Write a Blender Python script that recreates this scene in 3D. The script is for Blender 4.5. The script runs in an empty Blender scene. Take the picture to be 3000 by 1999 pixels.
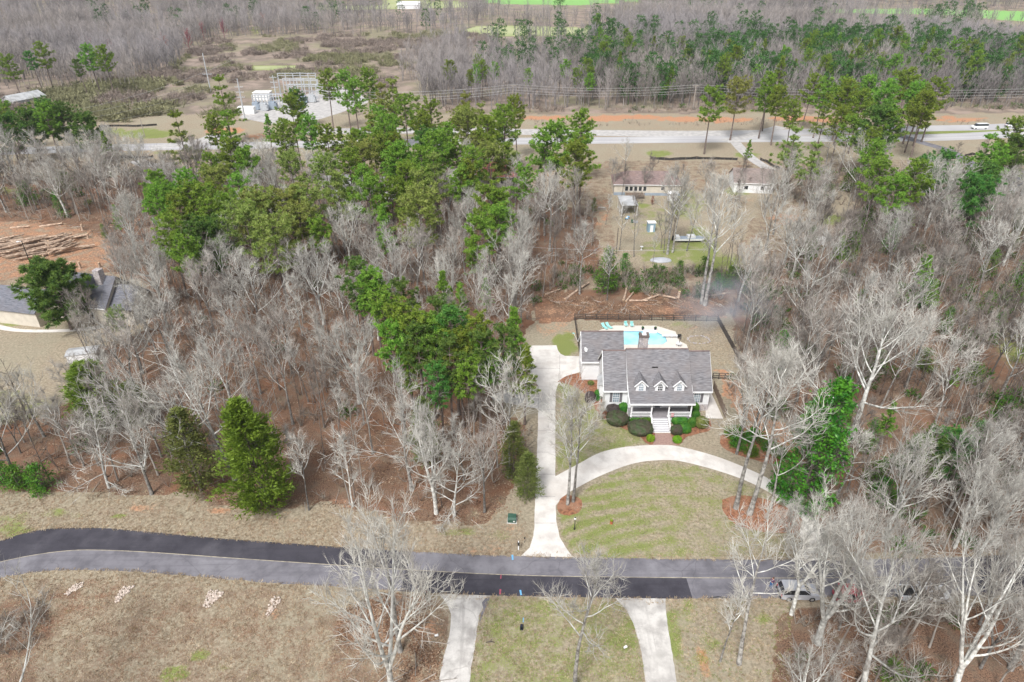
import bpy, bmesh, math, random
import numpy as np
from mathutils import Vector, Matrix
R = math.radians
SC = bpy.context.scene
COL = SC.collection
random.seed(7)

# ---------------------------------------------------------------- camera, sky, sun, exposure
CAM_H, CAM_T, CAM_F = 68.0, R(31.0), 2000.0
cd = bpy.data.cameras.new("Camera")
cam = bpy.data.objects.new("Camera", cd)
COL.objects.link(cam)
cam.location = (0, 0, CAM_H)
cam.rotation_euler = (R(90) - CAM_T, 0, 0)
cd.sensor_width = 36.0
cd.lens = 24.0
cd.clip_start = 0.5
cd.clip_end = 9000.0
SC.camera = cam

SUN_EL, SUN_AZ = R(52), R(205)          # azimuth clockwise from +Y
w = bpy.data.worlds.new("World")
SC.world = w
w.use_nodes = True
wt = w.node_tree
bg = wt.nodes["Background"]
sky = wt.nodes.new("ShaderNodeTexSky")
sky.sky_type = 'NISHITA'
sky.sun_disc = False
sky.sun_elevation = SUN_EL
sky.sun_rotation = SUN_AZ
sky.dust_density = 3.0
hs = wt.nodes.new("ShaderNodeHueSaturation")
hs.inputs["Saturation"].default_value = 0.32     # an overcast sky is nearly grey
wt.links.new(sky.outputs[0], hs.inputs["Color"])
wt.links.new(hs.outputs[0], bg.inputs[0])
bg.inputs[1].default_value = 0.135

sd = bpy.data.lights.new("Sun", 'SUN')
sd.energy = 2.5
sd.angle = R(14)
sd.color = (1.0, 0.985, 0.965)
sun = bpy.data.objects.new("Sun", sd)
COL.objects.link(sun)
sv = Vector((math.sin(SUN_AZ) * math.cos(SUN_EL), math.cos(SUN_AZ) * math.cos(SUN_EL), math.sin(SUN_EL)))
sun.rotation_euler = sv.to_track_quat('Z', 'Y').to_euler()
SC.view_settings.view_transform = 'Standard'
SC.view_settings.look = 'None'
SC.view_settings.exposure = 0.50
SC.view_settings.gamma = 1.0
SC.render.engine = 'CYCLES'
SC.cycles.use_denoising = True
SC.cycles.max_bounces = 6
SC.cycles.diffuse_bounces = 3
SC.cycles.volume_bounces = 1
SC.cycles.volume_step_rate = 2.0

# ---------------------------------------------------------------- photograph pixel <-> world
CT, ST = math.cos(CAM_T), math.sin(CAM_T)

def hill(x, y):
    """ground height: flat near the houses, rolling far away"""
    x = np.asarray(x, float); y = np.asarray(y, float)
    k = np.clip((y - 345.0) / 260.0, 0, 1); k = k * k * (3 - 2 * k)
    far = np.clip((y - 800.0) / 1500.0, 0, 1)
    return k * (2.2 * np.sin(x / 90.0 + 1.3) + 2.0 * np.sin(y / 75.0 + x / 160.0) + 1.5) + far * 60.0

def px(x, y, z=0.0):
    """world point on the level z seen at photograph pixel (x, y) of 3000 x 1999"""
    u = (x - 1500.0) / CAM_F; v = (999.5 - y) / CAM_F
    dy = CT + v * ST; dz = -ST + v * CT
    zz = z
    for _ in range(6):
        t = (zz - CAM_H) / dz
        zz = z + float(hill(u * t, dy * t))
    return Vector((u * t, dy * t, zz))

def proj(X, Y, Z):
    X = np.asarray(X, float); Y = np.asarray(Y, float); q = np.asarray(Z, float) - CAM_H
    dep = np.maximum(Y * CT - q * ST, 0.5)
    return 1500.0 + CAM_F * X / dep, 999.5 - CAM_F * (Y * ST + q * CT) / dep

def inpoly(x, y, poly):
    x = np.asarray(x, float); y = np.asarray(y, float)
    r = np.zeros(x.shape, bool)
    n = len(poly)
    for i in range(n):
        x0, y0 = poly[i]; x1, y1 = poly[(i + 1) % n]
        if y0 == y1: continue
        c = ((y0 > y) != (y1 > y)) & (x < (x1 - x0) * (y - y0) / (y1 - y0) + x0)
        r ^= c
    return r

def vnoise(x, y, s, seed=0):
    """smooth value noise in [0,1]"""
    x = np.asarray(x, float) / s; y = np.asarray(y, float) / s
    xi = np.floor(x).astype(np.int64); yi = np.floor(y).astype(np.int64)
    fx = x - xi; fy = y - yi
    fx = fx * fx * (3 - 2 * fx); fy = fy * fy * (3 - 2 * fy)
    def h(a, b):
        n = (a * 374761393 + b * 668265263 + seed * 974711) & 0x7fffffff
        n = ((n ^ (n >> 13)) * 1274126177) & 0x7fffffff
        return ((n ^ (n >> 16)) & 0xffff) / 65535.0
    a = h(xi, yi); b = h(xi + 1, yi); c = h(xi, yi + 1); d = h(xi + 1, yi + 1)
    return (a * (1 - fx) + b * fx) * (1 - fy) + (c * (1 - fx) + d * fx) * fy

# ---------------------------------------------------------------- objects
def tag(o, label=None, cat=None, group=None, kind=None):
    if label: o["label"] = label
    if cat: o["category"] = cat
    if group: o["group"] = group
    if kind: o["kind"] = kind
    return o

def thing(name, label, cat, loc=(0, 0, 0), rz=0.0, group=None):
    o = bpy.data.objects.new(name, None)
    o.empty_display_size = 0.3
    COL.objects.link(o)
    o.location = loc
    o.rotation_euler = (0, 0, rz)
    return tag(o, label, cat, group)

def dup(root, loc, rz=None, scale=None, label=None, group=None):
    """a copy of a thing with its parts and sub-parts, sharing their meshes"""
    r = root.copy(); COL.objects.link(r); r.location = loc
    if rz is not None: r.rotation_euler = (0, 0, rz)
    if scale is not None: r.scale = scale if hasattr(scale, '__len__') else (scale,) * 3
    if label: r["label"] = label
    if group: r["group"] = group
    for ch in list(root.children):
        c = ch.copy(); COL.objects.link(c); c.parent = r
        for g in list(ch.children):
            d = g.copy(); COL.objects.link(d); d.parent = c
    return r

class MB:
    """collects shapes and links them as ONE mesh object"""
    def __init__(s):
        s.v = []; s.f = []; s.m = []
    def add(s, vs, fs, mi=0):
        b = len(s.v)
        s.v.extend([tuple(q) for q in vs])
        for f in fs:
            s.f.append(tuple(i + b for i in f)); s.m.append(mi)
        return s
    def box(s, c, d, rz=0.0, mi=0, taper=(1, 1)):
        cx, cy, cz = c; a, b, h = d[0] / 2, d[1] / 2, d[2] / 2
        vs = []
        for z, kx, ky in ((-h, 1, 1), (h, taper[0], taper[1])):
            for sx, sy in ((-1, -1), (1, -1), (1, 1), (-1, 1)):
                X, Y = sx * a * kx, sy * b * ky
                vs.append((cx + X * math.cos(rz) - Y * math.sin(rz), cy + X * math.sin(rz) + Y * math.cos(rz), cz + z))
        return s.add(vs, [(3, 2, 1, 0), (4, 5, 6, 7), (0, 1, 5, 4), (1, 2, 6, 5), (2, 3, 7, 6), (3, 0, 4, 7)], mi)
    def b2(s, x0, x1, y0, y1, z0, z1, mi=0):
        return s.box(((x0 + x1) / 2, (y0 + y1) / 2, (z0 + z1) / 2), (x1 - x0, y1 - y0, z1 - z0), 0, mi)
    def path(s, pts, rad, n=5, mi=0, cap=True):
        pts = [Vector(p) for p in pts]
        rings = []
        b = len(s.v)
        up = Vector((0.31, 0.17, 0.93))
        for i, p in enumerate(pts):
            d = (pts[min(i + 1, len(pts) - 1)] - pts[max(i - 1, 0)])
            if d.length < 1e-6: d = Vector((0, 0, 1))
            d.normalize()
            a = d.cross(up)
            if a.length < 0.05: a = d.cross(Vector((1, 0, 0)))
            a.normalize(); c = d.cross(a)
            r = rad[i]
            for k in range(n):
                t = 2 * math.pi * k / n
                s.v.append(tuple(p + a * (math.cos(t) * r) + c * (math.sin(t) * r)))
        for i in range(len(pts) - 1):
            for k in range(n):
                k2 = (k + 1) % n
                s.f.append((b + i * n + k, b + i * n + k2, b + (i + 1) * n + k2, b + (i + 1) * n + k)); s.m.append(mi)
        if cap:
            s.f.append(tuple(b + k for k in range(n))[::-1]); s.m.append(mi)
            e = b + (len(pts) - 1) * n
            s.f.append(tuple(e + k for k in range(n))); s.m.append(mi)
        return s
    def twig(s, p, q, r, mi=0):
        d = q - p
        a = d.cross(Vector((0.2, 0.5, 0.84)))
        if a.length < 1e-4: a = Vector((1, 0, 0))
        a.normalize(); c = d.cross(a).normalized()
        b = len(s.v)
        for t in (0, 2.094, 4.189):
            s.v.append(tuple(p + a * (math.cos(t) * r) + c * (math.sin(t) * r)))
        s.v.append(tuple(q))
        for k in range(3):
            s.f.append((b + k, b + (k + 1) % 3, b + 3)); s.m.append(mi)
    def prism(s, poly, z0, z1, mi=0):
        n = len(poly)
        vs = [(x, y, z0) for x, y in poly] + [(x, y, z1) for x, y in poly]
        fs = [tuple(range(n))[::-1], tuple(range(n, 2 * n))]
        fs += [(i, (i + 1) % n, n + (i + 1) % n, n + i) for i in range(n)]
        return s.add(vs, fs, mi)
    def wheel(s, c, r, wd, axis='y', n=14, mi=0):
        c = Vector(c); a = Vector((0, wd / 2, 0)) if axis == 'y' else Vector((wd / 2, 0, 0))
        return s.path([c - a, c + a], [r, r], n, mi)
    def build(s, name, mats, parent=None, smooth=False, tri=False):
        me = bpy.data.meshes.new(name)
        me.from_pydata(s.v, [], s.f)
        if not isinstance(mats, (list, tuple)): mats = [mats]
        for m in mats: me.materials.append(m)
        if len(mats) > 1: me.polygons.foreach_set("material_index", s.m)
        if smooth: me.polygons.foreach_set("use_smooth", [True] * len(s.f))
        me.update()
        if tri:
            bm = bmesh.new(); bm.from_mesh(me)
            bmesh.ops.triangulate(bm, faces=bm.faces)
            bmesh.ops.recalc_face_normals(bm, faces=bm.faces)
            bm.to_mesh(me); bm.free()
        o = bpy.data.objects.new(name, me)
        COL.objects.link(o)
        if parent: o.parent = parent
        return o

# ---------------------------------------------------------------- materials
def mat(name, c1, c2=None, scale=2.0, detail=4.0, rough=0.85, bump=0.0, vary=0.0, metal=0.0, c3=None, scale3=0.3, stretch=None, coords="Object", lo=0.35, hi=0.65, spec=0.3):
    """procedural material: noise between c1 and c2, a second large-scale noise towards c3, per-object value variation"""
    m = bpy.data.materials.new(name); m.use_nodes = True
    t = m.node_tree; N = t.nodes; L = t.links
    b = N["Principled BSDF"]
    b.inputs["Roughness"].default_value = rough
    b.inputs["Metallic"].default_value = metal
    b.inputs["Specular IOR Level"].default_value = spec
    c2 = c2 or tuple(x * 0.85 for x in c1)
    tc = N.new("ShaderNodeTexCoord"); src = tc.outputs[coords]
    if stretch:
        mp = N.new("ShaderNodeMapping"); mp.inputs["Scale"].default_value = stretch
        L.new(src, mp.inputs[0]); src = mp.outputs[0]
    def nz(sc, det):
        n = N.new("ShaderNodeTexNoise"); n.inputs["Scale"].default_value = sc; n.inputs["Detail"].default_value = det
        L.new(src, n.inputs["Vector"]); return n
    def ramp(n, a, bb):
        r = N.new("ShaderNodeMapRange"); r.inputs[1].default_value = a; r.inputs[2].default_value = bb
        L.new(n.outputs[0], r.inputs[0]); return r.outputs[0]
    def mix(f, A, B):
        x = N.new("ShaderNodeMix"); x.data_type = 'RGBA'
        if hasattr(f, "is_linked"): L.new(f, x.inputs[0])
        else: x.inputs[0].default_value = f
        for val, inp in ((A, x.inputs[6]), (B, x.inputs[7])):
            if hasattr(val, "is_linked"): L.new(val, inp)
            else: inp.default_value = (*val, 1)
        return x.outputs[2]
    n1 = nz(scale, detail)
    col = mix(ramp(n1, lo, hi), c1, c2)
    if c3: col = mix(ramp(nz(scale3, 3.0), 0.45, 0.7), col, c3)
    if vary:
        oi = N.new("ShaderNodeObjectInfo")
        mr = N.new("ShaderNodeMapRange"); mr.inputs[3].default_value = 1 - vary; mr.inputs[4].default_value = 1 + vary
        L.new(oi.outputs["Random"], mr.inputs[0])
        h = N.new("ShaderNodeHueSaturation"); L.new(col, h.inputs["Color"]); L.new(mr.outputs[0], h.inputs["Value"])
        col = h.outputs[0]
    L.new(col, b.inputs["Base Color"])
    if bump:
        bp = N.new("ShaderNodeBump"); bp.inputs["Strength"].default_value = bump; bp.inputs["Distance"].default_value = 0.05
        L.new(n1.outputs[0], bp.inputs["Height"]); L.new(bp.outputs[0], b.inputs["Normal"])
    return m

def leafmat(name, ca, cb, vary=0.2, rough=0.6):
    """foliage: clump-to-clump variation, back faces lit through"""
    m = bpy.data.materials.new(name); m.use_nodes = True
    t = m.node_tree; N = t.nodes; L = t.links
    b = N["Principled BSDF"]; b.inputs["Roughness"].default_value = rough; b.inputs["Specular IOR Level"].default_value = 0.25
    tc = N.new("ShaderNodeTexCoord")
    n = N.new("ShaderNodeTexNoise"); n.inputs["Scale"].default_value = 1.1; n.inputs["Detail"].default_value = 6.0
    L.new(tc.outputs["Object"], n.inputs["Vector"])
    r = N.new("ShaderNodeMapRange"); r.inputs[1].default_value = 0.36; r.inputs[2].default_value = 0.64
    L.new(n.outputs[0], r.inputs[0])
    x = N.new("ShaderNodeMix"); x.data_type = 'RGBA'
    x.inputs[6].default_value = (*ca, 1); x.inputs[7].default_value = (*cb, 1)
    L.new(r.outputs[0], x.inputs[0])
    oi = N.new("ShaderNodeObjectInfo")
    mr = N.new("ShaderNodeMapRange"); mr.inputs[3].default_value = 1 - vary; mr.inputs[4].default_value = 1 + vary
    L.new(oi.outputs["Random"], mr.inputs[0])
    h = N.new("ShaderNodeHueSaturation"); L.new(x.outputs[2], h.inputs["Color"]); L.new(mr.outputs[0], h.inputs["Value"])
    mh = N.new("ShaderNodeMapRange"); mh.inputs[3].default_value = 0.47; mh.inputs[4].default_value = 0.53
    L.new(oi.outputs["Random"], mh.inputs[0]); L.new(mh.outputs[0], h.inputs["Hue"])
    L.new(h.outputs[0], b.inputs["Base Color"])
    tr = N.new("ShaderNodeBsdfTranslucent"); L.new(h.outputs[0], tr.inputs[0])
    ms = N.new("ShaderNodeMixShader"); ms.inputs[0].default_value = 0.25
    L.new(b.outputs[0], ms.inputs[1]); L.new(tr.outputs[0], ms.inputs[2])
    L.new(ms.outputs[0], N["Material Output"].inputs[0])
    return m

M = {}
M['bark_pale'] = mat("bark_pale", (0.70, 0.70, 0.66), (0.30, 0.29, 0.265), 1.6, 5, vary=0.22)
M['bark_stem'] = mat("bark_stem", (0.26, 0.245, 0.225), (0.085, 0.077, 0.07), 1.6, 6, vary=0.25)
M['twig_pale'] = mat("twig_pale", (0.52, 0.505, 0.46), (0.31, 0.29, 0.26), 0.5, 3, vary=0.2)
M['twig_warm'] = mat("twig_warm", (0.41, 0.375, 0.335), (0.26, 0.23, 0.205), 0.5, 3, vary=0.2)
M['bark_dark'] = mat("bark_dark", (0.17, 0.14, 0.12), (0.075, 0.06, 0.052), 3.0, 5, vary=0.2)
M['bark_mid'] = mat("bark_mid", (0.40, 0.385, 0.355), (0.11, 0.10, 0.092), 2.0, 6, vary=0.2)
M['bark_pine'] = mat("bark_pine", (0.22, 0.17, 0.145), (0.10, 0.078, 0.07), 3.0, 5, vary=0.2)
M['needles'] = leafmat("needles", (0.11, 0.215, 0.02), (0.265, 0.385, 0.052), 0.22)
M['needles_deep'] = leafmat("needles_deep", (0.06, 0.155, 0.028), (0.15, 0.265, 0.046), 0.2)
M['needles_yellow'] = leafmat("needles_yellow", (0.17, 0.235, 0.04), (0.32, 0.37, 0.095), 0.15)
M['cedar_green'] = leafmat("cedar_green", (0.075, 0.175, 0.015), (0.17, 0.315, 0.036), 0.1)
M['cedar_dull'] = leafmat("cedar_dull", (0.11, 0.15, 0.035), (0.20, 0.24, 0.065), 0.12)
M['broadleaf'] = leafmat("broadleaf", (0.035, 0.12, 0.012), (0.135, 0.27, 0.022), 0.15, 0.4)
M['boxwood'] = leafmat("boxwood", (0.045, 0.145, 0.018), (0.12, 0.25, 0.03), 0.1)
M['boxwood_lime'] = leafmat("boxwood_lime", (0.14, 0.26, 0.014), (0.24, 0.38, 0.022), 0.05)
M['boxwood_bronze'] = leafmat("boxwood_bronze", (0.085, 0.062, 0.052), (0.075, 0.10, 0.04), 0.06)
M['boxwood_purple'] = leafmat("boxwood_purple", (0.07, 0.052, 0.052), (0.11, 0.085, 0.08), 0.06)
M['brown_leaf'] = leafmat("brown_leaf", (0.25, 0.10, 0.045), (0.33, 0.15, 0.07), 0.1)
M['red_bud'] = leafmat("red_bud", (0.28, 0.085, 0.095), (0.36, 0.14, 0.14), 0.15)

def paved(name, base, dark, light, fleck, cracks=0.0, track=None, fleck_amt=0.5):
    """concrete / asphalt with stains, tyre-dark lanes, flecks of leaf and grit, hairline cracks"""
    m = bpy.data.materials.new(name); m.use_nodes = True
    t = m.node_tree; N = t.nodes; L = t.links; b = N["Principled BSDF"]; b.inputs["Roughness"].default_value = .92; b.inputs["Specular IOR Level"].default_value = .25
    g = N.new("ShaderNodeNewGeometry")
    def nz(sc, det=5, st=None, rough=.6):
        n = N.new("ShaderNodeTexNoise"); n.inputs["Scale"].default_value = sc; n.inputs["Detail"].default_value = det; n.inputs["Roughness"].default_value = rough; v = g.outputs["Position"]
        if st: mp = N.new("ShaderNodeMapping"); mp.inputs["Scale"].default_value = st; L.new(v, mp.inputs[0]); v = mp.outputs[0]
        L.new(v, n.inputs["Vector"]); return n.outputs[0]
    def mr(v, a, c, lo=0., hi=1.):
        r = N.new("ShaderNodeMapRange"); r.interpolation_type = 'SMOOTHSTEP'
        for i, q in ((1, a), (2, c), (3, lo), (4, hi)): r.inputs[i].default_value = q
        L.new(v, r.inputs[0]); return r.outputs[0]
    def mix(f, A, B):
        x = N.new("ShaderNodeMix"); x.data_type = 'RGBA'; L.new(f, x.inputs[0])
        for val, inp in ((A, x.inputs[6]), (B, x.inputs[7])):
            if hasattr(val, "is_linked"): L.new(val, inp)
            else: inp.default_value = (*val, 1)
        return x.outputs[2]
    col = mix(mr(nz(.5, 7), .38, .70), base, dark)
    col = mix(mr(nz(.16, 5), .48, .72, 0, .75), col, light)
    if track: col = mix(mr(nz(1.0, 6, track), .50, .72, 0, .7), col, dark)
    col = mix(mr(nz(3.2, 6), .52, .75, 0, .4), col, dark)
    col = mix(mr(nz(5.0, 3, None, .8), .62, .70, 0, fleck_amt), col, fleck)
    if cracks:
        v = N.new("ShaderNodeTexVoronoi"); v.feature = 'DISTANCE_TO_EDGE'; v.inputs["Scale"].default_value = .085
        w_ = N.new("ShaderNodeVectorMath"); w_.operation = 'ADD'; n2 = N.new("ShaderNodeTexNoise"); n2.inputs["Scale"].default_value = .5; L.new(g.outputs["Position"], n2.inputs["Vector"]); L.new(g.outputs["Position"], w_.inputs[0]); L.new(n2.outputs["Color"], w_.inputs[1]); L.new(w_.outputs[0], v.inputs["Vector"])
        col = mix(mr(v.outputs["Distance"], .001, .006, cracks, 0), col, fleck)
    L.new(col, b.inputs["Base Color"])
    return m
M['concrete'] = paved("concrete", (0.67, 0.64, 0.60), (0.52, 0.485, 0.45), (0.60, 0.55, 0.50), (0.26, 0.21, 0.17), fleck_amt=.6)
M['concrete_old'] = paved("concrete_old", (0.60, 0.575, 0.54), (0.34, 0.32, 0.30), (0.45, 0.43, 0.40), (0.20, 0.18, 0.16), .3, (1.5, .12, 1))
M['asphalt_new'] = paved("asphalt_new", (0.060, 0.057, 0.070), (0.042, 0.040, 0.050), (0.11, 0.105, 0.12), (0.16, 0.15, 0.15), track=(.06, 1.6, 1), fleck_amt=.35)
M['asphalt_old'] = paved("asphalt_old", (0.195, 0.188, 0.208), (0.125, 0.12, 0.135), (0.265, 0.258, 0.278), (0.085, 0.08, 0.09), .35, (.06, 1.6, 1), .45)
M['highway'] = mat("highway", (0.46, 0.45, 0.45), (0.38, 0.37, 0.38), 0.05, 6, 0.9)
M['line_tan'] = mat("line_tan", (0.46, 0.41, 0.31), (0.26, 0.23, 0.19), 1.5, 5, 0.9)
M['paint_white'] = mat("paint_white", (0.75, 0.75, 0.73), (0.6, 0.6, 0.58), 3, 4, 0.8)
M['paint_blue'] = mat("paint_blue", (0.13, 0.40, 0.68), (0.18, 0.42, 0.65), 6, 4, 0.8)
M['paint_red'] = mat("paint_red", (0.42, 0.09, 0.14), (0.30, 0.08, 0.11), 6, 4, 0.8)
M['brick_path'] = mat("brick_path", (0.36, 0.24, 0.20), (0.28, 0.18, 0.155), 4.0, 4, 0.9, 0.1)
M['pine_straw'] = mat("pine_straw", (0.34, 0.155, 0.085), (0.16, 0.07, 0.042), 2.6, 8, 1.0, 0.5, c3=(0.30, 0.17, 0.11), scale3=0.6)
M['gravel'] = mat("gravel", (0.50, 0.48, 0.46), (0.36, 0.345, 0.335), 0.6, 8, 0.95)
M['siding'] = mat("siding", (0.78, 0.785, 0.79), (0.72, 0.725, 0.735), 1.0, 4, 0.6)
M['trim'] = mat("trim", (0.84, 0.84, 0.84), (0.80, 0.80, 0.80), 1.0, 3, 0.5)
M['stone'] = mat("stone", (0.36, 0.32, 0.30), (0.22, 0.195, 0.185), 4.0, 6, 0.9, 0.4, c3=(0.42, 0.39, 0.40), scale3=1.5)
M['stone_pale'] = mat("stone_pale", (0.54, 0.50, 0.50), (0.30, 0.275, 0.28), 3.6, 3, 0.9, 0.4, c3=(0.45, 0.40, 0.37), scale3=1.6, lo=0.42, hi=0.58)
M['stone_dark'] = mat("stone_dark", (0.20, 0.16, 0.14), (0.12, 0.10, 0.09), 5, 4, 0.9, 0.3)
M['glass'] = mat("glass", (0.22, 0.27, 0.31), (0.30, 0.36, 0.42), 1.2, 2, 0.08, spec=0.9)
M['glass_dark'] = mat("glass_dark", (0.02, 0.022, 0.026), (0.035, 0.04, 0.045), 2, 2, 0.08, spec=0.8)
M['shutter'] = mat("shutter", (0.17, 0.16, 0.175), (0.14, 0.135, 0.145), 3, 3, 0.6)
M['deck_grey'] = mat("deck_grey", (0.27, 0.255, 0.265), (0.225, 0.21, 0.22), 3, 4, 0.7)
M['tread_grey'] = mat("tread_grey", (0.42, 0.41, 0.43), (0.37, 0.36, 0.38), 3, 4, 0.7)
M['door_grey'] = mat("door_grey", (0.13, 0.14, 0.155), (0.10, 0.11, 0.12), 3, 3, 0.45)
M['pool_deck'] = mat("pool_deck", (0.68, 0.63, 0.56), (0.60, 0.55, 0.49), 0.8, 6, 0.9, c3=(0.64, 0.58, 0.53), scale3=0.3)
M['pool_water'] = mat("pool_water", (0.26, 0.66, 0.76), (0.40, 0.76, 0.83), 0.45, 3, 0.05, 0.03, c3=(0.52, 0.82, 0.87), scale3=0.13, spec=0.5)
M['pool_tile'] = mat("pool_tile", (0.06, 0.26, 0.40), (0.10, 0.34, 0.47), 6, 2, 0.3)
M['aqua'] = mat("aqua", (0.33, 0.66, 0.62), (0.27, 0.58, 0.55), 4, 2, 0.5)
M['white_plastic'] = mat("white_plastic", (0.80, 0.80, 0.79), (0.74, 0.74, 0.73), 2, 2, 0.4)
M['black_metal'] = mat("black_metal", (0.022, 0.021, 0.021), (0.034, 0.032, 0.03), 5, 3, 0.5)
M['black_fence'] = mat("black_fence", (0.060, 0.050, 0.044), (0.09, 0.075, 0.066), 3, 4, 0.8)
M['wood_fence'] = mat("wood_fence", (0.25, 0.185, 0.14), (0.16, 0.12, 0.09), 3, 4, 0.9)
M['pole_wood'] = mat("pole_wood", (0.42, 0.38, 0.34), (0.30, 0.265, 0.235), 2, 4, 0.9)
M['steel'] = mat("steel", (0.52, 0.54, 0.56), (0.44, 0.46, 0.48), 2, 3, 0.45, metal=0.2)
M['steel_blue'] = mat("steel_blue", (0.32, 0.37, 0.43), (0.25, 0.30, 0.36), 0.5, 3, 0.5)
M['wire'] = mat("wire", (0.50, 0.50, 0.49), (0.42, 0.42, 0.41), 1, 2, 0.5)
M['utility_green'] = mat("utility_green", (0.045, 0.105, 0.075), (0.035, 0.085, 0.06), 3, 4, 0.5)
M['blue_wall'] = mat("blue_wall", (0.26, 0.37, 0.44), (0.20, 0.30, 0.37), 2, 4, 0.7)
M['tin_roof'] = mat("tin_roof", (0.46, 0.47, 0.48), (0.31, 0.31, 0.31), 0.6, 5, 0.5, c3=(0.52, 0.52, 0.52), scale3=0.4)
M['beige_wall'] = mat("beige_wall", (0.58, 0.53, 0.45), (0.50, 0.455, 0.385), 1, 4, 0.8)
M['grey_wall'] = mat("grey_wall", (0.40, 0.385, 0.36), (0.33, 0.32, 0.30), 1, 4, 0.8)
M['red_roof'] = mat("red_roof", (0.50, 0.17, 0.14), (0.42, 0.14, 0.12), 0.6, 4, 0.7)
M['log'] = mat("log", (0.47, 0.36, 0.27), (0.24, 0.165, 0.12), 2.5, 5, 0.95, vary=0.3)
M['log_end'] = mat("log_end", (0.60, 0.44, 0.29), (0.50, 0.36, 0.24), 6, 3, 0.9)
M['rock'] = mat("rock", (0.62, 0.54, 0.47), (0.38, 0.30, 0.25), 4, 4, 0.9, 0.3)
M['silt'] = mat("silt", (0.030, 0.028, 0.027), (0.06, 0.056, 0.052), 1, 4, 0.9)
M['tyre'] = mat("tyre", (0.018, 0.018, 0.018), (0.028, 0.028, 0.028), 6, 2, 0.9)
M['hub'] = mat("hub", (0.45, 0.45, 0.46), (0.36, 0.36, 0.37), 6, 2, 0.35, metal=0.5)
M['car_white'] = mat("car_white", (0.82, 0.83, 0.84), (0.78, 0.79, 0.80), 1, 2, 0.3, spec=0.5)
M['car_silver'] = mat("car_silver", (0.50, 0.51, 0.56), (0.45, 0.46, 0.50), 1, 2, 0.3, metal=0.25, spec=0.5)
M['car_navy'] = mat("car_navy", (0.014, 0.018, 0.032), (0.020, 0.024, 0.04), 1, 2, 0.25, spec=0.6)
M['car_red'] = mat("car_red", (0.52, 0.055, 0.09), (0.46, 0.045, 0.075), 1, 2, 0.4, spec=0.5)
M['lamp_red'] = mat("lamp_red", (0.50, 0.02, 0.03), (0.42, 0.015, 0.025), 3, 2, 0.3)
M['lamp_clear'] = mat("lamp_clear", (0.75, 0.75, 0.72), (0.68, 0.68, 0.66), 3, 2, 0.2)
M['terracotta'] = mat("terracotta", (0.42, 0.13, 0.06), (0.34, 0.10, 0.05), 6, 3, 0.8)
M['skin'] = mat("skin", (0.48, 0.28, 0.21), (0.44, 0.25, 0.185), 8, 3, 0.6)
M['purple_cloth'] = mat("purple_cloth", (0.12, 0.045, 0.12), (0.09, 0.035, 0.09), 8, 3, 0.9)
M['denim'] = mat("denim", (0.04, 0.13, 0.30), (0.03, 0.10, 0.24), 8, 3, 0.9)
M['hair_brown'] = mat("hair_brown", (0.14, 0.075, 0.05), (0.10, 0.055, 0.04), 8, 3, 0.8)
M['tarp'] = mat("tarp", (0.46, 0.47, 0.50), (0.36, 0.37, 0.40), 1, 5, 0.6)
M['hide'] = mat("hide", (0.022, 0.020, 0.020), (0.035, 0.03, 0.028), 4, 3, 0.9)

def shingle(name, base):
    """asphalt shingles: courses across the slope, tab-to-tab variation"""
    m = bpy.data.materials.new(name); m.use_nodes = True
    t = m.node_tree; N = t.nodes; L = t.links
    b = N["Principled BSDF"]; b.inputs["Roughness"].default_value = 0.95; b.inputs["Specular IOR Level"].default_value = 0.2
    tc = N.new("ShaderNodeTexCoord")
    mp = N.new("ShaderNodeMapping"); mp.inputs["Scale"].default_value = (1.2, 6.5, 6.5)
    L.new(tc.outputs["Object"], mp.inputs[0])
    n = N.new("ShaderNodeTexNoise"); n.inputs["Scale"].default_value = 1.0; n.inputs["Detail"].default_value = 5
    L.new(mp.outputs[0], n.inputs["Vector"])
    n2 = N.new("ShaderNodeTexNoise"); n2.inputs["Scale"].default_value = 0.5; n2.inputs["Detail"].default_value = 3
    L.new(tc.outputs["Object"], n2.inputs["Vector"])
    r = N.new("ShaderNodeValToRGB"); e = r.color_ramp.elements
    e[0].position = 0.33; e[0].color = (*[x * 0.62 for x in base], 1)
    e[1].position = 0.68; e[1].color = (*[x * 1.32 for x in base], 1)
    L.new(n.outputs[0], r.inputs[0])
    x = N.new("ShaderNodeMix"); x.data_type = 'RGBA'; x.inputs[7].default_value = (base[0] * 1.12, base[1] * 1.02, base[2] * 0.94, 1)
    mr = N.new("ShaderNodeMapRange"); mr.inputs[1].default_value = 0.4; mr.inputs[2].default_value = 0.75; mr.inputs[4].default_value = 0.6
    L.new(n2.outputs[0], mr.inputs[0]); L.new(mr.outputs[0], x.inputs[0]); L.new(r.outputs[0], x.inputs[6])
    L.new(x.outputs[2], b.inputs["Base Color"])
    bp = N.new("ShaderNodeBump"); bp.inputs["Strength"].default_value = 0.4; bp.inputs["Distance"].default_value = 0.03
    L.new(n.outputs[0], bp.inputs["Height"]); L.new(bp.outputs[0], b.inputs["Normal"])
    return m
M['shingle'] = shingle("shingle_grey", (0.195, 0.19, 0.20))
M['shingle_slate'] = shingle("shingle_slate", (0.15, 0.155, 0.18))
M['shingle_brown'] = shingle("shingle_brown", (0.22, 0.165, 0.155))
M['shingle_old'] = shingle("shingle_old", (0.24, 0.20, 0.185))
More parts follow.
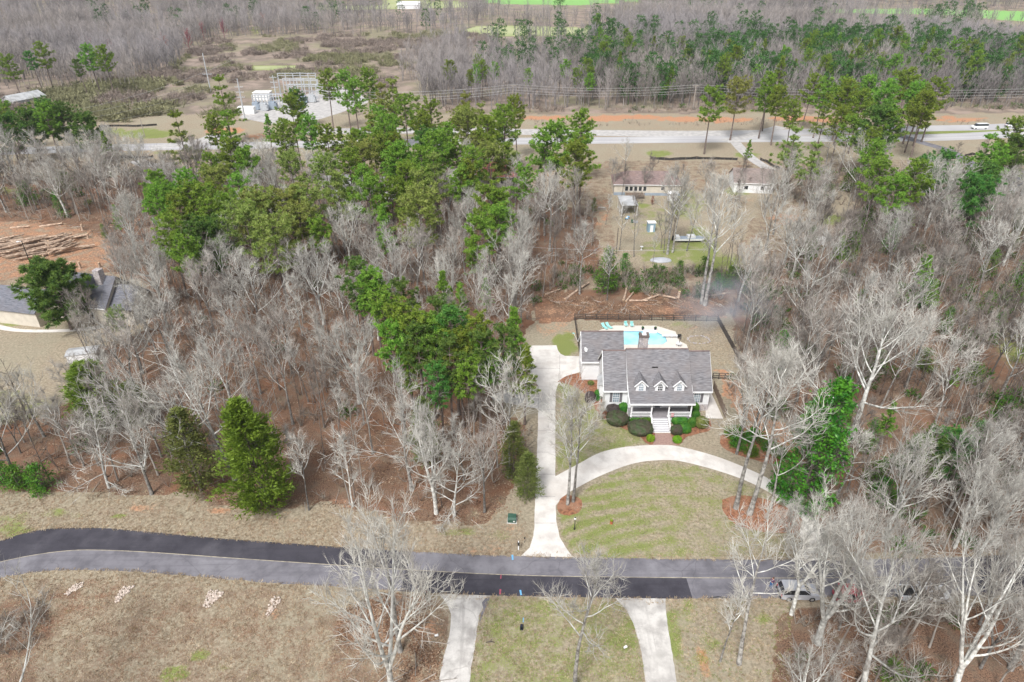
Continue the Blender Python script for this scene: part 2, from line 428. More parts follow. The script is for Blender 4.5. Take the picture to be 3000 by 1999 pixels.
# ================================================================ GROUND: one sheet to the horizon
def axis(parts):
    out = [parts[0][0]]
    for a, b, st in parts:
        n = max(1, int(round((b - a) / st)))
        out += [a + (b - a) * (i + 1) / n for i in range(n)]
    return np.array(out)
gx = axis([(-3500, -1200, 60), (-1200, -500, 16), (-500, -180, 4.5), (-180, -75, 1.6), (-75, 80, 0.62), (80, 190, 1.6), (190, 500, 4.5), (500, 1200, 16), (1200, 3500, 60)])
gy = axis([(-60, 20, 6), (20, 38, 1.2), (38, 132, 0.62), (132, 230, 1.2), (230, 340, 2.0), (340, 800, 4.2), (800, 1600, 14), (1600, 6000, 120)])
GX, GY = np.meshgrid(gx, gy)
X1, Y1 = GX.ravel(), GY.ravel()
Z1 = hill(X1, Y1)
PX, PY = proj(X1, Y1, Z1)
behind = Y1 < 8
# warp the outlines so that no border is straight
wob = (vnoise(X1, Y1, 5.0, 1) - 0.5) * 26 + (vnoise(X1, Y1, 1.7, 2) - 0.5) * 14
wob2 = (vnoise(X1, Y1, 5.0, 3) - 0.5) * 16 + (vnoise(X1, Y1, 1.7, 4) - 0.5) * 9
sc_ = np.clip((PY + 60) / 1100.0, 0.05, 1.3)
QX, QY = PX + wob * sc_, PY + wob2 * sc_
litter = np.zeros(X1.shape); green = np.zeros(X1.shape); clay = np.zeros(X1.shape); scrub = np.zeros(X1.shape)

def area(ch, poly, val, warp=True, mode='max'):
    k = inpoly(QX if warp else PX, QY if warp else PY, poly) & ~behind
    if mode == 'max': ch[k] = np.maximum(ch[k], val)
    else: ch[k] = val
def blob(ch, cx, cy, rx, ry, val):
    d = ((QX - cx) / rx) ** 2 + ((QY - cy) / ry) ** 2
    f = np.clip(1.35 - d, 0, 1) * val * (0.45 + 0.75 * vnoise(X1, Y1, 1.4, 17))
    f[behind] = 0
    np.maximum(ch, f, out=ch)

LEFT_WOOD = [(-400, 620), (330, 700), (330, 800), (440, 830), (430, 960), (330, 1010), (260, 1010), (200, 1180), (-100, 1290), (-200, 1430), (150, 1440), (540, 1450), (760, 1490), (960, 1480), (1060, 1500),
             (1240, 1530), (1440, 1540), (1530, 1400), (1555, 1250), (1480, 1210), (1420, 1180), (1440, 1110), (1540, 1000), (1560, 900), (1640, 840), (1760, 800), (1740, 640), (1560, 560), (1300, 560), (900, 560), (330, 520), (-300, 520)]
RIGHT_WOOD = [(2120, 880), (2060, 820), (2260, 780), (2420, 690), (2560, 600), (3000, 590), (3700, 620), (3700, 1640), (2440, 1620), (2360, 1470), (2330, 1390), (2350, 1290), (2260, 1200), (2170, 1080)]
area(litter, [(-900, 470), (3900, 470), (3900, 900), (-900, 900)], 0.48)
area(litter, LEFT_WOOD, 0.95)
area(litter, RIGHT_WOOD, 0.66)
area(litter, [(1560, 850), (2130, 850), (2130, 930), (1560, 945)], 0.80)
area(litter, [(2290, 1790), (3900, 1760), (3900, 2600), (2200, 2600)], 0.85)
area(litter, [(1000, 1800), (1120, 1745), (1310, 1760), (1315, 1840), (1280, 2050), (1100, 2400), (900, 2300)], 0.55)
area(litter, [(-500, 1850), (60, 1800), (120, 1900), (60, 2400), (-500, 2400)], 0.6)
area(litter, [(2120, 1470), (2330, 1470), (2420, 1540), (2330, 1580), (2150, 1560)], 0.55)
area(litter, [(-600, 1690), (120, 1690), (420, 1700), (900, 1740), (1080, 1780), (1000, 2400), (-900, 2400)], 0.46)
area(litter, [(-300, 1470), (560, 1460), (1000, 1500), (1240, 1540), (1240, 1610), (600, 1560), (-300, 1600)], 0.34)
# neighbours' yards: open, thin grass
for yard in ([(1790, 560), (2260, 560), (2200, 640), (2140, 770), (1800, 780)], [(-300, 960), (260, 965), (200, 1160), (-200, 1260)], [(2400, 560), (2520, 570), (2480, 640), (2380, 620)]):
    area(litter, yard, 0.12, mode='set')
area(clay, [(-300, 640), (200, 650), (340, 700), (330, 790), (120, 800), (-300, 860)], 0.50)
area(litter, [(-300, 640), (200, 650), (340, 700), (330, 790), (120, 800), (-300, 860)], 0.58, mode='set')
area(clay, [(1560, 860), (1700, 880), (2110, 885), (2125, 935), (1900, 925), (1690, 930), (1600, 1000), (1560, 960)], 0.44)
area(clay, [(2085, 1080), (2130, 1085), (2200, 1180), (2300, 1240), (2360, 1330), (2330, 1370), (2230, 1290), (2150, 1200)], 0.62)
area(clay, [(2300, 1330), (2380, 1340), (2370, 1400), (2300, 1380)], 0.65)
area(clay, [(1480, 1640), (1300, 1630), (1400, 1590), (1480, 1600)], 0.35)
blob(clay, 1425, 1603, 60, 13, 0.75); blob(clay, 640, 1490, 70, 16, 0.7); blob(clay, 1010, 1475, 60, 14, 0.6)
blob(clay, 1500, 1535, 42, 18, 0.5); blob(clay, 800, 1530, 160, 12, 0.42); blob(clay, 430, 1480, 80, 18, 0.5)
blob(clay, 2050, 1955, 26, 75, 0.8); blob(clay, 2300, 640, 60, 26, 0.62); blob(clay, 2180, 590, 40, 14, 0.45)
blob(clay, 1200, 1860, 130, 90, 0.5); blob(clay, 870, 1960, 120, 60, 0.35); blob(clay, 730, 1800, 160, 24, 0.4)
blob(clay, 2040, 1395, 160, 24, 0.22); blob(clay, 1750, 620, 46, 60, 0.5); blob(clay, 1640, 980, 60, 40, 0.45)
blob(litter, 60, 1830, 110, 110, 1.0); blob(litter, 230, 1740, 90, 14, .8); blob(clay, 2030, 962, 22, 8, 0.7); blob(clay, 2075, 985, 18, 6, 0.6)
for cx, cy in ((1600, 345), (1780, 347), (1860, 344), (1990, 350), (2130, 352), (2330, 347), (2440, 352)):
    blob(clay, cx, cy, 85, 8, 1.15)
blob(clay, 2790, 350, 110, 8, 0.8); blob(clay, 2640, 355, 60, 8, 0.6); blob(clay, 660, 385, 70, 12, 0.95); blob(clay, 760, 400, 60, 9, 0.7)
area(clay, [(1230, 328), (3300, 312), (3300, 372), (1230, 380)], 0.30)
area(clay, [(380, 440), (640, 445), (640, 500), (420, 510)], 0.35)
# lawns and green patches
area(green, [(1630, 1120), (1720, 1110), (1800, 1230), (1860, 1260), (1900, 1300), (1820, 1310), (1700, 1360), (1632, 1392)], 0.40)
for p in ((1650, 1150, 30, 42, .62), (1690, 1330, 60, 60, .50), (1825, 1290, 60, 30, .58), (1660, 1010, 40, 34, .95), (2040, 1065, 40, 20, .6), (1990, 950, 60, 12, .42), (1700, 1180, 26, 50, .45)):
    blob(green, *p)
FRONT = [(1660, 1470), (1760, 1400), (1860, 1364), (1940, 1353), (2000, 1357), (2120, 1390), (2220, 1430), (2300, 1500), (2330, 1570), (2300, 1632), (1690, 1632), (1640, 1570), (1633, 1500)]
k = inpoly(PX, PY, FRONT) & ~behind
rr = np.sqrt((X1 - 26.0) ** 2 + (Y1 - 20.0) ** 2)
stripe = 0.5 + 0.5 * np.sin(rr * 2 * np.pi / 2.0 + (vnoise(X1, Y1, 7, 8) - 0.5) * 4.5)
patch = np.clip(vnoise(X1, Y1, 9.0, 9) * 1.5 + 0.15, 0.3, 1) * np.clip((2180 - PX) / 380, 0.15, 1)
green[k] = np.maximum(green[k], (stripe * patch * 0.46 + 0.24 + 0.10 * (vnoise(X1, Y1, 3.0, 19) - 0.5))[k])
blob(green, 1760, 1590, 70, 10, .55); blob(green, 1880, 1592, 60, 8, .5); blob(green, 1830, 1637, 150, 4, .6)
area(green, [(1440, 1755), (1800, 1760), (1850, 1800), (1880, 1900), (1900, 2100), (1380, 2100), (1400, 1900), (1410, 1810)], 0.36)
for p in ((1500, 1790, 70, 26, .58), (1600, 1770, 60, 20, .62), (1450, 1840, 20, 30, .8), (1820, 1870, 60, 50, .66), (1860, 1800, 40, 60, .6), (1980, 1860, 24, 90, .8), (2010, 1800, 30, 60, .5), (2240, 1805, 26, 20, .85),
          (1640, 1870, 40, 20, .5), (520, 1975, 46, 22, .85), (590, 1915, 34, 18, .7), (650, 1950, 40, 10, .4), (2080, 1880, 30, 40, .55), (2040, 1960, 60, 60, .3), (60, 1560, 70, 30, .55), (350, 1510, 26, 7, .9),
          (140, 1510, 120, 14, .5), (1340, 1560, 70, 16, .62), (30, 1525, 60, 14, .6), (500, 1560, 120, 5, .3), (1460, 1570, 60, 18, .32), (20, 1190, 140, 60, .45), (20, 940, 60, 14, .75)):
    blob(green, *p)
for p in ((2050, 720, 60, 60, .8), (1950, 740, 90, 40, .6), (1850, 600, 50, 8, .8), (2010, 600, 60, 50, .55), (2110, 780, 90, 40, .75), (1900, 640, 80, 60, .35), (2160, 560, 40, 16, .7), (430, 392, 90, 14, 1.0), (340, 385, 40, 10, .7),
          (1500, 450, 26, 7, 1.0), (1930, 450, 40, 10, .85), (2190, 455, 40, 9, .8), (2440, 640, 40, 16, .8), (2970, 1020, 50, 60, .7), (1120, 398, 300, 3, .6), (3000, 475, 200, 12, .5), (20, 560, 40, 12, .6), (470, 445, 24, 4, .8)):
    blob(green, *p)
area(green, [(2660, 384), (3300, 370), (3300, 384), (2660, 396)], 0.95)
# far country: scrub, pasture, winter wheat
area(scrub, [(-3000, -200), (6000, -200), (6000, 325), (-3000, 345)], 0.75)
area(scrub, [(560, 90), (1400, 60), (1300, 200), (1000, 240), (560, 300)], 1.0)
FIELDS = [[(735, 193), (880, 193), (885, 203), (800, 208), (735, 206)],
          [(1340, 92), (1400, 76), (1540, 76), (1800, 84), (1800, 100), (1500, 108), (1380, 104)],
          [(1000, 16), (1120, 14), (1120, -2), (1340, 4), (1400, 10), (1380, 22), (1200, 26), (1000, 30)],
          [(1390, 0), (1500, -12), (1880, -12), (1880, 6), (1700, 16), (1410, 12)],
          [(2400, 27), (2700, 25), (3000, 33), (3300, 45), (3300, 75), (2960, 62), (2760, 44), (2400, 38)],
          [(930, 16), (990, 10), (1000, 28), (930, 30)]]
for i, f in enumerate(FIELDS):
    area(green, f, 1.0 if i in (3, 4) else 0.85, warp=False)
    area(scrub, f, 0.0, warp=False, mode='set')
for p in ((1010, 146, 40, 9, .6), (1060, 190, 30, 6, .4), (350, 90, 30, 6, .5), (60, 90, 50, 6, .4), (750, 90, 20, 14, .6), (1290, 175, 30, 5, .5), (1150, 130, 30, 6, .4)):
    blob(green, *p)

nx_, ny_ = len(gx), len(gy)
me = bpy.data.meshes.new("ground")
me.vertices.add(len(X1)); me.vertices.foreach_set("co", np.stack([X1, Y1, Z1], 1).ravel().astype(np.float32))
ii = np.arange(nx_ * (ny_ - 1)).reshape(ny_ - 1, nx_)[:, :-1].ravel()
q = np.stack([ii, ii + 1, ii + 1 + nx_, ii + nx_], 1)
me.loops.add(q.size); me.loops.foreach_set("vertex_index", q.ravel().astype(np.int32))
me.polygons.add(len(q)); me.polygons.foreach_set("loop_start", (np.arange(len(q)) * 4).astype(np.int32))
me.update(calc_edges=True)
at = me.color_attributes.new("cover", 'FLOAT_COLOR', 'POINT')
at.data.foreach_set("color", np.stack([litter, green, clay, scrub], 1).ravel().astype(np.float32))
ground = bpy.data.objects.new("ground", me); COL.objects.link(ground); ground["kind"] = "structure"

def ground_mat():
    m = bpy.data.materials.new("ground_cover"); m.use_nodes = True
    t = m.node_tree; N = t.nodes; L = t.links
    b = N["Principled BSDF"]; b.inputs["Roughness"].default_value = 1.0; b.inputs["Specular IOR Level"].default_value = 0.1
    at = N.new("ShaderNodeAttribute"); at.attribute_name = "cover"
    sp = N.new("ShaderNodeSeparateColor"); L.new(at.outputs["Color"], sp.inputs[0])
    geo = N.new("ShaderNodeNewGeometry")
    def noise(sc, det=4.0, rough=0.55):
        n = N.new("ShaderNodeTexNoise"); n.inputs["Scale"].default_value = sc; n.inputs["Detail"].default_value = det; n.inputs["Roughness"].default_value = rough
        L.new(geo.outputs["Position"], n.inputs["Vector"]); return n.outputs[0]
    def mr(v, a, bb, c=0.0, d=1.0, smooth=True):
        r = N.new("ShaderNodeMapRange"); r.interpolation_type = 'SMOOTHSTEP' if smooth else 'LINEAR'
        for i_, q_ in ((1, a), (2, bb), (3, c), (4, d)): r.inputs[i_].default_value = q_
        L.new(v, r.inputs[0]); return r.outputs[0]
    def math_(op, a, bb):
        n = N.new("ShaderNodeMath"); n.operation = op
        for i_, q_ in ((0, a), (1, bb)):
            if hasattr(q_, "is_linked"): L.new(q_, n.inputs[i_])
            else: n.inputs[i_].default_value = q_
        return n.outputs[0]
    def mix(f, A, B):
        x = N.new("ShaderNodeMix"); x.data_type = 'RGBA'; L.new(f, x.inputs[0])
        for val, inp in ((A, x.inputs[6]), (B, x.inputs[7])):
            if hasattr(val, "is_linked"): L.new(val, inp)
            else: inp.default_value = (*val, 1)
        return x.outputs[2]
    fine = noise(2.4, 6, 0.7); finer = noise(6.5, 5, 0.7); mid = noise(0.45, 5, 0.6); big = noise(0.07, 4, 0.55)
    tan = mix(mr(fine, 0.36, 0.64), (0.225, 0.185, 0.128), (0.39, 0.335, 0.25))
    tan = mix(mr(mid, 0.45, 0.72, 0, 0.65), tan, (0.30, 0.235, 0.175))
    tan = mix(mr(big, 0.45, 0.70, 0, 0.5), tan, (0.31, 0.29, 0.215))
    tan = mix(mr(finer, 0.60, 0.72, 0, 0.45), tan, (0.13, 0.10, 0.07))
    lit = mix(mr(finer, 0.34, 0.62), (0.05, 0.032, 0.025), (0.27, 0.168, 0.112))
    lit = mix(mr(fine, 0.52, 0.72, 0, 0.7), lit, (0.20, 0.10, 0.06))
    lit = mix(mr(mid, 0.46, 0.68, 0, 0.75), lit, (0.20, 0.155, 0.115))
    lit = mix(mr(noise(0.9, 6, 0.7), 0.55, 0.70, 0, 0.7), lit, (0.075, 0.05, 0.038))
    lit = mix(mr(noise(0.13, 5, 0.6), 0.48, 0.66, 0, 0.6), lit, (0.235, 0.11, 0.062))
    cla = mix(mr(fine, 0.35, 0.65), (0.36, 0.165, 0.085), (0.52, 0.30, 0.185))
    gre = mix(mr(finer, 0.34, 0.66), (0.115, 0.145, 0.036), (0.27, 0.315, 0.09))
    scr = mix(mr(noise(0.10, 6, 0.65), 0.38, 0.64), (0.19, 0.155, 0.125), (0.33, 0.26, 0.215))
    scr = mix(mr(noise(0.035, 5, 0.6), 0.46, 0.64, 0, 0.8), scr, (0.24, 0.225, 0.14))
    pas = mix(mr(noise(0.03, 3, 0.5), 0.4, 0.6), (0.38, 0.40, 0.22), (0.32, 0.36, 0.17))
    jit = math_('MULTIPLY', math_('SUBTRACT', math_('ADD', math_('MULTIPLY', fine, 0.55), math_('MULTIPLY', mid, 0.45)), 0.5), 1.9)
    jit2 = math_('MULTIPLY', math_('SUBTRACT', math_('ADD', math_('MULTIPLY', finer, 0.55), math_('MULTIPLY', mid, 0.45)), 0.5), 2.0)
    col = mix(mr(math_('ADD', at.outputs["Alpha"], math_('MULTIPLY', jit, 0.3)), 0.3, 0.6), tan, scr)
    col = mix(mr(math_('ADD', sp.outputs[0], jit2), 0.38, 0.66), col, lit)
    col = mix(mr(math_('ADD', sp.outputs[2], jit), 0.36, 0.72), col, cla)
    col = mix(mr(math_('ADD', sp.outputs[1], math_('MULTIPLY', jit2, 1.3)), 0.20, 0.60, 0, 0.9), col, gre)
    pos = N.new("ShaderNodeSeparateXYZ"); L.new(geo.outputs["Position"], pos.inputs[0])
    farp = math_('MULTIPLY', mr(pos.outputs[1], 380, 420), mr(sp.outputs[1], 0.75, 0.85))
    col = mix(farp, col, pas)
    col = mix(math_('MULTIPLY', mr(pos.outputs[1], 380, 420), mr(sp.outputs[1], 0.93, 0.97)), col, (0.22, 0.42, 0.13))
    L.new(col, b.inputs["Base Color"])
    bp = N.new("ShaderNodeBump"); bp.inputs["Strength"].default_value = 0.6; bp.inputs["Distance"].default_value = 0.12
    L.new(finer, bp.inputs["Height"]); L.new(bp.outputs[0], b.inputs["Normal"])
    return m
me.materials.append(ground_mat())

# ================================================================ ROADS, DRIVES, PATHS
def smooth(pts, n=6):
    """Catmull-Rom through the points"""
    P = [pts[0]] + list(pts) + [pts[-1]]; out = []
    for i in range(1, len(P) - 2):
        p0, p1, p2, p3 = [Vector(q) for q in P[i - 1:i + 3]]
        for k in range(n):
            t = k / n
            out.append(0.5 * ((2 * p1) + (p2 - p0) * t + (2 * p0 - 5 * p1 + 4 * p2 - p3) * t * t + (3 * p1 - p0 - 3 * p2 + p3) * t ** 3))
    out.append(Vector(P[-2]))
    return out
def W(pts): return [px(x, y) for x, y in pts]
def ragged(ps, amp, step=0.5, seed=1):
    """grass eats unevenly into the edge of the pavement"""
    rg = random.Random(seed); out = []
    for a, b in zip(ps[:-1], ps[1:]):
        n = max(1, int((b - a).length / step)); d = (b - a)
        nrm = Vector((-d.y, d.x, 0)); nrm = nrm.normalized() if nrm.length > 0 else nrm
        for i in range(n):
            out.append(a + d * (i / n) + nrm * rg.uniform(-amp, amp))
    out.append(ps[-1]); return out
def strip(name, A, B, z, m, kind="structure", n=60):
    """sheet between two edge lines (world points), same parameter on both"""
    def res(ps):
        d = [0.0]
        for a, b in zip(ps[:-1], ps[1:]): d.append(d[-1] + (b - a).length)
        out = []
        for k in range(n + 1):
            s = d[-1] * k / n
            j = max(i for i in range(len(d)) if d[i] <= s + 1e-9); j = min(j, len(ps) - 2)
            f = (s - d[j]) / max(d[j + 1] - d[j], 1e-9)
            out.append(ps[j].lerp(ps[j + 1], f))
        return out
    a, b = res(A), res(B)
    mb = MB()
    mb.add([(p.x, p.y, p.z + z) for p in a] + [(p.x, p.y, p.z + z) for p in b], [(i, i + 1, n + 2 + i, n + 1 + i) for i in range(n)])
    o = mb.build(name, m); bm = bmesh.new(); bm.from_mesh(o.data)
    for f in bm.faces:
        if f.normal.z < 0: f.normal_flip()
    bm.to_mesh(o.data); bm.free()
    o["kind"] = kind
    return o
def sheet(name, pts, z, m, kind="structure"):
    bm = bmesh.new()
    vs = [bm.verts.new((p.x, p.y, p.z + z)) for p in pts]
    f = bm.faces.new(vs)
    bmesh.ops.triangulate(bm, faces=[f])
    for f in bm.faces:
        if f.normal.z < 0: f.normal_flip()
    me = bpy.data.meshes.new(name); bm.to_mesh(me); bm.free(); me.materials.append(m)
    o = bpy.data.objects.new(name, me); COL.objects.link(o); o["kind"] = kind
    return o

UP = [(-1500, 2010), (-260, 1650), (0, 1585), (60, 1565), (150, 1549), (250, 1547), (320, 1549), (450, 1560), (650, 1578), (900, 1596), (1000, 1603), (1250, 1618), (1520, 1630), (2000, 1638), (2400, 1640), (2800, 1632), (3200, 1615), (4600, 1560)]
LO = [(-1500, 2180), (-260, 1775), (0, 1695), (110, 1677), (210, 1670), (400, 1675), (560, 1688), (850, 1712), (1000, 1720), (1210, 1735), (1450, 1745), (1800, 1752), (2000, 1754), (2500, 1750), (2860, 1745), (3200, 1735), (4600, 1690)]
MIDL = [(-1500, 2095), (-260, 1712), (0, 1647), (110, 1625), (200, 1614), (280, 1612), (430, 1618), (700, 1637), (1000, 1657), (1200, 1670), (1500, 1685), (1800, 1691), (2300, 1694), (2860, 1688), (3200, 1675), (4600, 1625)]
up, lo, mi = smooth(W(UP)), smooth(W(LO)), smooth(W(MIDL))
road = strip("road", ragged(up, 0.07, 0.6, 3), ragged(lo, 0.10, 0.5, 4), 0.004, M['asphalt_old'], n=400)
def cut(line, xa, xb):
    c = [p for p in line if xa <= p.x <= xb]
    def at(x):
        for a, b in zip(line[:-1], line[1:]):
            if a.x <= x <= b.x: return a.lerp(b, (x - a.x) / (b.x - a.x))
    p0, p1 = at(xa), at(xb)
    return ([p0] if p0 else []) + c + ([p1] if p1 else [])
xe = px(1204, 1622).x
strip("road_patch", cut(up, up[0].x, xe), cut(mi, mi[0].x, xe - 0.2), 0.008, M['asphalt_new'], n=160)
xs, x2 = px(1188, 1670).x, px(2010, 1692).x
strip("road_patch", cut(mi, xs, x2), cut(lo, xs - 0.2, x2 + 0.1), 0.008, M['asphalt_new'], n=120)
x3 = px(2880, 1690).x
strip("road_patch", cut(up, x3, up[-1].x), cut(lo, x3 - 2.0, lo[-1].x), 0.008, M['asphalt_new'], n=30)
off = lambda ln, d: [p + Vector((0, d, 0)) for p in ln]
strip("road_marking", off(mi, 0.06), off(mi, -0.05), 0.013, M['line_tan'], n=300)
def mark(name, a, b, wd, m):
    A, B = px(*a), px(*b); d = (B - A); nn = Vector((-d.y, d.x, 0)).normalized() * wd / 2
    return sheet(name, [A + nn, A - nn, B - nn, B + nn], 0.014, m)
mark("road_marking", (1501, 1626), (1502, 1641), 0.22, M['paint_blue'])
mark("road_marking", (1524, 1729), (1527, 1744), 0.22, M['paint_blue'])
mark("road_marking", (1466, 1727), (1465, 1742), 0.20, M['paint_red'])
mark("road_marking", (1468, 1684), (1467, 1696), 0.12, M['paint_red'])

DRIVE = [(1527, 1629), (1552, 1605), (1563, 1570), (1566, 1535), (1567, 1480), (1572, 1350), (1576, 1260), (1577, 1198), (1540, 1192), (1450, 1174), (1436, 1162), (1470, 1146), (1520, 1138), (1577, 1132), (1570, 1120), (1555, 1100), (1545, 1075), (1540, 1040),
         (1556, 1013), (1630, 1012), (1634, 1026), (1642, 1037), (1655, 1043), (1697, 1044), (1703, 1089), (1675, 1098), (1650, 1110), (1635, 1126), (1628, 1148), (1627, 1200), (1627, 1400), (1628, 1480), (1630, 1530), (1640, 1575), (1657, 1604), (1678, 1633)]
sheet("driveway", ragged(W(DRIVE) + W(DRIVE[:1]), 0.03, 0.7, 5)[:-1], 0.012, M['concrete'])
OUT = [(1627, 1396), (1690, 1362), (1760, 1326), (1840, 1309), (1940, 1304), (2000, 1311), (2090, 1335), (2170, 1365), (2250, 1402), (2310, 1442), (2370, 1496), (2420, 1560), (2455, 1610), (2490, 1643)]
INN = [(1627, 1482), (1655, 1452), (1690, 1430), (1760, 1394), (1850, 1360), (1930, 1349), (2000, 1353), (2120, 1385), (2210, 1420), (2280, 1462), (2325, 1515), (2345, 1570), (2340, 1615), (2315, 1643)]
strip("driveway", smooth(W(OUT)), smooth(W(INN)), 0.016, M['concrete'], n=120)
def joint(a, b):
    mark("driveway_joint", a, b, 0.075, M['stone'])
for y in (1200, 1262, 1325, 1390, 1455, 1533): joint((1575 - (y - 1200) * 0.03, y), (1627, y))
for a, b in (((1577, 1132), (1577, 1198)), ((1640, 1040), (1640, 1120)), ((1545, 1080), (1640, 1080)), ((1830, 1311), (1846, 1361)), ((1940, 1304), (1932, 1349)), ((2052, 1324), (2036, 1363)), ((2150, 1357), (2125, 1386)), ((1740, 1336), (1762, 1393))): joint(a, b)
LD = [(1284, 1740), (1437, 1746), (1420, 1770), (1405, 1800), (1397, 1850), (1390, 1900), (1380, 1960), (1375, 2010), (1362, 2200), (1258, 2200), (1283, 2010), (1296, 1940), (1312, 1880), (1321, 1830), (1321, 1800), (1312, 1775), (1298, 1755)]
sheet("driveway", ragged(W(LD) + W(LD[:1]), 0.04, 0.6, 6)[:-1], 0.016, M['concrete_old'])
RD = [(1803, 1752), (1950, 1754), (1952, 1800), (1960, 1860), (1970, 1920), (1983, 1999), (2012, 2200), (1925, 2200), (1890, 1999), (1882, 1930), (1872, 1880), (1855, 1825), (1835, 1788)]
sheet("driveway", ragged(W(RD) + W(RD[:1]), 0.04, 0.6, 7)[:-1], 0.016, M['concrete_old'])
sheet("driveway_patch", W([(1436, 1751), (1424, 1752), (1412, 1766), (1416, 1783), (1408, 1800), (1404, 1830), (1410, 1812), (1424, 1780)]), 0.021, M['asphalt_old'])
mark("driveway_joint", (1306, 1762), (1414, 1763), 0.08, M['gravel']); mark("driveway_joint", (1315, 1870), (1395, 1877), 0.07, M['gravel'])
mark("driveway_joint", (1840, 1815), (1952, 1816), 0.06, M['gravel']); mark("driveway_joint", (1880, 1925), (1970, 1922), 0.06, M['gravel'])
sheet("path", W([(1914, 1270), (1962, 1270), (1972, 1290), (1986, 1309), (1940, 1304), (1905, 1305)]), 0.008, M['brick_path'])
sheet("patio", W([(2068, 1226), (2119, 1227), (2083, 1150), (2066, 1170)]), 0.012, M['concrete'])
sheet("path", smooth(W([(-60, 935), (0, 952), (60, 964), (150, 966), (230, 962), (300, 952), (345, 940)])) + smooth(W([(345, 948), (300, 962), (230, 970), (150, 974), (60, 973), (0, 966), (-60, 950)])), 0.006, M['concrete'])
sheet("driveway", W([(-200, 870), (30, 850), (60, 905), (30, 925), (-200, 945)]), 0.008, M['concrete'])

# highway and side roads beyond the wood
def hw(name, pts, wd, z, m, n=80):
    c = smooth(W(pts)); A, B = [], []
    for i, p in enumerate(c):
        d = c[min(i + 1, len(c) - 1)] - c[max(i - 1, 0)]; nn = Vector((-d.y, d.x, 0)).normalized() * wd / 2
        A.append(p + nn); B.append(p - nn)
    return strip(name, A, B, z, m, n=n)
hw("highway", [(-500, 455), (0, 444), (420, 431), (700, 427), (1000, 421), (1300, 416), (1700, 412), (2100, 408), (2600, 405), (2800, 401), (3000, 391), (3500, 365)], 9.5, 0.01, M['highway'])
hw("highway_shoulder", [(900, 386), (1250, 383), (1560, 387), (2000, 392), (2300, 388), (2640, 378), (2860, 374), (3000, 369), (3500, 350)], 9.0, 0.008, M['gravel'])
hw("highway", [(2150, 394), (2400, 386), (2640, 379), (2860, 374), (3000, 369), (3500, 350)], 8.5, 0.014, M['highway'])
for dy in (-4, 4): hw("highway_marking", [(-500, 455 + dy * 1.5), (0, 444 + dy), (420, 431 + dy), (1000, 421 + dy), (1700, 412 + dy), (2600, 405 + dy), (3000, 391 + dy)], 0.22, 0.02, M['paint_white'])
hw("side_road", [(2640, 398), (2700, 418), (2780, 442), (2840, 478), (2870, 500)], 4.5, 0.016, M['asphalt_old'], 20)
hw("side_road", [(2150, 412), (2175, 440), (2210, 470), (2260, 500)], 4.0, 0.016, M['gravel'], 20)
hw("side_road", [(440, 436), (520, 424), (600, 412), (640, 395)], 8.0, 0.016, M['gravel'], 20)
hw("side_road", [(400, 470), (440, 485), (520, 480)], 5.0, 0.012, M['gravel'], 20)
hw("side_road", [(2120, 415), (2240, 385), (2290, 372)], 5.0, 0.018, M['gravel'], 20)
sheet("gravel_yard", W([(700, 345), (760, 300), (880, 285), (960, 250), (1040, 260), (1080, 300), (1000, 330), (930, 352), (800, 365)]), 0.012, M['gravel'])

# pine-straw beds
def bed(pts, z=0.03):
    o = sheet("mulch_bed", ragged(smooth(W(pts + pts[:1]), 4), 0.06, 0.4, len(pts))[:-1], z, M['pine_straw'])
    return o
bed([(1632, 1120), (1660, 1102), (1704, 1094), (1755, 1108), (1765, 1160), (1790, 1210), (1840, 1240), (1912, 1262), (1917, 1292), (1908, 1304), (1890, 1296), (1870, 1275), (1830, 1258), (1790, 1240), (1755, 1215), (1732, 1175), (1710, 1150), (1670, 1128)])
bed([(1963, 1266), (2000, 1240), (2070, 1225), (2083, 1245), (2076, 1262), (2045, 1272), (2010, 1282), (1996, 1300), (1984, 1305), (1972, 1290)])
bed([(1632, 1485), (1645, 1458), (1670, 1452), (1700, 1462), (1706, 1485), (1690, 1505), (1660, 1511), (1638, 1502)])
bed([(2110, 1280), (2140, 1255), (2200, 1250), (2280, 1290), (2320, 1330), (2310, 1352), (2260, 1360), (2200, 1345), (2140, 1325), (2112, 1305)])
bed([(2115, 1465), (2160, 1452), (2230, 1460), (2310, 1490), (2350, 1525), (2330, 1560), (2250, 1560), (2160, 1540), (2120, 1500)])
# ================================================================ THE WHITE HOUSE
house = thing("house", "white cape cod house with grey shingle roof, three dormers and a front porch", "house", (22, 95, 0))
HO = Vector((22, 95, 0))
def hp(name, mb, m, parent=None, label=None, smooth=False):
    mb.v = [(x - HO.x, y - HO.y, z - HO.z) for x, y, z in mb.v]
    o = mb.build(name, m, parent or house, smooth)
    if label: o["label"] = label
    return o
def gable_x(mb, x0, x1, y0, y1, z0, ze, yr, zr, mi=0):
    """box with a gable running along x"""
    ym = yr
    vs = [(x0, y0, z0), (x0, y1, z0), (x0, y1, ze), (x0, ym, zr), (x0, y0, ze), (x1, y0, z0), (x1, y1, z0), (x1, y1, ze), (x1, ym, zr), (x1, y0, ze)]
    mb.add(vs, [(0, 4, 3, 2, 1), (5, 6, 7, 8, 9), (0, 5, 9, 4), (1, 2, 7, 6), (4, 9, 8, 3), (3, 8, 7, 2), (0, 1, 6, 5)], mi)
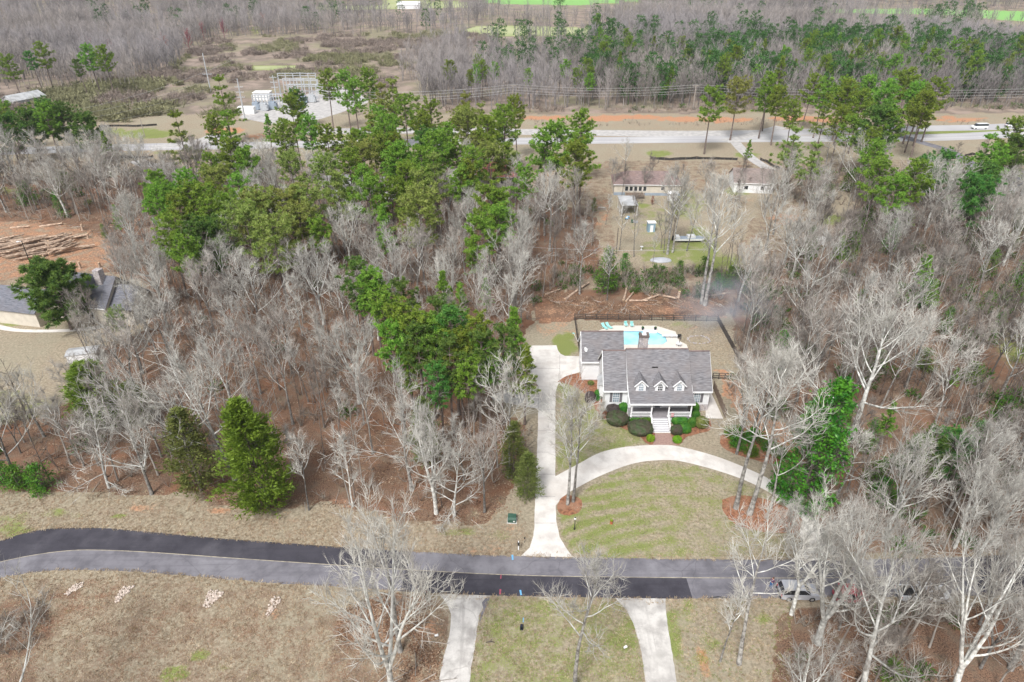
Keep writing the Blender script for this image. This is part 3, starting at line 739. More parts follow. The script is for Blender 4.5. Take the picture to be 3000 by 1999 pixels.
def slab(mb, prof, x0, x1, th=0.16, mi=0):
    """roof sheet following a (y, z) profile, thickness th"""
    n = len(prof)
    vs = [(x0, y, z) for y, z in prof] + [(x1, y, z) for y, z in prof] + [(x0, y, z - th) for y, z in prof] + [(x1, y, z - th) for y, z in prof]
    fs = []
    for i in range(n - 1):
        fs += [(i, n + i, n + i + 1, i + 1), (2 * n + i, 2 * n + i + 1, 3 * n + i + 1, 3 * n + i), (i, i + 1, 2 * n + i + 1, 2 * n + i), (n + i, 3 * n + i, 3 * n + i + 1, n + i + 1)]
    fs += [(0, 2 * n, 3 * n, n), (n - 1, 2 * n - 1, 4 * n - 1, 3 * n - 1)]
    mb.add(vs, fs, mi)
# walls
mb = MB()
gable_x(mb, 18.9, 28.7, 90.0, 100.2, 0, 4.25, 95.3, 8.95)
hp("main_wall", mb, M['siding'])
mb = MB(); gable_x(mb, 15.2, 18.88, 90.95, 99.6, 0, 4.25, 95.25, 8.72); hp("wing_wall", mb, M['siding'])
mb = MB(); gable_x(mb, 28.72, 32.2, 90.85, 99.6, 1.25, 4.2, 95.2, 8.66); hp("wing_wall", mb, M['siding'])
mb = MB(); mb.b2(28.72, 32.22, 90.83, 99.62, 0, 1.25); hp("stone_foundation", mb, M['stone_pale'])
mb = MB(); gable_x(mb, 12.3, 19.3, 99.75, 105.7, 0.12, 4.15, 102.8, 7.98); hp("garage_wall", mb, M['siding'])
mb = MB(); mb.b2(12.27, 15.18, 99.72, 105.72, 0, 0.14); hp("foundation", mb, M['stone'])
# roofs
def roof(name, prof, x0, x1):
    mb = MB(); slab(mb, prof, x0, x1); return hp(name, mb, M['shingle'])
roof("main_roof", [(87.2, 4.08), (89.6, 4.62), (95.3, 9.28), (100.6, 4.9)], 18.66, 28.95)
roof("wing_roof", [(90.55, 4.2), (95.25, 9.0), (99.9, 4.3)], 14.85, 18.64)
roof("wing_roof", [(90.45, 4.15), (95.2, 8.92), (99.9, 4.3)], 28.97, 32.45)
roof("garage_roof", [(99.35, 4.12), (102.8, 8.25), (106.1, 4.3)], 12.02, 19.45)
for nm, x0, x1, y, z in (("ridge_cap", 18.66, 28.95, 95.3, 9.28), ("ridge_cap", 14.85, 18.64, 95.25, 9.0), ("ridge_cap", 28.97, 32.45, 95.2, 8.92), ("ridge_cap", 12.02, 19.45, 102.8, 8.25)):
    mb = MB(); mb.b2(x0 + .02, x1 - .02, y - 0.13, y + 0.13, z - 0.06, z + 0.04); hp(nm, mb, M['shingle_brown'])
# rake boards and gutters
def board(*q):
    mb = MB(); mb.path(q, [.09] * len(q), 4); hp("rake_board", mb, M['trim'])
for x, y0, ze, yr, zr, yb, zb in ((14.85, 90.55, 4.2, 95.25, 9.0, 99.9, 4.3), (12.02, 99.35, 4.12, 102.8, 8.25, 106.1, 4.3), (32.45, 90.45, 4.15, 95.2, 8.92, 99.9, 4.3)):
    board((x, y0, ze - .13), (x, yr, zr - .13), (x, yb, zb - .13))
for x in (18.66, 28.95):
    board((x, 87.2, 3.96), (x, 89.6, 4.5), (x, 90.6, 5.3))
for x0, x1, y, z in ((18.66, 28.95, 87.14, 3.98), (14.85, 18.64, 90.49, 4.1), (28.97, 32.45, 90.39, 4.05), (12.02, 15.1, 99.29, 4.02)):
    mb = MB(); mb.b2(x0, x1, y - 0.11, y + 0.05, z - 0.16, z + 0.06); hp("gutter", mb, M['trim'])
# windows
def window(x, z, w_, h_, y, shut=True, arch=False, parent=None, dark=False, nx=3, nz=4):
    pr = parent or house
    mb = MB()
    mb.b2(x - w_ / 2 - .07, x + w_ / 2 + .07, y - .06, y, z - .09, z + h_ + .07)
    fr = hp("window", mb, M['trim'], pr)
    mb = MB()
    mb.b2(x - w_ / 2, x + w_ / 2, y - .075, y - .055, z, z + h_)
    if arch:
        pts = [(x + w_ / 2 * math.cos(t), z + h_ + w_ / 2 * math.sin(t)) for t in [math.pi * k / 10 for k in range(11)]]
        mb.add([(a, y - .075, b) for a, b in pts] + [(a, y - .02, b) for a, b in pts], [tuple(range(11))[::-1]] + [(i, i + 1, 12 + i, 11 + i) for i in range(10)])
    g = hp("pane", mb, M['glass_dark'] if dark else M['glass'], fr)
    mb = MB()
    for i in range(1, nx): mb.b2(x - w_ / 2 + w_ * i / nx - .018, x - w_ / 2 + w_ * i / nx + .018, y - .092, y - .076, z, z + h_)
    for i in range(1, nz): mb.b2(x - w_ / 2, x + w_ / 2, y - .094, y - .0765, z + h_ * i / nz - (.03 if i * 2 == nz else .016), z + h_ * i / nz + (.03 if i * 2 == nz else .016))
    if arch:
        for t in (0.7, 1.57, 2.44): mb.path([(x, y - .085, z + h_), (x + w_ / 2 * math.cos(t), y - .085, z + h_ + w_ / 2 * math.sin(t))], [.02, .02], 4)
        mb.b2(x - w_ / 2, x + w_ / 2, y - .096, y - .077, z + h_ - .03, z + h_ + .03)
    hp("grille", mb, M['trim'], fr)
    if shut:
        for s in (-1, 1):
            mb = MB(); mb.b2(x + s * (w_ / 2 + .30) - .21, x + s * (w_ / 2 + .30) + .21, y - .05, y - .001, z - .05, z + h_ + .04); hp("shutter", mb, M['shutter'], pr)
    return fr
window(17.0, 1.75, 1.0, 1.75, 90.94)
window(30.2, 1.75, 1.0, 1.75, 90.84)
window(20.7, 1.75, 1.0, 1.75, 89.99); window(26.7, 1.75, 1.0, 1.75, 89.99)
# bay on the gable end
mb = MB(); mb.prism([(15.19, 93.0), (15.19, 96.2), (14.55, 95.7), (14.55, 93.5)], 1.2, 3.35)
bay = hp("bay", mb, M['siding'])
mb = MB(); mb.add([(15.18, 92.8, 3.95), (15.18, 96.4, 3.95), (14.35, 95.8, 3.36), (14.35, 93.4, 3.36), (15.18, 92.8, 3.36), (15.18, 96.4, 3.36)], [(0, 1, 2, 3), (0, 3, 4), (1, 5, 2), (4, 3, 2, 5)])
hp("bay_roof", mb, M['tin_roof'], bay)
mb = MB(); mb.b2(14.50, 14.548, 93.7, 95.5, 1.6, 3.1); hp("pane", mb, M['glass_dark'], bay)
mb = MB()
for yy in (93.68, 94.0, 94.3, 94.6, 94.9, 95.2, 95.52): mb.b2(14.47, 14.498, yy - .03, yy + .03, 1.55, 3.15)
for zz in (1.58, 2.0, 2.35, 2.7, 3.12): mb.b2(14.472, 14.497, 93.7, 95.5, zz - .03, zz + .03)
hp("grille", mb, M['trim'], bay)
# door
mb = MB(); mb.b2(23.0, 24.4, 89.93, 89.995, 1.26, 3.5); dr = hp("door", mb, M['trim'])
mb = MB(); mb.b2(23.27, 24.13, 89.905, 89.928, 1.3, 3.4); hp("door_panel", mb, M['door_grey'], dr)
mb = MB()
for s in (0, 1): mb.b2(23.04 + s * 1.12, 23.22 + s * 1.12, 89.908, 89.928, 1.5, 3.4)
hp("side_light", mb, M['glass_dark'], dr)
mb = MB(); mb.b2(23.95, 24.05, 89.86, 89.903, 2.25, 2.35); hp("handle", mb, M['steel'], dr)
# porch
mb = MB(); mb.b2(18.95, 28.65, 87.5, 89.99, 1.05, 1.25); hp("porch_floor", mb, M['deck_grey'])
mb = MB(); mb.b2(18.98, 22.2, 87.56, 87.7, 0, 1.04); mb.b2(25.0, 28.62, 87.56, 87.7, 0, 1.04); mb.b2(18.98, 19.1, 87.72, 89.98, 0, 1.04); mb.b2(28.5, 28.62, 87.72, 89.98, 0, 1.04); hp("porch_skirt", mb, M['siding'])
for x in (19.05, 22.25, 25.0, 28.55):
    mb = MB(); mb.b2(x - .10, x + .10, 87.5, 87.7, 1.25, 4.0); mb.b2(x - .14, x + .14, 87.46, 87.74, 1.25, 1.4); mb.b2(x - .14, x + .14, 87.46, 87.74, 3.74, 3.9); hp("porch_post", mb, M['trim'])
for x0, x1 in ((19.15, 22.15), (25.1, 28.45)):
    mb = MB(); mb.b2(x0, x1, 87.54, 87.64, 2.06, 2.16); mb.b2(x0, x1, 87.55, 87.63, 1.36, 1.43)
    rl = hp("railing", mb, M['trim'])
    mb = MB(); n = int((x1 - x0) / .15)
    for i in range(n): xx = x0 + (x1 - x0) * (i + .5) / n; mb.b2(xx - .026, xx + .026, 87.56, 87.61, 1.43, 2.06)
    hp("baluster", mb, M['trim'], rl)
# steps: 7 risers white, treads grey
mb, mt = MB(), MB()
for i in range(7):
    z1 = 1.25 - (i + 1) * 1.25 / 8; y1 = 87.49 - i * 0.355
    mb.b2(22.38, 24.88, y1 - .30, y1 - .005, 0, z1 - .032)
    mb.b2(22.36, 24.90, y1 - .355, y1 - .301, 0, z1 - .004)
    mt.b2(22.34, 24.92, y1 - .302, y1 - .005, z1 - .03, z1)
st = hp("steps", mb, M['trim']); hp("tread", mt, M['tread_grey'], st)
for x in (22.25, 25.0):
    mb = MB(); mb.path([(x, 87.45, 2.1), (x, 85.1, 0.95)], [.06, .06], 4); mb.path([(x, 87.4, 1.35), (x, 85.1, 0.2)], [.05, .05], 4)
    for k in range(13): f = (k + .5) / 13; mb.path([(x, 87.4 - 2.3 * f, 1.35 - 1.15 * f), (x, 87.4 - 2.3 * f, 2.08 - 1.15 * f)], [.022, .022], 4)
    mb.b2(x - .07, x + .07, 84.98, 85.12, 0, 1.05); hp("handrail", mb, M['trim'])
# dormers
for i, xc in enumerate((20.65, 23.72, 26.78)):
    yf, z0, ze, zp = 89.75, 4.55, 5.88, 6.78
    mb = MB(); w2 = 0.80
    yb = 93.4
    vs = [(xc - w2, yf, z0), (xc + w2, yf, z0), (xc + w2, yf, ze), (xc, yf, zp), (xc - w2, yf, ze), (xc - w2, yb, z0), (xc + w2, yb, z0), (xc + w2, yb, ze), (xc, yb, zp), (xc - w2, yb, ze)]
    mb.add(vs, [(0, 1, 2, 3, 4), (0, 4, 9, 5), (1, 6, 7, 2), (5, 9, 8, 7, 6)])
    d = hp("dormer", mb, M['siding'])
    mb = MB()
    for s in (-1, 1):
        a = [(xc, yf - .22, zp + .13), (xc + s * 1.06, yf - .22, ze - .12)]
        q = [(xc, 94.0, zp + .13), (xc + s * 1.06, 92.6, ze - .12)]
        vs = [a[0], a[1], q[1], q[0]] + [(x, y, z - .09) for x, y, z in (a[0], a[1], q[1], q[0])]
        mb.add(vs, [(0, 1, 2, 3), (7, 6, 5, 4), (0, 4, 5, 1), (1, 5, 6, 2), (2, 6, 7, 3), (3, 7, 4, 0)])
    hp("dormer_roof", mb, M['shingle'], d)
    mb = MB()
    for s in (-1, 1): mb.path([(xc, yf - .24, zp + .03), (xc + s * 1.08, yf - .24, ze - .21)], [.10, .10], 4)
    hp("dormer_trim", mb, M['trim'], d)
    window(xc, 4.85, 0.72, 0.82, yf - .01, False, True, d, dark=(i == 1), nx=3, nz=2)
# chimney, vent, dish, pipe
mb = MB(); mb.b2(21.05, 22.55, 96.6, 97.5, 3.0, 10.6); ch = hp("chimney", mb, M['stone_pale'])
mb = MB(); mb.b2(20.97, 22.63, 96.52, 97.58, 10.6, 10.95); mb.b2(21.0, 21.4, 96.55, 97.55, 10.952, 11.12); mb.b2(22.2, 22.6, 96.55, 97.55, 10.952, 11.12); hp("chimney_crown", mb, M['stone_dark'], ch)
mb = MB(); mb.b2(21.45, 22.15, 96.75, 97.35, 10.953, 11.05); hp("chimney_cap", mb, M['white_plastic'], ch)
mb = MB(); mb.box((23.2, 92.75, 7.3), (0.95, 0.16, 0.14)); hp("roof_vent", mb, M['black_metal'])
mb = MB(); mb.path([(24.85, 90.35, 5.1), (24.85, 90.35, 5.5)], [.06, .06], 8); hp("vent_pipe", mb, M['black_metal'])
mb = MB()
for k in range(12):
    pass
dc = Vector((12.75, 100.4, 5.95)); dn = Vector((0.55, -0.6, 0.55)).normalized(); da = dn.cross(Vector((0, 0, 1))).normalized(); db = dn.cross(da)
vs = [dc - dn * .1] + [dc + da * .36 * math.cos(t) + db * .44 * math.sin(t) for t in [k * math.pi / 8 for k in range(16)]]
mb.add(vs, [(0, 1 + k, 1 + (k + 1) % 16) for k in range(16)]); mb.path([dc - dn * .1, dc + Vector((-.05, .15, -.75))], [.04, .04], 6); mb.path([dc - dn * .1 - db * .3, dc + dn * .5], [.02, .02], 4); mb.box(tuple(dc + dn * .5), (.1, .1, .1))
hp("satellite_dish", mb, M['white_plastic'])
mb = MB(); mb.b2(22.05, 22.2, 89.88, 89.99, 2.2, 2.5); hp("wall_lamp", mb, M['black_metal'])
mb = MB(); mb.b2(12.235, 12.28, 100.5, 103.0, 0.2, 2.5); gd = hp("garage_door", mb, M['trim'])
mb = MB()
for zz in (.75, 1.3, 1.85): mb.b2(12.228, 12.234, 100.5, 103.0, zz - .02, zz + .02)
hp("panel_groove", mb, M['shutter'], gd)
# flag by the porch rail
fl = thing("flag", "small red and white striped flag stuck in the hedge by the porch rail", "flag", (25.35, 87.2, 0))
mb = MB(); mb.path([(0, 0, 0), (0, 0, 2.3)], [.018, .018], 5); mb.build("pole", M['white_plastic'], fl)
mb = MB()
for k in range(7): mb.b2(.02, .45, -.012, .012, 1.5 + k * .1, 1.6 + k * .1 - .001, k % 2)
mb.build("cloth", [M['lamp_red'], M['white_plastic']], fl)

# ================================================================ POOL YARD
def zq(x, y, z=0): return px(1680 + x / 3.733, 900 + y / 3.733, z)
deck_out = [(250, 270), (440, 208), (900, 210), (1115, 275), (1160, 378), (1235, 415), (1262, 480), (560, 500), (250, 480)]
pool_in = [(330, 272), (895, 272), (1005, 330), (1022, 380), (975, 414), (330, 418)]
do, pi_ = [zq(*p) for p in deck_out], [zq(*p) for p in pool_in]
pool = thing("swimming_pool", "turquoise swimming pool in a pale concrete deck behind the white house", "pool", (sum(p.x for p in pi_) / 6, sum(p.y for p in pi_) / 6, 0))
po = pool.location
bm = bmesh.new()
vo = [bm.verts.new((p.x - po.x, p.y - po.y, .14)) for p in do]; vi = [bm.verts.new((p.x - po.x, p.y - po.y, .14)) for p in pi_]
es = [bm.edges.new((vo[i], vo[(i + 1) % len(vo)])) for i in range(len(vo))] + [bm.edges.new((vi[i], vi[(i + 1) % 6])) for i in range(6)]
bmesh.ops.triangle_fill(bm, use_beauty=True, edges=es)
for ring in (vo, vi):
    lowr = [bm.verts.new((v.co.x, v.co.y, 0.0)) for v in ring]
    for i in range(len(ring)): bm.faces.new((ring[i], ring[(i + 1) % len(ring)], lowr[(i + 1) % len(ring)], lowr[i]))
bmesh.ops.recalc_face_normals(bm, faces=bm.faces)
mm = bpy.data.meshes.new("pool_deck"); bm.to_mesh(mm); bm.free(); mm.materials.append(M['pool_deck'])
o = bpy.data.objects.new("pool_deck", mm); COL.objects.link(o); o.parent = pool
mb = MB(); c = Vector((0, 0, 0))
mb.add([((p.x - po.x) * .99, (p.y - po.y) * .985, .05) for p in pi_], [tuple(range(6))[::-1]]); o = mb.build("water", M['pool_water'], pool)
for f in o.data.polygons:
    if f.normal.z < 0: o.data.flip_normals()
mb = MB()
for i in range(6):
    a, b = pi_[i] - po, pi_[(i + 1) % 6] - po
    a, b = Vector((a.x * .992, a.y * .988, .085)), Vector((b.x * .992, b.y * .988, .085))
    mb.path([a, b], [.075, .075], 4)
mb.build("tile_band", M['pool_tile'], pool)
a = zq(762, 288); b_ = zq(900, 252)
mb = MB(); mb.b2(a.x - po.x, b_.x - po.x, a.y - po.y, b_.y - po.y, .06, .20); mb.build("ledge", M['white_plastic'], pool)
dbd = thing("diving_board", "white diving board at the pointed end of the turquoise pool", "diving board", zq(1050, 335, .14))
mb = MB(); mb.b2(-1.5, 1.6, -.24, .24, .42, .50); mb.build("board", M['white_plastic'], dbd)
mb = MB(); mb.b2(.3, .5, -.22, .22, 0, .418); mb.b2(1.2, 1.45, -.22, .22, 0, .418); mb.build("stand", M['steel'], dbd)
def lounger(loc, rz, label):
    t = thing("sun_lounger", label, "sun lounger", loc, rz, "aqua loungers by the pool")
    mb = MB(); mb.box((0, -.35, .36), (.62, 1.25, .07)); mb.build("seat", M['aqua'], t)
    mb = MB(); mb.add([(-.31, .27, .33), (.31, .27, .33), (.31, .85, .80), (-.31, .85, .80), (-.31, .27, .40), (.31, .27, .40), (.31, .82, .86), (-.31, .82, .86)], [(0, 1, 2, 3)[::-1], (4, 5, 6, 7), (0, 1, 5, 4), (1, 2, 6, 5), (2, 3, 7, 6), (3, 0, 4, 7)]); mb.build("backrest", M['aqua'], t)
    for sx in (-.26, .26):
        for sy in (-.85, .2): mb = MB(); mb.b2(sx - .035, sx + .035, sy - .035, sy + .035, 0, .325); mb.build("leg", M['white_plastic'], t)
    return t
lounger(zq(338, 232, 0), R(28), "aqua sun lounger at the pool deck corner, farther from the pool chairs")
lounger(zq(385, 225, 0), R(30), "aqua sun lounger set beside another, the one closer to the pool chairs")
def pchair(loc, rz, label):
    t = thing("pool_chair", label, "chair", loc, rz, "aqua and white chairs by the pool")
    mb = MB(); mb.box((0, 0, .42), (.62, .60, .07)); mb.build("seat", M['aqua'], t)
    mb = MB(); mb.box((0, .34, .78), (.62, .08, .70)); mb.build("backrest", M['aqua'], t)
    for sx in (-.33, .33):
        mb = MB(); mb.box((sx, 0, .62), (.06, .62, .05)); mb.build("armrest", M['white_plastic'], t)
        for sy in (-.27, .27): mb = MB(); mb.b2(sx - .03, sx + .03, sy - .03, sy + .03, 0, .59); mb.build("leg", M['white_plastic'], t)
pchair(zq(572, 215, .14), R(12), "aqua pool chair with white frame, closer to the two loungers")
pchair(zq(637, 218, .14), R(3), "aqua pool chair with white frame, closer to the diving board")
def planter(loc, label):
    t = thing("planter", label, "planter", loc, 0, "navy urns by the pool")
    mb = MB(); mb.path([(0, 0, 0), (0, 0, .1), (0, 0, .45), (0, 0, .6)], [.16, .19, .29, .26], 12); mb.build("pot", M['car_navy'], t)
    mb = MB()
    for k in range(40): a = random.uniform(0, 6.28); r = random.uniform(0, .24); mb.twig(Vector((r * math.cos(a), r * math.sin(a), .6)), Vector((r * 1.7 * math.cos(a), r * 1.7 * math.sin(a), .6 + random.uniform(.1, .35))), .04)
    mb.build("plant", M['boxwood'], t)
planter(zq(757, 250, .14), "navy urn on the pool deck, beside the white ledge and nearer the chairs")
planter(zq(893, 250, .14), "navy urn on the pool deck where the pool starts to narrow")
t = thing("grill", "black barbecue grill standing at the outer edge of the pool deck", "grill", zq(1155, 350, .05))
mb = MB(); mb.box((0, 0, .72), (.62, .5, .3)); mb.path([(-.31, 0, .87), (.31, 0, .87)], [.24, .24], 12); mb.build("firebox", M['black_metal'], t)
for sx in (-.26, .26):
    for sy in (-.2, .2): mb = MB(); mb.b2(sx - .025, sx + .025, sy - .025, sy + .025, 0, .57); mb.build("leg", M['black_metal'], t)
t = thing("patio_set", "white garden table with a folded parasol at the pool deck's far corner", "table", zq(1148, 430, .14))
mb = MB(); mb.path([(0, 0, .70), (0, 0, .74)], [.55, .55], 18); mb.build("tabletop", M['white_plastic'], t)
for k in range(4): mb = MB(); a = k * 1.571 + .78; mb.path([(.4 * math.cos(a), .4 * math.sin(a), 0), (.3 * math.cos(a), .3 * math.sin(a), .695)], [.03, .03], 5); mb.build("leg", M['white_plastic'], t)
mb = MB(); mb.path([(0, 0, .1), (0.15, .12, 2.1)], [.03, .03], 6); mb.path([(0.06, .05, .95), (.12, .10, 1.6), (.16, .13, 2.25)], [.05, .12, .03], 8); mb.build("parasol", M['stone_dark'], t)
# fire ring in the yard: low circle of stones
t = zq(1370, 360)
mb = MB(); rg = random.Random(3)
def rockmesh(mb, c, r, rg, mi=0):
    p = [Vector((rg.uniform(.7, 1.25) * x, rg.uniform(.7, 1.25) * y, rg.uniform(.6, 1.0) * z)) for x, y, z in ((1, 0, 0), (-1, 0, 0), (0, 1, 0), (0, -1, 0), (0, 0, 1), (0, 0, -.6), (.6, .6, .5), (-.6, .6, .5), (.6, -.6, .5), (-.6, -.6, .5))]
    a = rg.uniform(0, 6.28); ca, sa = math.cos(a), math.sin(a)
    vs = [(c[0] + r * (q.x * ca - q.y * sa), c[1] + r * (q.x * sa + q.y * ca), c[2] + r * q.z) for q in p]
    mb.add(vs, [(4, 6, 7), (4, 7, 9), (4, 9, 8), (4, 8, 6), (0, 2, 6), (2, 7, 6), (2, 1, 7), (1, 9, 7), (1, 3, 9), (3, 8, 9), (3, 0, 8), (0, 6, 8), (0, 5, 2), (2, 5, 1), (1, 5, 3), (3, 5, 0)], mi)
for k in range(30):
    a = k / 30 * 6.283; rockmesh(mb, (2.1 * math.cos(a) + rg.uniform(-.2, .2), 1.5 * math.sin(a) + rg.uniform(-.15, .15), .05), rg.uniform(.12, .24), rg)
o = mb.build("stone_ring", M['stone_pale']); o.location = t; tag(o, "low oval ring of pale stones lying in the fenced back lawn", "stone ring")

# fences
def fence(name, label, A, B, h, m, n, rails=(.25, .75, 1.2), picket=True, solid=False, post_h=None):
    d = B - A; L_ = d.length
    t = thing(name, label, "fence", A, math.atan2(d.y, d.x))
    for i in range(n + 1):
        mb = MB(); x = L_ * i / n; mb.b2(x - .07, x + .07, -.07, .07, 0, (post_h or h) + .12); mb.build("post", m, t)
    mb = MB()
    for z in rails: mb.b2(.05, L_ - .05, -.028, .028, z - .055, z + .055)
    mb.build("rail", m, t)
    if picket:
        mb = MB(); k = int(L_ / (.13 if solid else .34)); wd = .055 if solid else .018
        for i in range(k): x = L_ * (i + .5) / k; mb.b2(x - wd, x + wd, -.05, -.03, .08, h)
        mb.build("picket_panel", m, t)
    return t
fence("pool_fence", "long dark picket fence along the back of the pool yard", px(1683, 936), px(2102, 942), 1.25, M['black_fence'], 13)
fence("pool_fence", "dark fence running from the back corner down beside the garage", px(1683, 937), px(1699, 1046), 1.25, M['black_fence'], 7)
fence("pool_fence", "dark picket fence running down the side of the yard next to the smoke", px(2102, 942), px(2172, 1070), 1.25, M['black_fence'], 8, solid=True)
fence("board_fence", "brown board fence stepping down beside the concrete patio", px(2090, 1140), px(2124, 1224), 1.6, M['wood_fence'], 6, solid=True, rails=(.4, 1.3))
fence("rail_fence", "short dark rail fence between the house corner and the side fence", px(2087, 1110), px(2140, 1112), 1.1, M['black_fence'], 3, picket=False)
t = thing("pole_net", "white pool net on a pole leaning against the dark fence by the garage", "pool net", px(1696, 1008))
mb = MB(); mb.path([(0, 0, .1), (-.9, 1.2, 1.5)], [.035, .035], 5); mb.build("pole", M['white_plastic'], t)
mb = MB(); mb.box((-1.0, 1.3, 1.62), (.4, .3, .05)); mb.build("net_frame", M['aqua'], t)

# ================================================================ STREET FURNITURE AND LAWN THINGS
t = thing("utility_box", "dark green utility box with a white sticker at the wood's edge", "utility box", px(1500, 1526), R(-4))
mb = MB(); mb.b2(-.55, .55, -.45, .45, 0, .62); mb.add([(-.57, -.5, .62), (.57, -.5, .62), (.57, .47, .62), (-.57, .47, .62), (-.55, -.30, .86), (.55, -.30, .86), (.55, .45, .92), (-.55, .45, .92)], [(0, 1, 5, 4), (1, 2, 6, 5), (2, 3, 7, 6), (3, 0, 4, 7), (4, 5, 6, 7), (3, 2, 1, 0)]); mb.build("cabinet", M['utility_green'], t)
mb = MB(); mb.b2(.18, .42, -.462, -.451, .22, .42); mb.build("sticker", M['paint_white'], t)
mb = MB(); mb.b2(-.68, .68, -.58, .58, 0, .06); mb.build("base_slab", M['concrete_old'], t)
t = thing("marker_post", "white mailbox post with a black box beside the main driveway mouth", "mailbox", px(1519, 1611))
mb = MB(); mb.b2(-.06, .06, -.06, .06, 0, 1.15); mb.b2(-.05, .05, -.055, .055, 1.3, 1.55); mb.build("post", M['trim'], t)
mb = MB(); mb.b2(-.13, .13, -.28, .22, 1.02, 1.2); mb.path([(0, -.28, 1.2), (0, .22, 1.2)], [.13, .13], 10); mb.build("box", M['black_metal'], t)
t = thing("garden_stake", "thin dark stake in the grass verge between mailbox and driveway", "stake", px(1537, 1590))
mb = MB(); mb.path([(0, 0, 0), (.03, 0, .5), (.02, 0, 1.0)], [.03, .03, .02], 5); mb.b2(-.1, .1, -.02, .02, .7, .95); mb.build("stake", M['black_metal'], t)
t = thing("lamp_post", "black lawn lamp post with a pale globe below the round mulch ring", "lamp post", px(1683, 1551))
mb = MB(); mb.path([(0, 0, 0), (0, 0, .25), (0, 0, .3), (0, 0, 1.8)], [.12, .12, .055, .045], 10); mb.build("post", M['black_metal'], t)
mb = MB(); mb.path([(0, 0, 1.8), (0, 0, 1.86), (0, 0, 2.02), (0, 0, 2.12)], [.06, .15, .16, .05], 10); mb.build("lamp_globe", M['lamp_clear'], t)
mb = MB(); mb.path([(0, 0, 2.121), (0, 0, 2.2)], [.12, .02], 8); mb.build("finial", M['black_metal'], t)
t = thing("hydrant", "short orange red hydrant with a lime green cap standing in the front lawn", "hydrant", px(1791, 1534))
mb = MB(); mb.path([(0, 0, 0), (0, 0, .06), (0, 0, .07), (0, 0, .5)], [.2, .2, .13, .13], 12); mb.path([(-.22, 0, .4), (.22, 0, .4)], [.06, .06], 8); mb.path([(0, -.24, .36), (0, 0, .36)], [.08, .08], 8); mb.build("barrel", M['terracotta'], t)
mb = MB(); mb.path([(0, 0, .5), (0, 0, .58), (0, 0, .70), (0, 0, .76)], [.18, .19, .13, .05], 12); mb.build("cap", M['boxwood_lime'], t)
t = thing("mailbox", "black mailbox on a black post beside the stained near driveway", "mailbox", px(1248, 1752))
mb = MB(); mb.b2(-.06, .06, -.06, .06, 0, 1.05); mb.b2(-.05, .05, -.3, .3, .98, 1.05); mb.build("post", M['black_metal'], t)
mb = MB(); mb.b2(-.13, .13, -.28, .30, 1.06, 1.2); mb.path([(0, -.28, 1.2), (0, .30, 1.2)], [.13, .13], 10); mb.build("box", M['black_metal'], t)
mb = MB(); mb.b2(.135, .15, -.15, -.1, 1.2, 1.42); mb.build("flag", M['lamp_red'], t)
o = MB(); rg = random.Random(9)
for k in range(60): a = rg.uniform(0, 6.28); r = rg.uniform(0, .4); o.twig(Vector((r * math.cos(a), r * math.sin(a), 0)), Vector((r * 1.6 * math.cos(a), r * 1.6 * math.sin(a), rg.uniform(.2, .5))), .04)
o = o.build("grass_clump", M['boxwood_bronze']); o.location = px(1252, 1757); tag(o, "tuft of dull plants at the foot of the black mailbox", "plant")
t = thing("meter_box", "small dark rounded valve box sitting on the near lawn", "utility box", px(1528, 1842))
mb = MB(); mb.b2(-.16, .16, -.2, .2, 0, .42); mb.path([(0, -.2, .42), (0, .2, .42)], [.16, .16], 10); mb.build("housing", M['car_navy'], t)
mb = MB(); mb.b2(-.19, .19, -.24, .24, 0, .06); mb.build("base", M['black_metal'], t)
o = mark("paint_streak", (1533, 1810), (1533, 1824), .12, M['paint_blue'])
for p, lb, rz in (((1277, 1868), "white flood light on the leafy ground left of the stained driveway", 0.1), ((1829, 1903), "white flood light on the lawn beside the straight near driveway", 0.4)):
    t = thing("flood_light", lb, "flood light", px(*p), rz)
    mb = MB(); mb.path([(0, 0, 0), (0, 0, .3)], [.03, .03], 6); mb.build("stake", M['black_metal'], t)
    mb = MB(); mb.path([(-.1, 0, .34), (.28, 0, .42)], [.10, .15], 10); mb.build("lamp_head", M['white_plastic'], t)
o = MB(); o.path([(0, 0, .1), (.5, .1, .12), (.95, 0, .1)], [.06, .06, .05], 6); o.path([(.4, 0, .12), (.7, .4, .2)], [.04, .02], 5); o = o.build("branch", M['bark_dark']); o.location = px(1424, 1884); tag(o, "fallen dark stick on the grass beside the stained driveway", "branch")
o = MB(); o.path([(0, 0, .04), (1.0, .1, .06), (2.0, -.05, .04)], [.05, .06, .05], 6); o = o.build("pipe", M['black_metal']); o.location = px(2080, 1752); tag(o, "black length of pipe lying on the road edge by the dark patch", "pipe")
# rock check dams in the near field
for i, (a, b, n, lb) in enumerate((((195, 1742), (236, 1712), 34, "narrow streak of pinkish rocks, the one by the dark brown weeds"), ((338, 1765), (375, 1722), 46, "streak of rocks second along from the dark weeds in the near field"), ((602, 1782), (634, 1735), 70, "widest wedge of pale rocks, spread at its top, in the near field"), ((785, 1802), (812, 1752), 34, "thin streak of rocks closest to the tall bare tree and mailbox"))):
    A, B = px(*a), px(*b); mb = MB(); rg = random.Random(40 + i)
    for k in range(n * 2):
        f = rg.random() ** .8; p = A.lerp(B, f); wd = .25 + (.75 if i == 2 else .45) * f
        rockmesh(mb, (p.x - A.x + rg.uniform(-wd, wd), p.y - A.y + rg.uniform(-.3, .3), .06), rg.uniform(.09, .17), rg)
    o = mb.build("rock_pile", M['rock']); o.location = A; tag(o, lb, "rock pile", "rock piles in the near field")

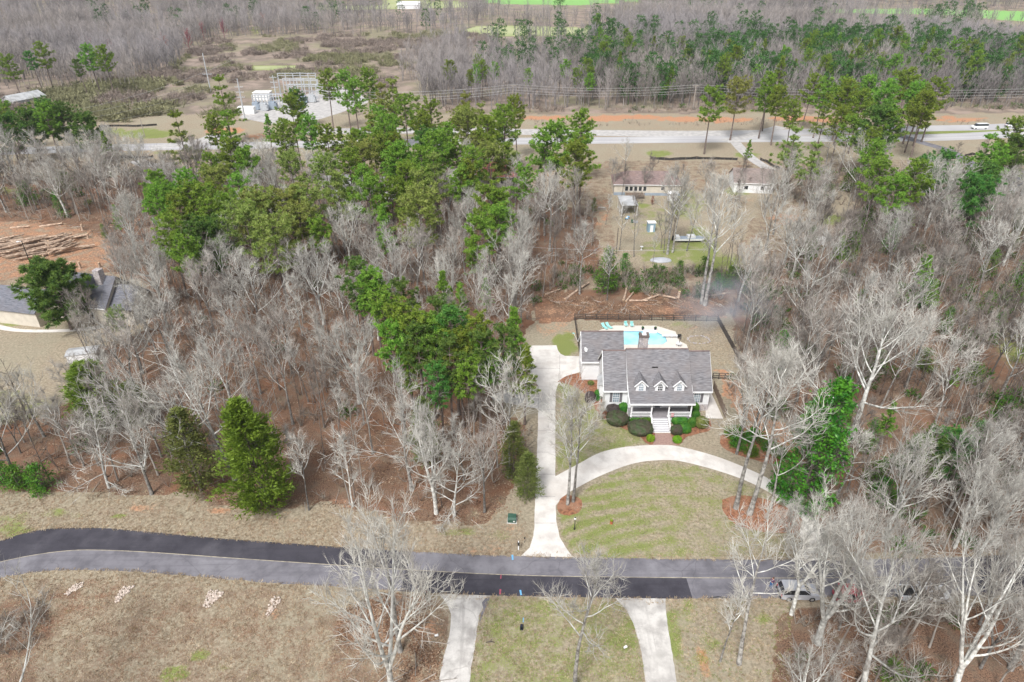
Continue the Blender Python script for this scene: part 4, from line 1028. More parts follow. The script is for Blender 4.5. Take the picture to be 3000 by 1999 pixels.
# ================================================================ VEHICLES
def wheels(t, xs, hw_, r, wd=.24):
    for x in xs:
        for s in (-1, 1):
            mb = MB(); mb.wheel((x, s * (hw_ - wd / 2 + .02), r), r, wd); wh = mb.build("wheel", M['tyre'], t)
            mb = MB(); mb.wheel((x, s * (hw_ + .025), r), r * .58, .02, n=10); mb.build("rim", M['hub'], wh)
def side_prism(mb, prof, hw_, tuck=.06, mi=0):
    """extrude a side profile (x, z) across the width, tucked in near the top"""
    n = len(prof); zs = [z for x, z in prof]; zm = max(zs); zl = min(zs)
    vs = []
    for s in (-1, 1):
        for x, z in prof: vs.append((x, s * (hw_ - tuck * max(0, (z - zl) / (zm - zl) - .45) / .55), z))
    mb.add(vs, [tuple(range(n)), tuple(range(n, 2 * n))[::-1]] + [(i, n + i, n + (i + 1) % n, (i + 1) % n) for i in range(n)], mi)
def car(label, cat, kind, paint, loc, rz, group=None, L_=4.7, simple=False):
    """vehicle pointing to +x"""
    nm = {"pickup": "pickup_truck", "suv": "sport_utility_car", "sedan": "parked_car", "van": "delivery_van"}[kind]
    t = thing(nm, label, cat, loc, rz, group)
    h = L_ / 2; hw_ = .95
    if kind == "pickup":
        prof = [(-h, .55), (-h, 1.12), (-h + 1.75, 1.12), (-h + 1.75, 1.18), (h - 1.35, 1.18), (h - .15, 1.05), (h, .9), (h, .5), (h - .4, .36), (-h + .3, .40)]
        mb = MB(); side_prism(mb, prof, hw_); mb.build("body", paint, t)
        mb = MB(); mb.b2(-h + .12, -h + 1.68, -.74, .74, 1.121, 1.135); mb.build("bed_floor", M['black_metal'], t)
        mb = MB(); mb.b2(-h - .02, -h + .10, -.88, .88, .62, 1.2); mb.b2(-h + .1, -h + 1.72, .78, .9, 1.12, 1.2); mb.b2(-h + .1, -h + 1.72, -.9, -.78, 1.12, 1.2); mb.build("bed_rail", paint, t)
        c0, c1 = -h + 1.78, h - 1.45
        gl = [(c0 - .0, 1.18), (c1 + .45, 1.18), (c1 - .35, 1.80), (c0 + .12, 1.82)]
    elif kind == "suv":
        prof = [(-h, .5), (-h, 1.05), (-h + .08, 1.12), (h - 1.25, 1.10), (h - .15, .98), (h, .8), (h, .45), (h - .4, .32), (-h + .3, .34)]
        mb = MB(); side_prism(mb, prof, hw_); mb.build("body", paint, t)
        gl = [(-h + .03, 1.10), (h - 1.15, 1.09), (h - 1.95, 1.68), (-h + .32, 1.72)]
    elif kind == "van":
        prof = [(-h, .45), (-h, 1.3), (h - 1.0, 1.3), (h - .1, 1.15), (h, .9), (h, .42), (h - .4, .32), (-h + .3, .34)]
        mb = MB(); side_prism(mb, prof, hw_); mb.build("body", paint, t)
        gl = [(-h + .02, 1.3), (h - .8, 1.28), (h - 1.5, 2.1), (-h + .06, 2.15)]
    else:
        prof = [(-h, .45), (-h + .03, .88), (-h + .9, .95), (h - 1.3, .92), (h - .12, .76), (h, .62), (h, .38), (h - .4, .28), (-h + .3, .3)]
        mb = MB(); side_prism(mb, prof, hw_ - .05); mb.build("body", paint, t)
        gl = [(-h + .55, .93), (h - 1.15, .91), (h - 1.95, 1.38), (-h + 1.25, 1.40)]
    mb = MB(); n = 4; vs = []
    for s in (-1, 1):
        for k, (x, z) in enumerate(gl): vs.append((x, s * (hw_ - (.06 if k < 2 else .20)), z))
    mb.add(vs, [(0, 1, 2, 3), (7, 6, 5, 4), (0, 4, 5, 1), (1, 5, 6, 2), (2, 6, 7, 3), (3, 7, 4, 0)]); mb.build("window_band", M['glass_dark'], t)
    rx0, rx1, rz_ = gl[3][0], gl[2][0], max(gl[2][1], gl[3][1])
    mb = MB(); mb.b2(rx0 - .05, rx1 + .06, -hw_ + .19, hw_ - .19, rz_ - .02, rz_ + .06)
    if not simple:
        for s in (-1, 1):
            for xx in ((gl[0][0] + gl[1][0]) / 2, gl[0][0] + .1):
                mb.path([(xx, s * (hw_ - .055), gl[0][1]), (xx * .97, s * (hw_ - .19), rz_)], [.05, .05], 4)
            mb.path([(gl[1][0], s * (hw_ - .07), gl[1][1]), (gl[2][0], s * (hw_ - .2), rz_)], [.05, .05], 4)
    mb.build("roof", paint, t)
    wheels(t, (-h + .95, h - .95), hw_ - .02, .36 if kind != "sedan" else .32)
    for s in (-1, 1):
        mb = MB(); mb.b2(-h - .03, -h + .04, s * .80 - .11, s * .80 + .11, .72, 1.05 if kind != "sedan" else .84); mb.build("tail_light", M['lamp_red'], t)
        mb = MB(); mb.b2(h - .1, h + .02, s * .68 - .16, s * .68 + .16, .66, .80); mb.build("headlight", M['lamp_clear'], t)
    mb = MB(); mb.b2(-h - .06, -h + .05, -.86, .86, .42, .60); mb.b2(h - .04, h + .05, -.84, .84, .38, .54); mb.build("bumper", M['black_metal'] if kind != "pickup" else M['steel'], t)
    return t
car("silver sport utility car parked on the road shoulder under bare branches", "car", "suv", M['car_silver'], px(2336, 1744), R(-1), L_=4.6)
car("white pickup truck with a dark open bed parked behind bare branches", "truck", "pickup", M['car_white'], px(2700, 1750), R(-1), L_=5.9)
# red utility vehicle
t = thing("utility_vehicle", "red utility buggy with a ribbed red roof parked on the road edge", "buggy", px(2488, 1758), R(-2))
mb = MB(); side_prism(mb, [(-1.9, .5), (-1.9, 1.0), (-1.0, 1.0), (-.95, .75), (.7, .75), (.8, 1.1), (1.75, .95), (1.9, .7), (1.85, .45), (-1.7, .45)], .72); mb.build("body", M['car_red'], t)
mb = MB(); mb.b2(-1.55, .35, -.78, .78, 1.93, 2.0)
for k in range(7): y = -.66 + k * .22; mb.b2(-1.52, .32, y - .04, y + .04, 2.0, 2.035)
mb.build("canopy", M['car_red'], t)
mb = MB()
for s in (-1, 1):
    mb.path([(-1.5, s * .7, .9), (-1.45, s * .7, 1.93)], [.035, .035], 6); mb.path([(.85, s * .7, 1.05), (.3, s * .7, 1.93)], [.035, .035], 6); mb.path([(-.5, s * .7, .75), (-.5, s * .7, 1.93)], [.03, .03], 6)
mb.build("roll_cage", M['black_metal'], t)
for x in (-.75, .1): mb = MB(); mb.b2(x - .25, x + .25, -.6, .6, .76, .95); mb.b2(x - .3, x - .2, -.6, .6, .95, 1.4); mb.build("seat", M['black_metal'], t)
mb = MB(); mb.b2(-1.85, -1.1, -.68, .68, 1.001, 1.06); mb.build("cargo_bed", M['black_metal'], t)
wheels(t, (-1.35, 1.35), .80, .36, .28)
for s in (-1, 1): mb = MB(); mb.b2(1.78, 1.9, s * .5 - .12, s * .5 + .12, .72, .85); mb.build("headlight", M['lamp_clear'], t)
car("dark navy car with pale roof parked at the garage end of the slate roofed house", "car", "suv", M['car_navy'], px(20, 888), R(8), L_=5.0)
car("white pickup truck parked among the pines by the grey sheds", "truck", "pickup", M['car_white'], px(1134, 584), R(176), L_=5.6, simple=True)
car("white car on the highway bend, ahead of the van", "car", "suv", M['car_white'], px(2962, 372), R(6), "vehicles on the highway", 4.6, True)
car("white van driving along the far highway lane", "van", "van", M['car_white'], px(2868, 378), R(184), "vehicles on the highway", 6.0, True)
car("silver car parked under pines beside the white box trailer", "car", "sedan", M['car_silver'], px(1052, 612), R(-70), L_=4.6, simple=True)
car("pale blue grey car parked near the red roofed house", "car", "sedan", M['tarp'], px(1372, 566), R(178), L_=4.6, simple=True)
car("small white car beside the white pickup among the pines", "car", "sedan", M['car_white'], px(1000, 594), R(20), L_=4.3, simple=True)

# person standing on the road by the silver car
def person(loc, rz, label):
    t = thing("person", label, "person", loc, rz)
    J = {'pel': ((0, 0, .95), .135), 'wst': ((0, .02, 1.12), .125), 'chs': ((0, .05, 1.34), .15), 'nk': ((0, .07, 1.50), .062), 'hd': ((0, .10, 1.62), .095), 'hd2': ((0, .11, 1.72), .08),
         'shl': ((-.17, .05, 1.43), .07), 'ell': ((-.27, .04, 1.16), .048), 'wrl': ((-.22, .22, 1.02), .034), 'hal': ((-.19, .30, 1.00), .04), 'shr': ((.17, .05, 1.43), .07), 'elr': ((.26, .06, 1.16), .048), 'wrr': ((.18, .26, 1.08), .034), 'har': ((.14, .33, 1.08), .04),
         'hpl': ((-.09, 0, .88), .10), 'knl': ((-.11, .05, .50), .07), 'anl': ((-.11, -.03, .09), .048), 'tol': ((-.12, .13, .04), .045), 'hpr': ((.09, 0, .88), .10), 'knr': ((.11, .02, .50), .07), 'anr': ((.12, -.06, .09), .048), 'tor': ((.13, .10, .04), .045)}
    E = [('pel', 'wst'), ('wst', 'chs'), ('chs', 'nk'), ('nk', 'hd'), ('hd', 'hd2'), ('chs', 'shl'), ('shl', 'ell'), ('ell', 'wrl'), ('wrl', 'hal'), ('chs', 'shr'), ('shr', 'elr'), ('elr', 'wrr'), ('wrr', 'har'), ('pel', 'hpl'), ('hpl', 'knl'), ('knl', 'anl'), ('anl', 'tol'), ('pel', 'hpr'), ('hpr', 'knr'), ('knr', 'anr'), ('anr', 'tor')]
    def skin(name, keys, m, grow=0.0):
        ks = [k for k in J if k in keys]; ix = {k: i for i, k in enumerate(ks)}
        me = bpy.data.meshes.new(name); me.from_pydata([J[k][0] for k in ks], [(ix[a], ix[b]) for a, b in E if a in ix and b in ix], []); me.materials.append(m)
        o = bpy.data.objects.new(name, me); COL.objects.link(o); o.parent = t
        o.modifiers.new("s", 'SKIN'); o.modifiers.new("d", 'SUBSURF').levels = 1; o.modifiers[-1].render_levels = 2
        for i, k in enumerate(ks): me.skin_vertices[0].data[i].radius = (J[k][1] + grow,) * 2
        me.skin_vertices[0].data[0].use_root = True
    skin("body", J.keys(), M['skin'])
    skin("shirt", ('pel', 'wst', 'chs', 'shl', 'shr', 'ell', 'elr'), M['purple_cloth'], .018)
    skin("jeans", ('pel', 'hpl', 'hpr', 'knl', 'knr', 'anl', 'anr'), M['denim'], .016)
    mb = MB()
    for i in range(8):
        for j in range(5):
            pass
    bm = bmesh.new(); bmesh.ops.create_uvsphere(bm, u_segments=12, v_segments=8, radius=.118)
    for v in bm.verts: v.co = Vector((v.co.x * .95, v.co.y * 1.02 + .085, v.co.z * 1.1 + 1.70)) if v.co.z > -.05 or v.co.y < 0 else Vector((v.co.x * .8, v.co.y * .2 + .05, v.co.z * .6 + 1.69))
    me = bpy.data.meshes.new("hair"); bm.to_mesh(me); bm.free(); me.materials.append(M['hair_brown'])
    o = bpy.data.objects.new("hair", me); COL.objects.link(o); o.parent = t
    return t
person(px(2257, 1722), R(-60), "person in a purple top and blue jeans standing on the road by the silver car")

# ================================================================ OTHER HOUSES
def simple_house(name, label, loc, rz, w_, d_, he, hr, wallm, roofm, hip=0.0, wins=(), over=.35, chim=None):
    t = thing(name, label, "house", loc, rz)
    mb = MB()
    if hip: mb.b2(-w_ / 2, w_ / 2, 0, d_, 0, he)
    else: gable_x(mb, -w_ / 2, w_ / 2, 0, d_, 0, he, d_ / 2, hr - .12)
    mb.build("wall", wallm, t)
    mb = MB(); o = over; x0, x1, y0, y1 = -w_ / 2 - o, w_ / 2 + o, -o, d_ + o
    if hip:
        vs = [(x0, y0, he), (x1, y0, he), (x1, y1, he), (x0, y1, he), (x0 + hip, d_ / 2, hr), (x1 - hip, d_ / 2, hr), (x0, y0, he - .15), (x1, y0, he - .15), (x1, y1, he - .15), (x0, y1, he - .15)]
        mb.add(vs, [(0, 1, 5, 4), (1, 2, 5), (2, 3, 4, 5), (3, 0, 4), (6, 7, 1, 0), (7, 8, 2, 1), (8, 9, 3, 2), (9, 6, 0, 3), (9, 8, 7, 6)])
    else: slab(mb, [(y0, he - .05), (d_ / 2, hr), (y1, he - .05)], x0, x1)
    rf = mb.build("roof", roofm, t)
    mb = MB(); mb.b2(x0, x1, y0 - .06, y0 - .002, he - .22, he - .02); mb.build("gutter", M['trim'], t)
    for x, z, ww, hh in wins:
        mb = MB(); mb.b2(x - ww / 2 - .08, x + ww / 2 + .08, -.05, -.002, z - .08, z + hh + .08); wn = mb.build("window", M['trim'], t)
        mb = MB(); mb.b2(x - ww / 2, x + ww / 2, -.07, -.051, z, z + hh); mb.build("pane", M['glass_dark'], wn)
    if chim:
        mb = MB(); mb.b2(*chim); mb.build("chimney", M['stone_pale'], rf)
    return t
def span(a, b): A, B = px(*a), px(*b); return A, B, (A + B) / 2, (B - A).length, math.atan2((B - A).y, (B - A).x)
A, B, c, L_, an = span((1798, 572), (1992, 574))
h2 = simple_house("ranch_house", "long cream house with brown hip roof and a wooden back deck", c, an, L_, 8.5, 3.4, 6.2, M['beige_wall'], M['shingle_brown'], 4.0, [(-6.2 + k * 1.35, 1.4, .9, 1.3) for k in range(5)] + [(4.5, 1.7, .9, 1.0)])
mb = MB(); mb.b2(-6.5, -1.2, -3.4, -.08, .75, .9); dk = mb.build("deck", M['wood_fence'], h2)
mb = MB()
for x in (-6.4, -4.8, -3.0, -1.3): mb.b2(x - .06, x + .06, -3.35, -3.2, 0, 1.85)
mb.b2(-6.5, -1.2, -3.4, -3.3, 1.75, 1.85); mb.b2(-6.5, -1.2, -3.38, -3.32, 1.3, 1.36); mb.build("deck_rail", M['wood_fence'], dk)
mb = MB(); mb.b2(-L_ / 2 - .03, -6.6, -.04, -.001, 0, .9); mb.b2(-1.1, L_ / 2, -.04, -.001, 0, .8); mb.build("skirting", M['steel_blue'], h2)
A, B, c, L_, an = span((2148, 564), (2262, 568))
simple_house("white_cottage", "white cottage with grey brown roof beside tall bare trunks", c, an, L_, 9.5, 3.1, 6.2, M['siding'], M['shingle_old'], 0, [(-2.2, 1.1, 1.1, 1.1), (2.6, 1.1, 1.0, 1.1)])
A, B, c, L_, an = span((2925, 572), (3080, 576))
h3 = simple_house("grey_roof_house", "white house with grey roof half hidden by pines at the picture edge", c, an, L_, 8, 3.2, 6.2, M['siding'], M['shingle_slate'], 0, [(-1.5, 1.2, 1.0, 1.2), (2, 1.2, 1.6, 1.3)])
A, B, c, L_, an = span((1395, 548), (1510, 550))
simple_house("red_roof_house", "house with a salmon red roof glimpsed between pine crowns", c, an, L_, 9, 3.4, 6.6, M['grey_wall'], M['red_roof'], 3.0, [(-2, 1.2, 1, 1.2), (2, 1.2, 1, 1.2)])
A, B, c, L_, an = span((925, 575), (1105, 562))
simple_house("metal_barn", "long grey metal roofed barn under the pines", c, an, L_ * .72, 8, 3.0, 4.8, M['grey_wall'], M['tin_roof'], 0, [(-3, 1, 1, 1)])
A, B, c, L_, an = span((48, 322), (140, 303))
simple_house("long_shed", "long pale metal barn beyond the highway under tall pines", c, an, L_, 9, 3.6, 5.6, M['tin_roof'], M['tin_roof'], 0, [(-4, 1, 1.2, 1.2), (2, 1, 1.2, 1.2)])
A, B, c, L_, an = span((1118, 15), (1240, 19))
simple_house("far_barn", "white roofed barn in the pale pasture behind the far trees", px(1197, 27), 0, 22, 12, 3.5, 6.5, M['siding'], M['white_plastic'], 0, [(-4, 1, 1.2, 1.2)])
# slate-roofed house on the other side of the wood
A, B, c, L_, an = span((150, 935), (325, 955))
h4 = simple_house("slate_roof_house", "beige house with slate roof, dormer and tall pale chimney behind thin branches", c, an, L_, 9.5, 4.0, 8.8, M['beige_wall'], M['shingle_slate'], 0, [(-3, 1.3, 1.1, 1.5), (0, 1.3, 1.1, 1.5), (3.2, 1.3, 1.1, 1.5)], chim=(3.6, 5.0, 3.2, 4.6, 4.5, 10.4))
mb = MB(); gable_x(mb, 6.2, 11.8, 1.2, 8.2, 0, 3.6, 4.7, 7.0); mb.build("wing_wall", M['beige_wall'], h4)
mb = MB(); slab(mb, [(.8, 3.6), (4.7, 7.15), (8.6, 3.6)], 5.9, 12.1); mb.build("wing_roof", M['shingle_slate'], h4)
mb = MB(); gable_x(mb, -16.5, -6.4, -3.4, 4.6, 0, 3.3, .6, 6.4); mb.build("garage_wall", M['beige_wall'], h4)
mb = MB(); slab(mb, [(-3.8, 3.3), (.6, 6.55), (5.0, 3.3)], -16.9, -6.1); mb.build("garage_roof", M['shingle_slate'], h4)
mb = MB(); mb.add([(-.9, 1.0, 5.0), (.9, 1.0, 5.0), (.9, 1.0, 6.4), (0, 1.0, 7.2), (-.9, 1.0, 6.4), (-.9, 4.0, 5.0), (.9, 4.0, 5.0), (.9, 4.0, 6.4), (0, 4.0, 7.2), (-.9, 4.0, 6.4)], [(0, 1, 2, 3, 4), (0, 4, 9, 5), (1, 6, 7, 2), (4, 3, 8, 9), (3, 2, 7, 8)])
dm = mb.build("dormer", M['beige_wall'], h4)
mb = MB(); mb.b2(-.45, .45, .95, .995, 5.4, 6.5); mb.build("pane", M['glass'], dm)
# small outbuildings
def shed(name, label, cat, loc, rz, w_, d_, h, wallm, roofm, dz=.35):
    t = thing(name, label, cat, loc, rz)
    mb = MB(); mb.b2(-w_ / 2, w_ / 2, 0, d_, 0, h); mb.build("wall", wallm, t)
    mb = MB(); slab(mb, [(-.15, h + .08), (d_ / 2, h + dz + .08), (d_ + .15, h + .08)], -w_ / 2 - .15, w_ / 2 + .15, .08); mb.build("roof", roofm, t)
    mb = MB(); mb.b2(-.4, .4, -.03, -.001, .05, min(1.9, h - .15)); mb.build("door", M['trim'], t)
    return t
shed("blue_shed", "small blue grey shed with white lid roof in the neighbour's back lawn", "shed", px(1908, 681), R(3), 1.9, 1.7, 2.5, M['blue_wall'], M['white_plastic'], .12)
shed("garden_shed", "white garden shed at the end of the cream house's deck", "shed", px(1970, 590), R(-5), 2.6, 2.4, 2.2, M['siding'], M['white_plastic'], .5)
shed("white_shed", "low white shed under bare trees near the bright cedar", "shed", px(245, 1062), R(14), 5.0, 2.6, 1.7, M['siding'], M['tin_roof'], .3)
shed("tiny_shed", "small white hut by the white cottage's red dirt clearing", "shed", px(2397, 718), R(-10), 2.9, 2.2, 1.4, M['siding'], M['white_plastic'], .3)
shed("box_trailer", "aqua white box trailer parked on the brown yard among pines", "trailer", px(985, 588), R(8), 5.0, 3.2, 2.3, M['tarp'], M['white_plastic'], .12)
shed("camper", "long white camper trailer behind the white pickup", "trailer", px(1146, 545), R(-4), 6.5, 2.6, 2.4, M['white_plastic'], M['white_plastic'], .1)
# open pole barn
t = thing("carport", "open pole barn with a patchy tin roof behind the cream house", "carport", px(1843, 632), R(2))
mb = MB(); slab(mb, [(-.2, 3.0), (6.6, 3.5)], -2.4, 2.4, .1); mb.build("roof", M['tin_roof'], t)
for x in (-2.1, 2.1):
    for y in (.05, 3.2, 6.2): mb = MB(); mb.b2(x - .09, x + .09, y - .09, y + .09, 0, 2.92 + .073 * y); mb.build("post", M['trim'], t)
mb = MB(); mb.b2(-2.17, -2.11, .3, 6.2, .9, 2.85); mb.b2(-2.0, 2.0, 6.2, 6.26, 0, 3.2); mb.build("siding_panel", M['beige_wall'], t)
t = thing("ride_mower", "blue and white riding mower in front of the open pole barn", "mower", px(1838, 643), R(60))
mb = MB(); mb.box((.25, 0, .55), (.8, .6, .4)); mb.box((-.35, 0, .45), (.6, .7, .2)); mb.build("body", M['paint_blue'], t)
mb = MB(); mb.box((-.4, 0, .7), (.4, .45, .3)); mb.build("seat", M['white_plastic'], t)
wheels(t, (-.4, .5), .42, .25, .18)
t = thing("barrel", "dark green drum standing on the bare dirt by the pole barn", "barrel", px(1851, 653)); mb = MB(); mb.path([(0, 0, 0), (0, 0, .1), (0, 0, .85), (0, 0, .9)], [.29, .31, .31, .28], 14); mb.build("drum", M['utility_green'], t)
o = MB(); o.box((0, 0, .2), (1.1, .8, .4)); o.box((0, 0, .44), (1.2, .9, .08)); o = o.build("crate", M['tarp']); o.location = px(1862, 653); tag(o, "pale crate with a lid beside the dark green drum", "crate")
t = thing("picnic_table", "weathered picnic table on the dirt track west of the pole barn", "table", px(1762, 615), R(-12))
mb = MB(); mb.b2(-1, 1, -.4, .4, .70, .76); mb.build("tabletop", M['pole_wood'], t)
for y in (-.75, .75): mb = MB(); mb.b2(-1, 1, y - .15, y + .15, .42, .47); mb.build("bench", M['pole_wood'], t)
for x in (-.7, .7): mb = MB(); mb.path([(x, -.75, 0), (x, .2, .7)], [.05, .05], 4); mb.path([(x, .75, 0), (x, -.2, .7)], [.05, .05], 4); mb.build("leg", M['pole_wood'], t)
# boat
t = thing("pontoon_boat", "white and grey boat on the lawn under two tall trunks", "boat", px(2018, 707), R(2))
mb = MB(); mb.prism([(-4.0, -1.1), (3.2, -1.1), (4.3, 0), (3.2, 1.1), (-4.0, 1.1)], .55, 1.0); mb.build("hull", M['white_plastic'], t)
mb = MB(); mb.prism([(-3.8, -1.0), (3.1, -1.0), (4.0, 0), (3.1, 1.0), (-3.8, 1.0)], 1.001, 1.06); mb.build("deck", M['steel_blue'], t)
mb = MB(); mb.b2(-.6, 1.4, -.7, .7, 1.061, 1.7); mb.b2(-3.6, -2.6, -.9, .9, 1.061, 1.5); mb.build("seat", M['white_plastic'], t)
mb = MB(); mb.path([(1.2, -.7, 1.7), (.9, -.7, 2.3), (.9, .7, 2.3), (1.2, .7, 1.7)], [.03] * 4, 5); mb.build("rail", M['steel'], t)
mb = MB(); mb.b2(-4.4, -4.01, -.25, .25, .4, 1.5); mb.build("outboard_motor", M['black_metal'], t)
mb = MB(); mb.b2(-3.0, 3.0, -.8, -.7, .2, .54); mb.b2(-3.0, 3.0, .7, .8, .2, .54); mb.wheel((-1, -.9, .28), .28, .18); mb.wheel((-1, .9, .28), .28, .18); mb.build("trailer", M['black_metal'], t)
# tarp-covered heap, swing pole
bm = bmesh.new(); bmesh.ops.create_icosphere(bm, subdivisions=3, radius=1)
for v in bm.verts: v.co = Vector((v.co.x * 2.6, v.co.y * 1.4, max(v.co.z, 0) * .55 + .15 * float(vnoise(v.co.x * 3, v.co.y * 3, 1.0, 5)) * (v.co.z > 0)))
me = bpy.data.meshes.new("tarp_heap"); bm.to_mesh(me); bm.free(); me.materials.append(M['tarp']); o = bpy.data.objects.new("tarp_heap", me); COL.objects.link(o); o.location = px(1936, 764); tag(o, "low grey tarp covered mound at the lawn's edge behind the pool fence", "tarp mound")
t = thing("bird_bath", "small white bird bath on the neighbour's lawn", "bird bath", px(1879, 732))
mb = MB(); mb.path([(0, 0, 0), (0, 0, .1), (0, 0, .2), (0, 0, .7)], [.25, .22, .1, .1], 12); mb.build("pedestal", M['white_plastic'], t); mb = MB(); mb.path([(0, 0, .7), (0, 0, .85)], [.2, .42], 14); mb.build("bowl", M['white_plastic'], t)

# ================================================================ POLES, WIRES, SUBSTATION
def pole(label, base, top, arms=(), m=None, r=.16, white=False, cat="power pole"):
    b = px(*base)
    # height so that the top reaches the seen row
    h = 8.0
    for _ in range(40):
        X_, Y_ = proj(b.x, b.y, b.z + h)
        h += (Y_ - top) * .05
    t = thing("power_pole", label, cat, b)
    mb = MB(); mb.path([(0, 0, 0), (0, 0, h)], [r, r * .7], 10); mb.build("shaft", m or M['pole_wood'], t)
    for z, wd in arms:
        mb = MB(); mb.b2(-wd, wd, -.09, .09, h - z - .1, h - z + .1)
        for s in (-1, -.45, .45, 1): mb.path([(s * wd * .95, 0, h - z + .1), (s * wd * .95, 0, h - z + .45)], [.07, .05], 6)
        mb.build("crossarm", M['steel'] if white else (m or M['pole_wood']), t)
    return t, h
p1, h1 = pole("wooden power pole in front of the far bare wood, carrying the wires", (1503, 340), 249, [(.3, 1.4)], r=.2)
p2, h2_ = pole("wooden power pole rising out of the pine crowns", (2030, 322), 250, [(.3, 1.4)], r=.2)
pole("tall white lattice-free steel mast with three arm pairs by the substation", (719, 355), 231, [(3.2, 1.6), (5.2, 1.6), (7.2, 1.6)], M['steel'], .34, True, "steel pole")
pole("slim steel pole with three arm pairs standing beside a taller bare mast", (812, 300), 221, [(.9, 1.6), (3.0, 1.6), (5.2, 1.6)], M['steel'], .26, True, "steel pole")
pole("plain white steel mast rising over the substation yard", (826, 296), 219, [], M['steel'], .34, True, "steel pole")
pole("slim substation pole with double white arms near the pine tops", (890, 295), 212, [(.4, 1.6), (3.0, 1.6)], M['steel'], .22, True, "steel pole")
pole("leaning tall white pole beyond the substation, in front of the grey wood", (618, 270), 156, [(9.5, 2.2)], M['steel'], .3, True, "steel pole")
pole("dark wooden pole in the bright grass beyond the highway", (425, 402), 348, [], M['pole_wood'], .16)
pole("thin wooden pole beside the bright grass strip", (318, 398), 358, [], M['pole_wood'], .14)
lp, lh = pole("black yard light pole between the log heap and the slate roof", (100, 800), 706, [], M['black_metal'], .12, cat="light pole")
mb = MB(); mb.b2(-.9, .05, -.06, .06, lh - .15, lh - .05); mb.b2(-1.2, -.7, -.14, .14, lh - .28, lh - .12); mb.build("lamp_head", M['white_plastic'], lp)
def wire(label, A, B, sag, r=.055, grp="power lines across the far wood"):
    mb = MB(); n = 20
    pts = [A.lerp(B, k / n) - Vector((0, 0, sag * 4 * (k / n) * (1 - k / n))) - A for k in range(n + 1)]
    mb.path(pts, [r] * (n + 1), 3)
    o = mb.build("power_line", M['wire']); o.location = A; tag(o, label, "power line", grp)
T1 = Vector(p1.location) + Vector((0, 0, h1)); T2 = Vector(p2.location) + Vector((0, 0, h2_))
LFT = Vector((-70, 262, 17.5)); RGT = Vector((235, 285, 15))
for k, (dz, wd) in enumerate((("highest", 0.2), ("second highest", -1.0), ("third highest", -2.0), ("lowest", -3.2))):
    o_ = Vector((0, (k % 2) * 1.0, wd))
    wire(f"{dz} power line between the pine tops and the first wooden pole", LFT + o_, T1 + o_, 1.6)
    wire(f"{dz} power line strung between the two wooden poles", T1 + o_, T2 + o_, 1.6)
    wire(f"{dz} power line running off past the second wooden pole", T2 + o_, RGT + o_, 2.2)
q0 = px(719, 355)
for k, (nm, z) in enumerate((("highest", 24), ("second highest", 20.5), ("third highest", 17), ("lowest", 13))):
    wire(f"{nm} power line from the steel mast over the brown scrub", Vector((q0.x, q0.y, z)), px(180, 330 + k * 14, 12) , 2.0, .04, "power lines over the scrub")
o = MB(); A, B = px(1780, 712, 5.5), px(2200, 730, 5.5)
wire("low white service wire across the neighbour's back lawn", px(1520, 722, 6), px(2110, 728, 6.5), .8, .03, None)
pole("bare dark pole at the side of the neighbour's back lawn", (1805, 745), 668, [], M['bark_dark'], .12)
sub = thing("substation", "pale steel substation with racks, transformers and a white control hut", "substation", px(870, 310))
so = Vector(sub.location)
def sp(x, y): p = px(x, y); return p - so
for x0, x1, y, h in ((820, 930, 262, 7.5), (835, 935, 275, 7), (850, 950, 290, 6.5), (745, 790, 320, 6), (790, 830, 318, 6)):
    a, b = sp(x0, y), sp(x1, y); n = 5; mb = MB()
    for k in range(n + 1): p = a.lerp(b, k / n); mb.b2(p.x - .18, p.x + .18, p.y - .18, p.y + .18, 0, h)
    for z in (h, h - 1.0, h - 3.0): mb.path([a + Vector((0, 0, z)), b + Vector((0, 0, z))], [.16, .16], 4)
    for k in range(14): p = a.lerp(b, k / 13); mb.path([p + Vector((0, 0, h)), p + Vector((0, 5, h - .5))], [.06, .06], 3)
    mb.build("bus_rack", M['steel'], sub)
rg = random.Random(5)
for k, (x, y) in enumerate(((752, 322), (775, 325), (800, 320), (860, 300), (890, 302), (915, 300))):
    p = sp(x, y); mb = MB(); mb.box((p.x, p.y, 1.7), (2.6, 2.2, 3.0)); mb.box((p.x + 1.6, p.y, 1.5), (.5, 2.0, 2.2))
    for j in (-.7, 0, .7): mb.path([(p.x + j, p.y, 3.2), (p.x + j * 1.3, p.y, 4.6)], [.16, .1], 8)
    mb.build("transformer", M['steel'] if k % 2 else M['steel_blue'], sub)
p = sp(772, 292); mb = MB(); mb.box((p.x, p.y, 1.7), (7.5, 5, 3.4)); mb.box((p.x, p.y, 3.5), (7.9, 5.4, .2)); mb.build("control_hut", M['white_plastic'], sub)
p = sp(725, 332); mb = MB(); mb.box((p.x, p.y, 1.4), (7, 3, 2.8)); mb.build("switchgear", M['white_plastic'], sub)

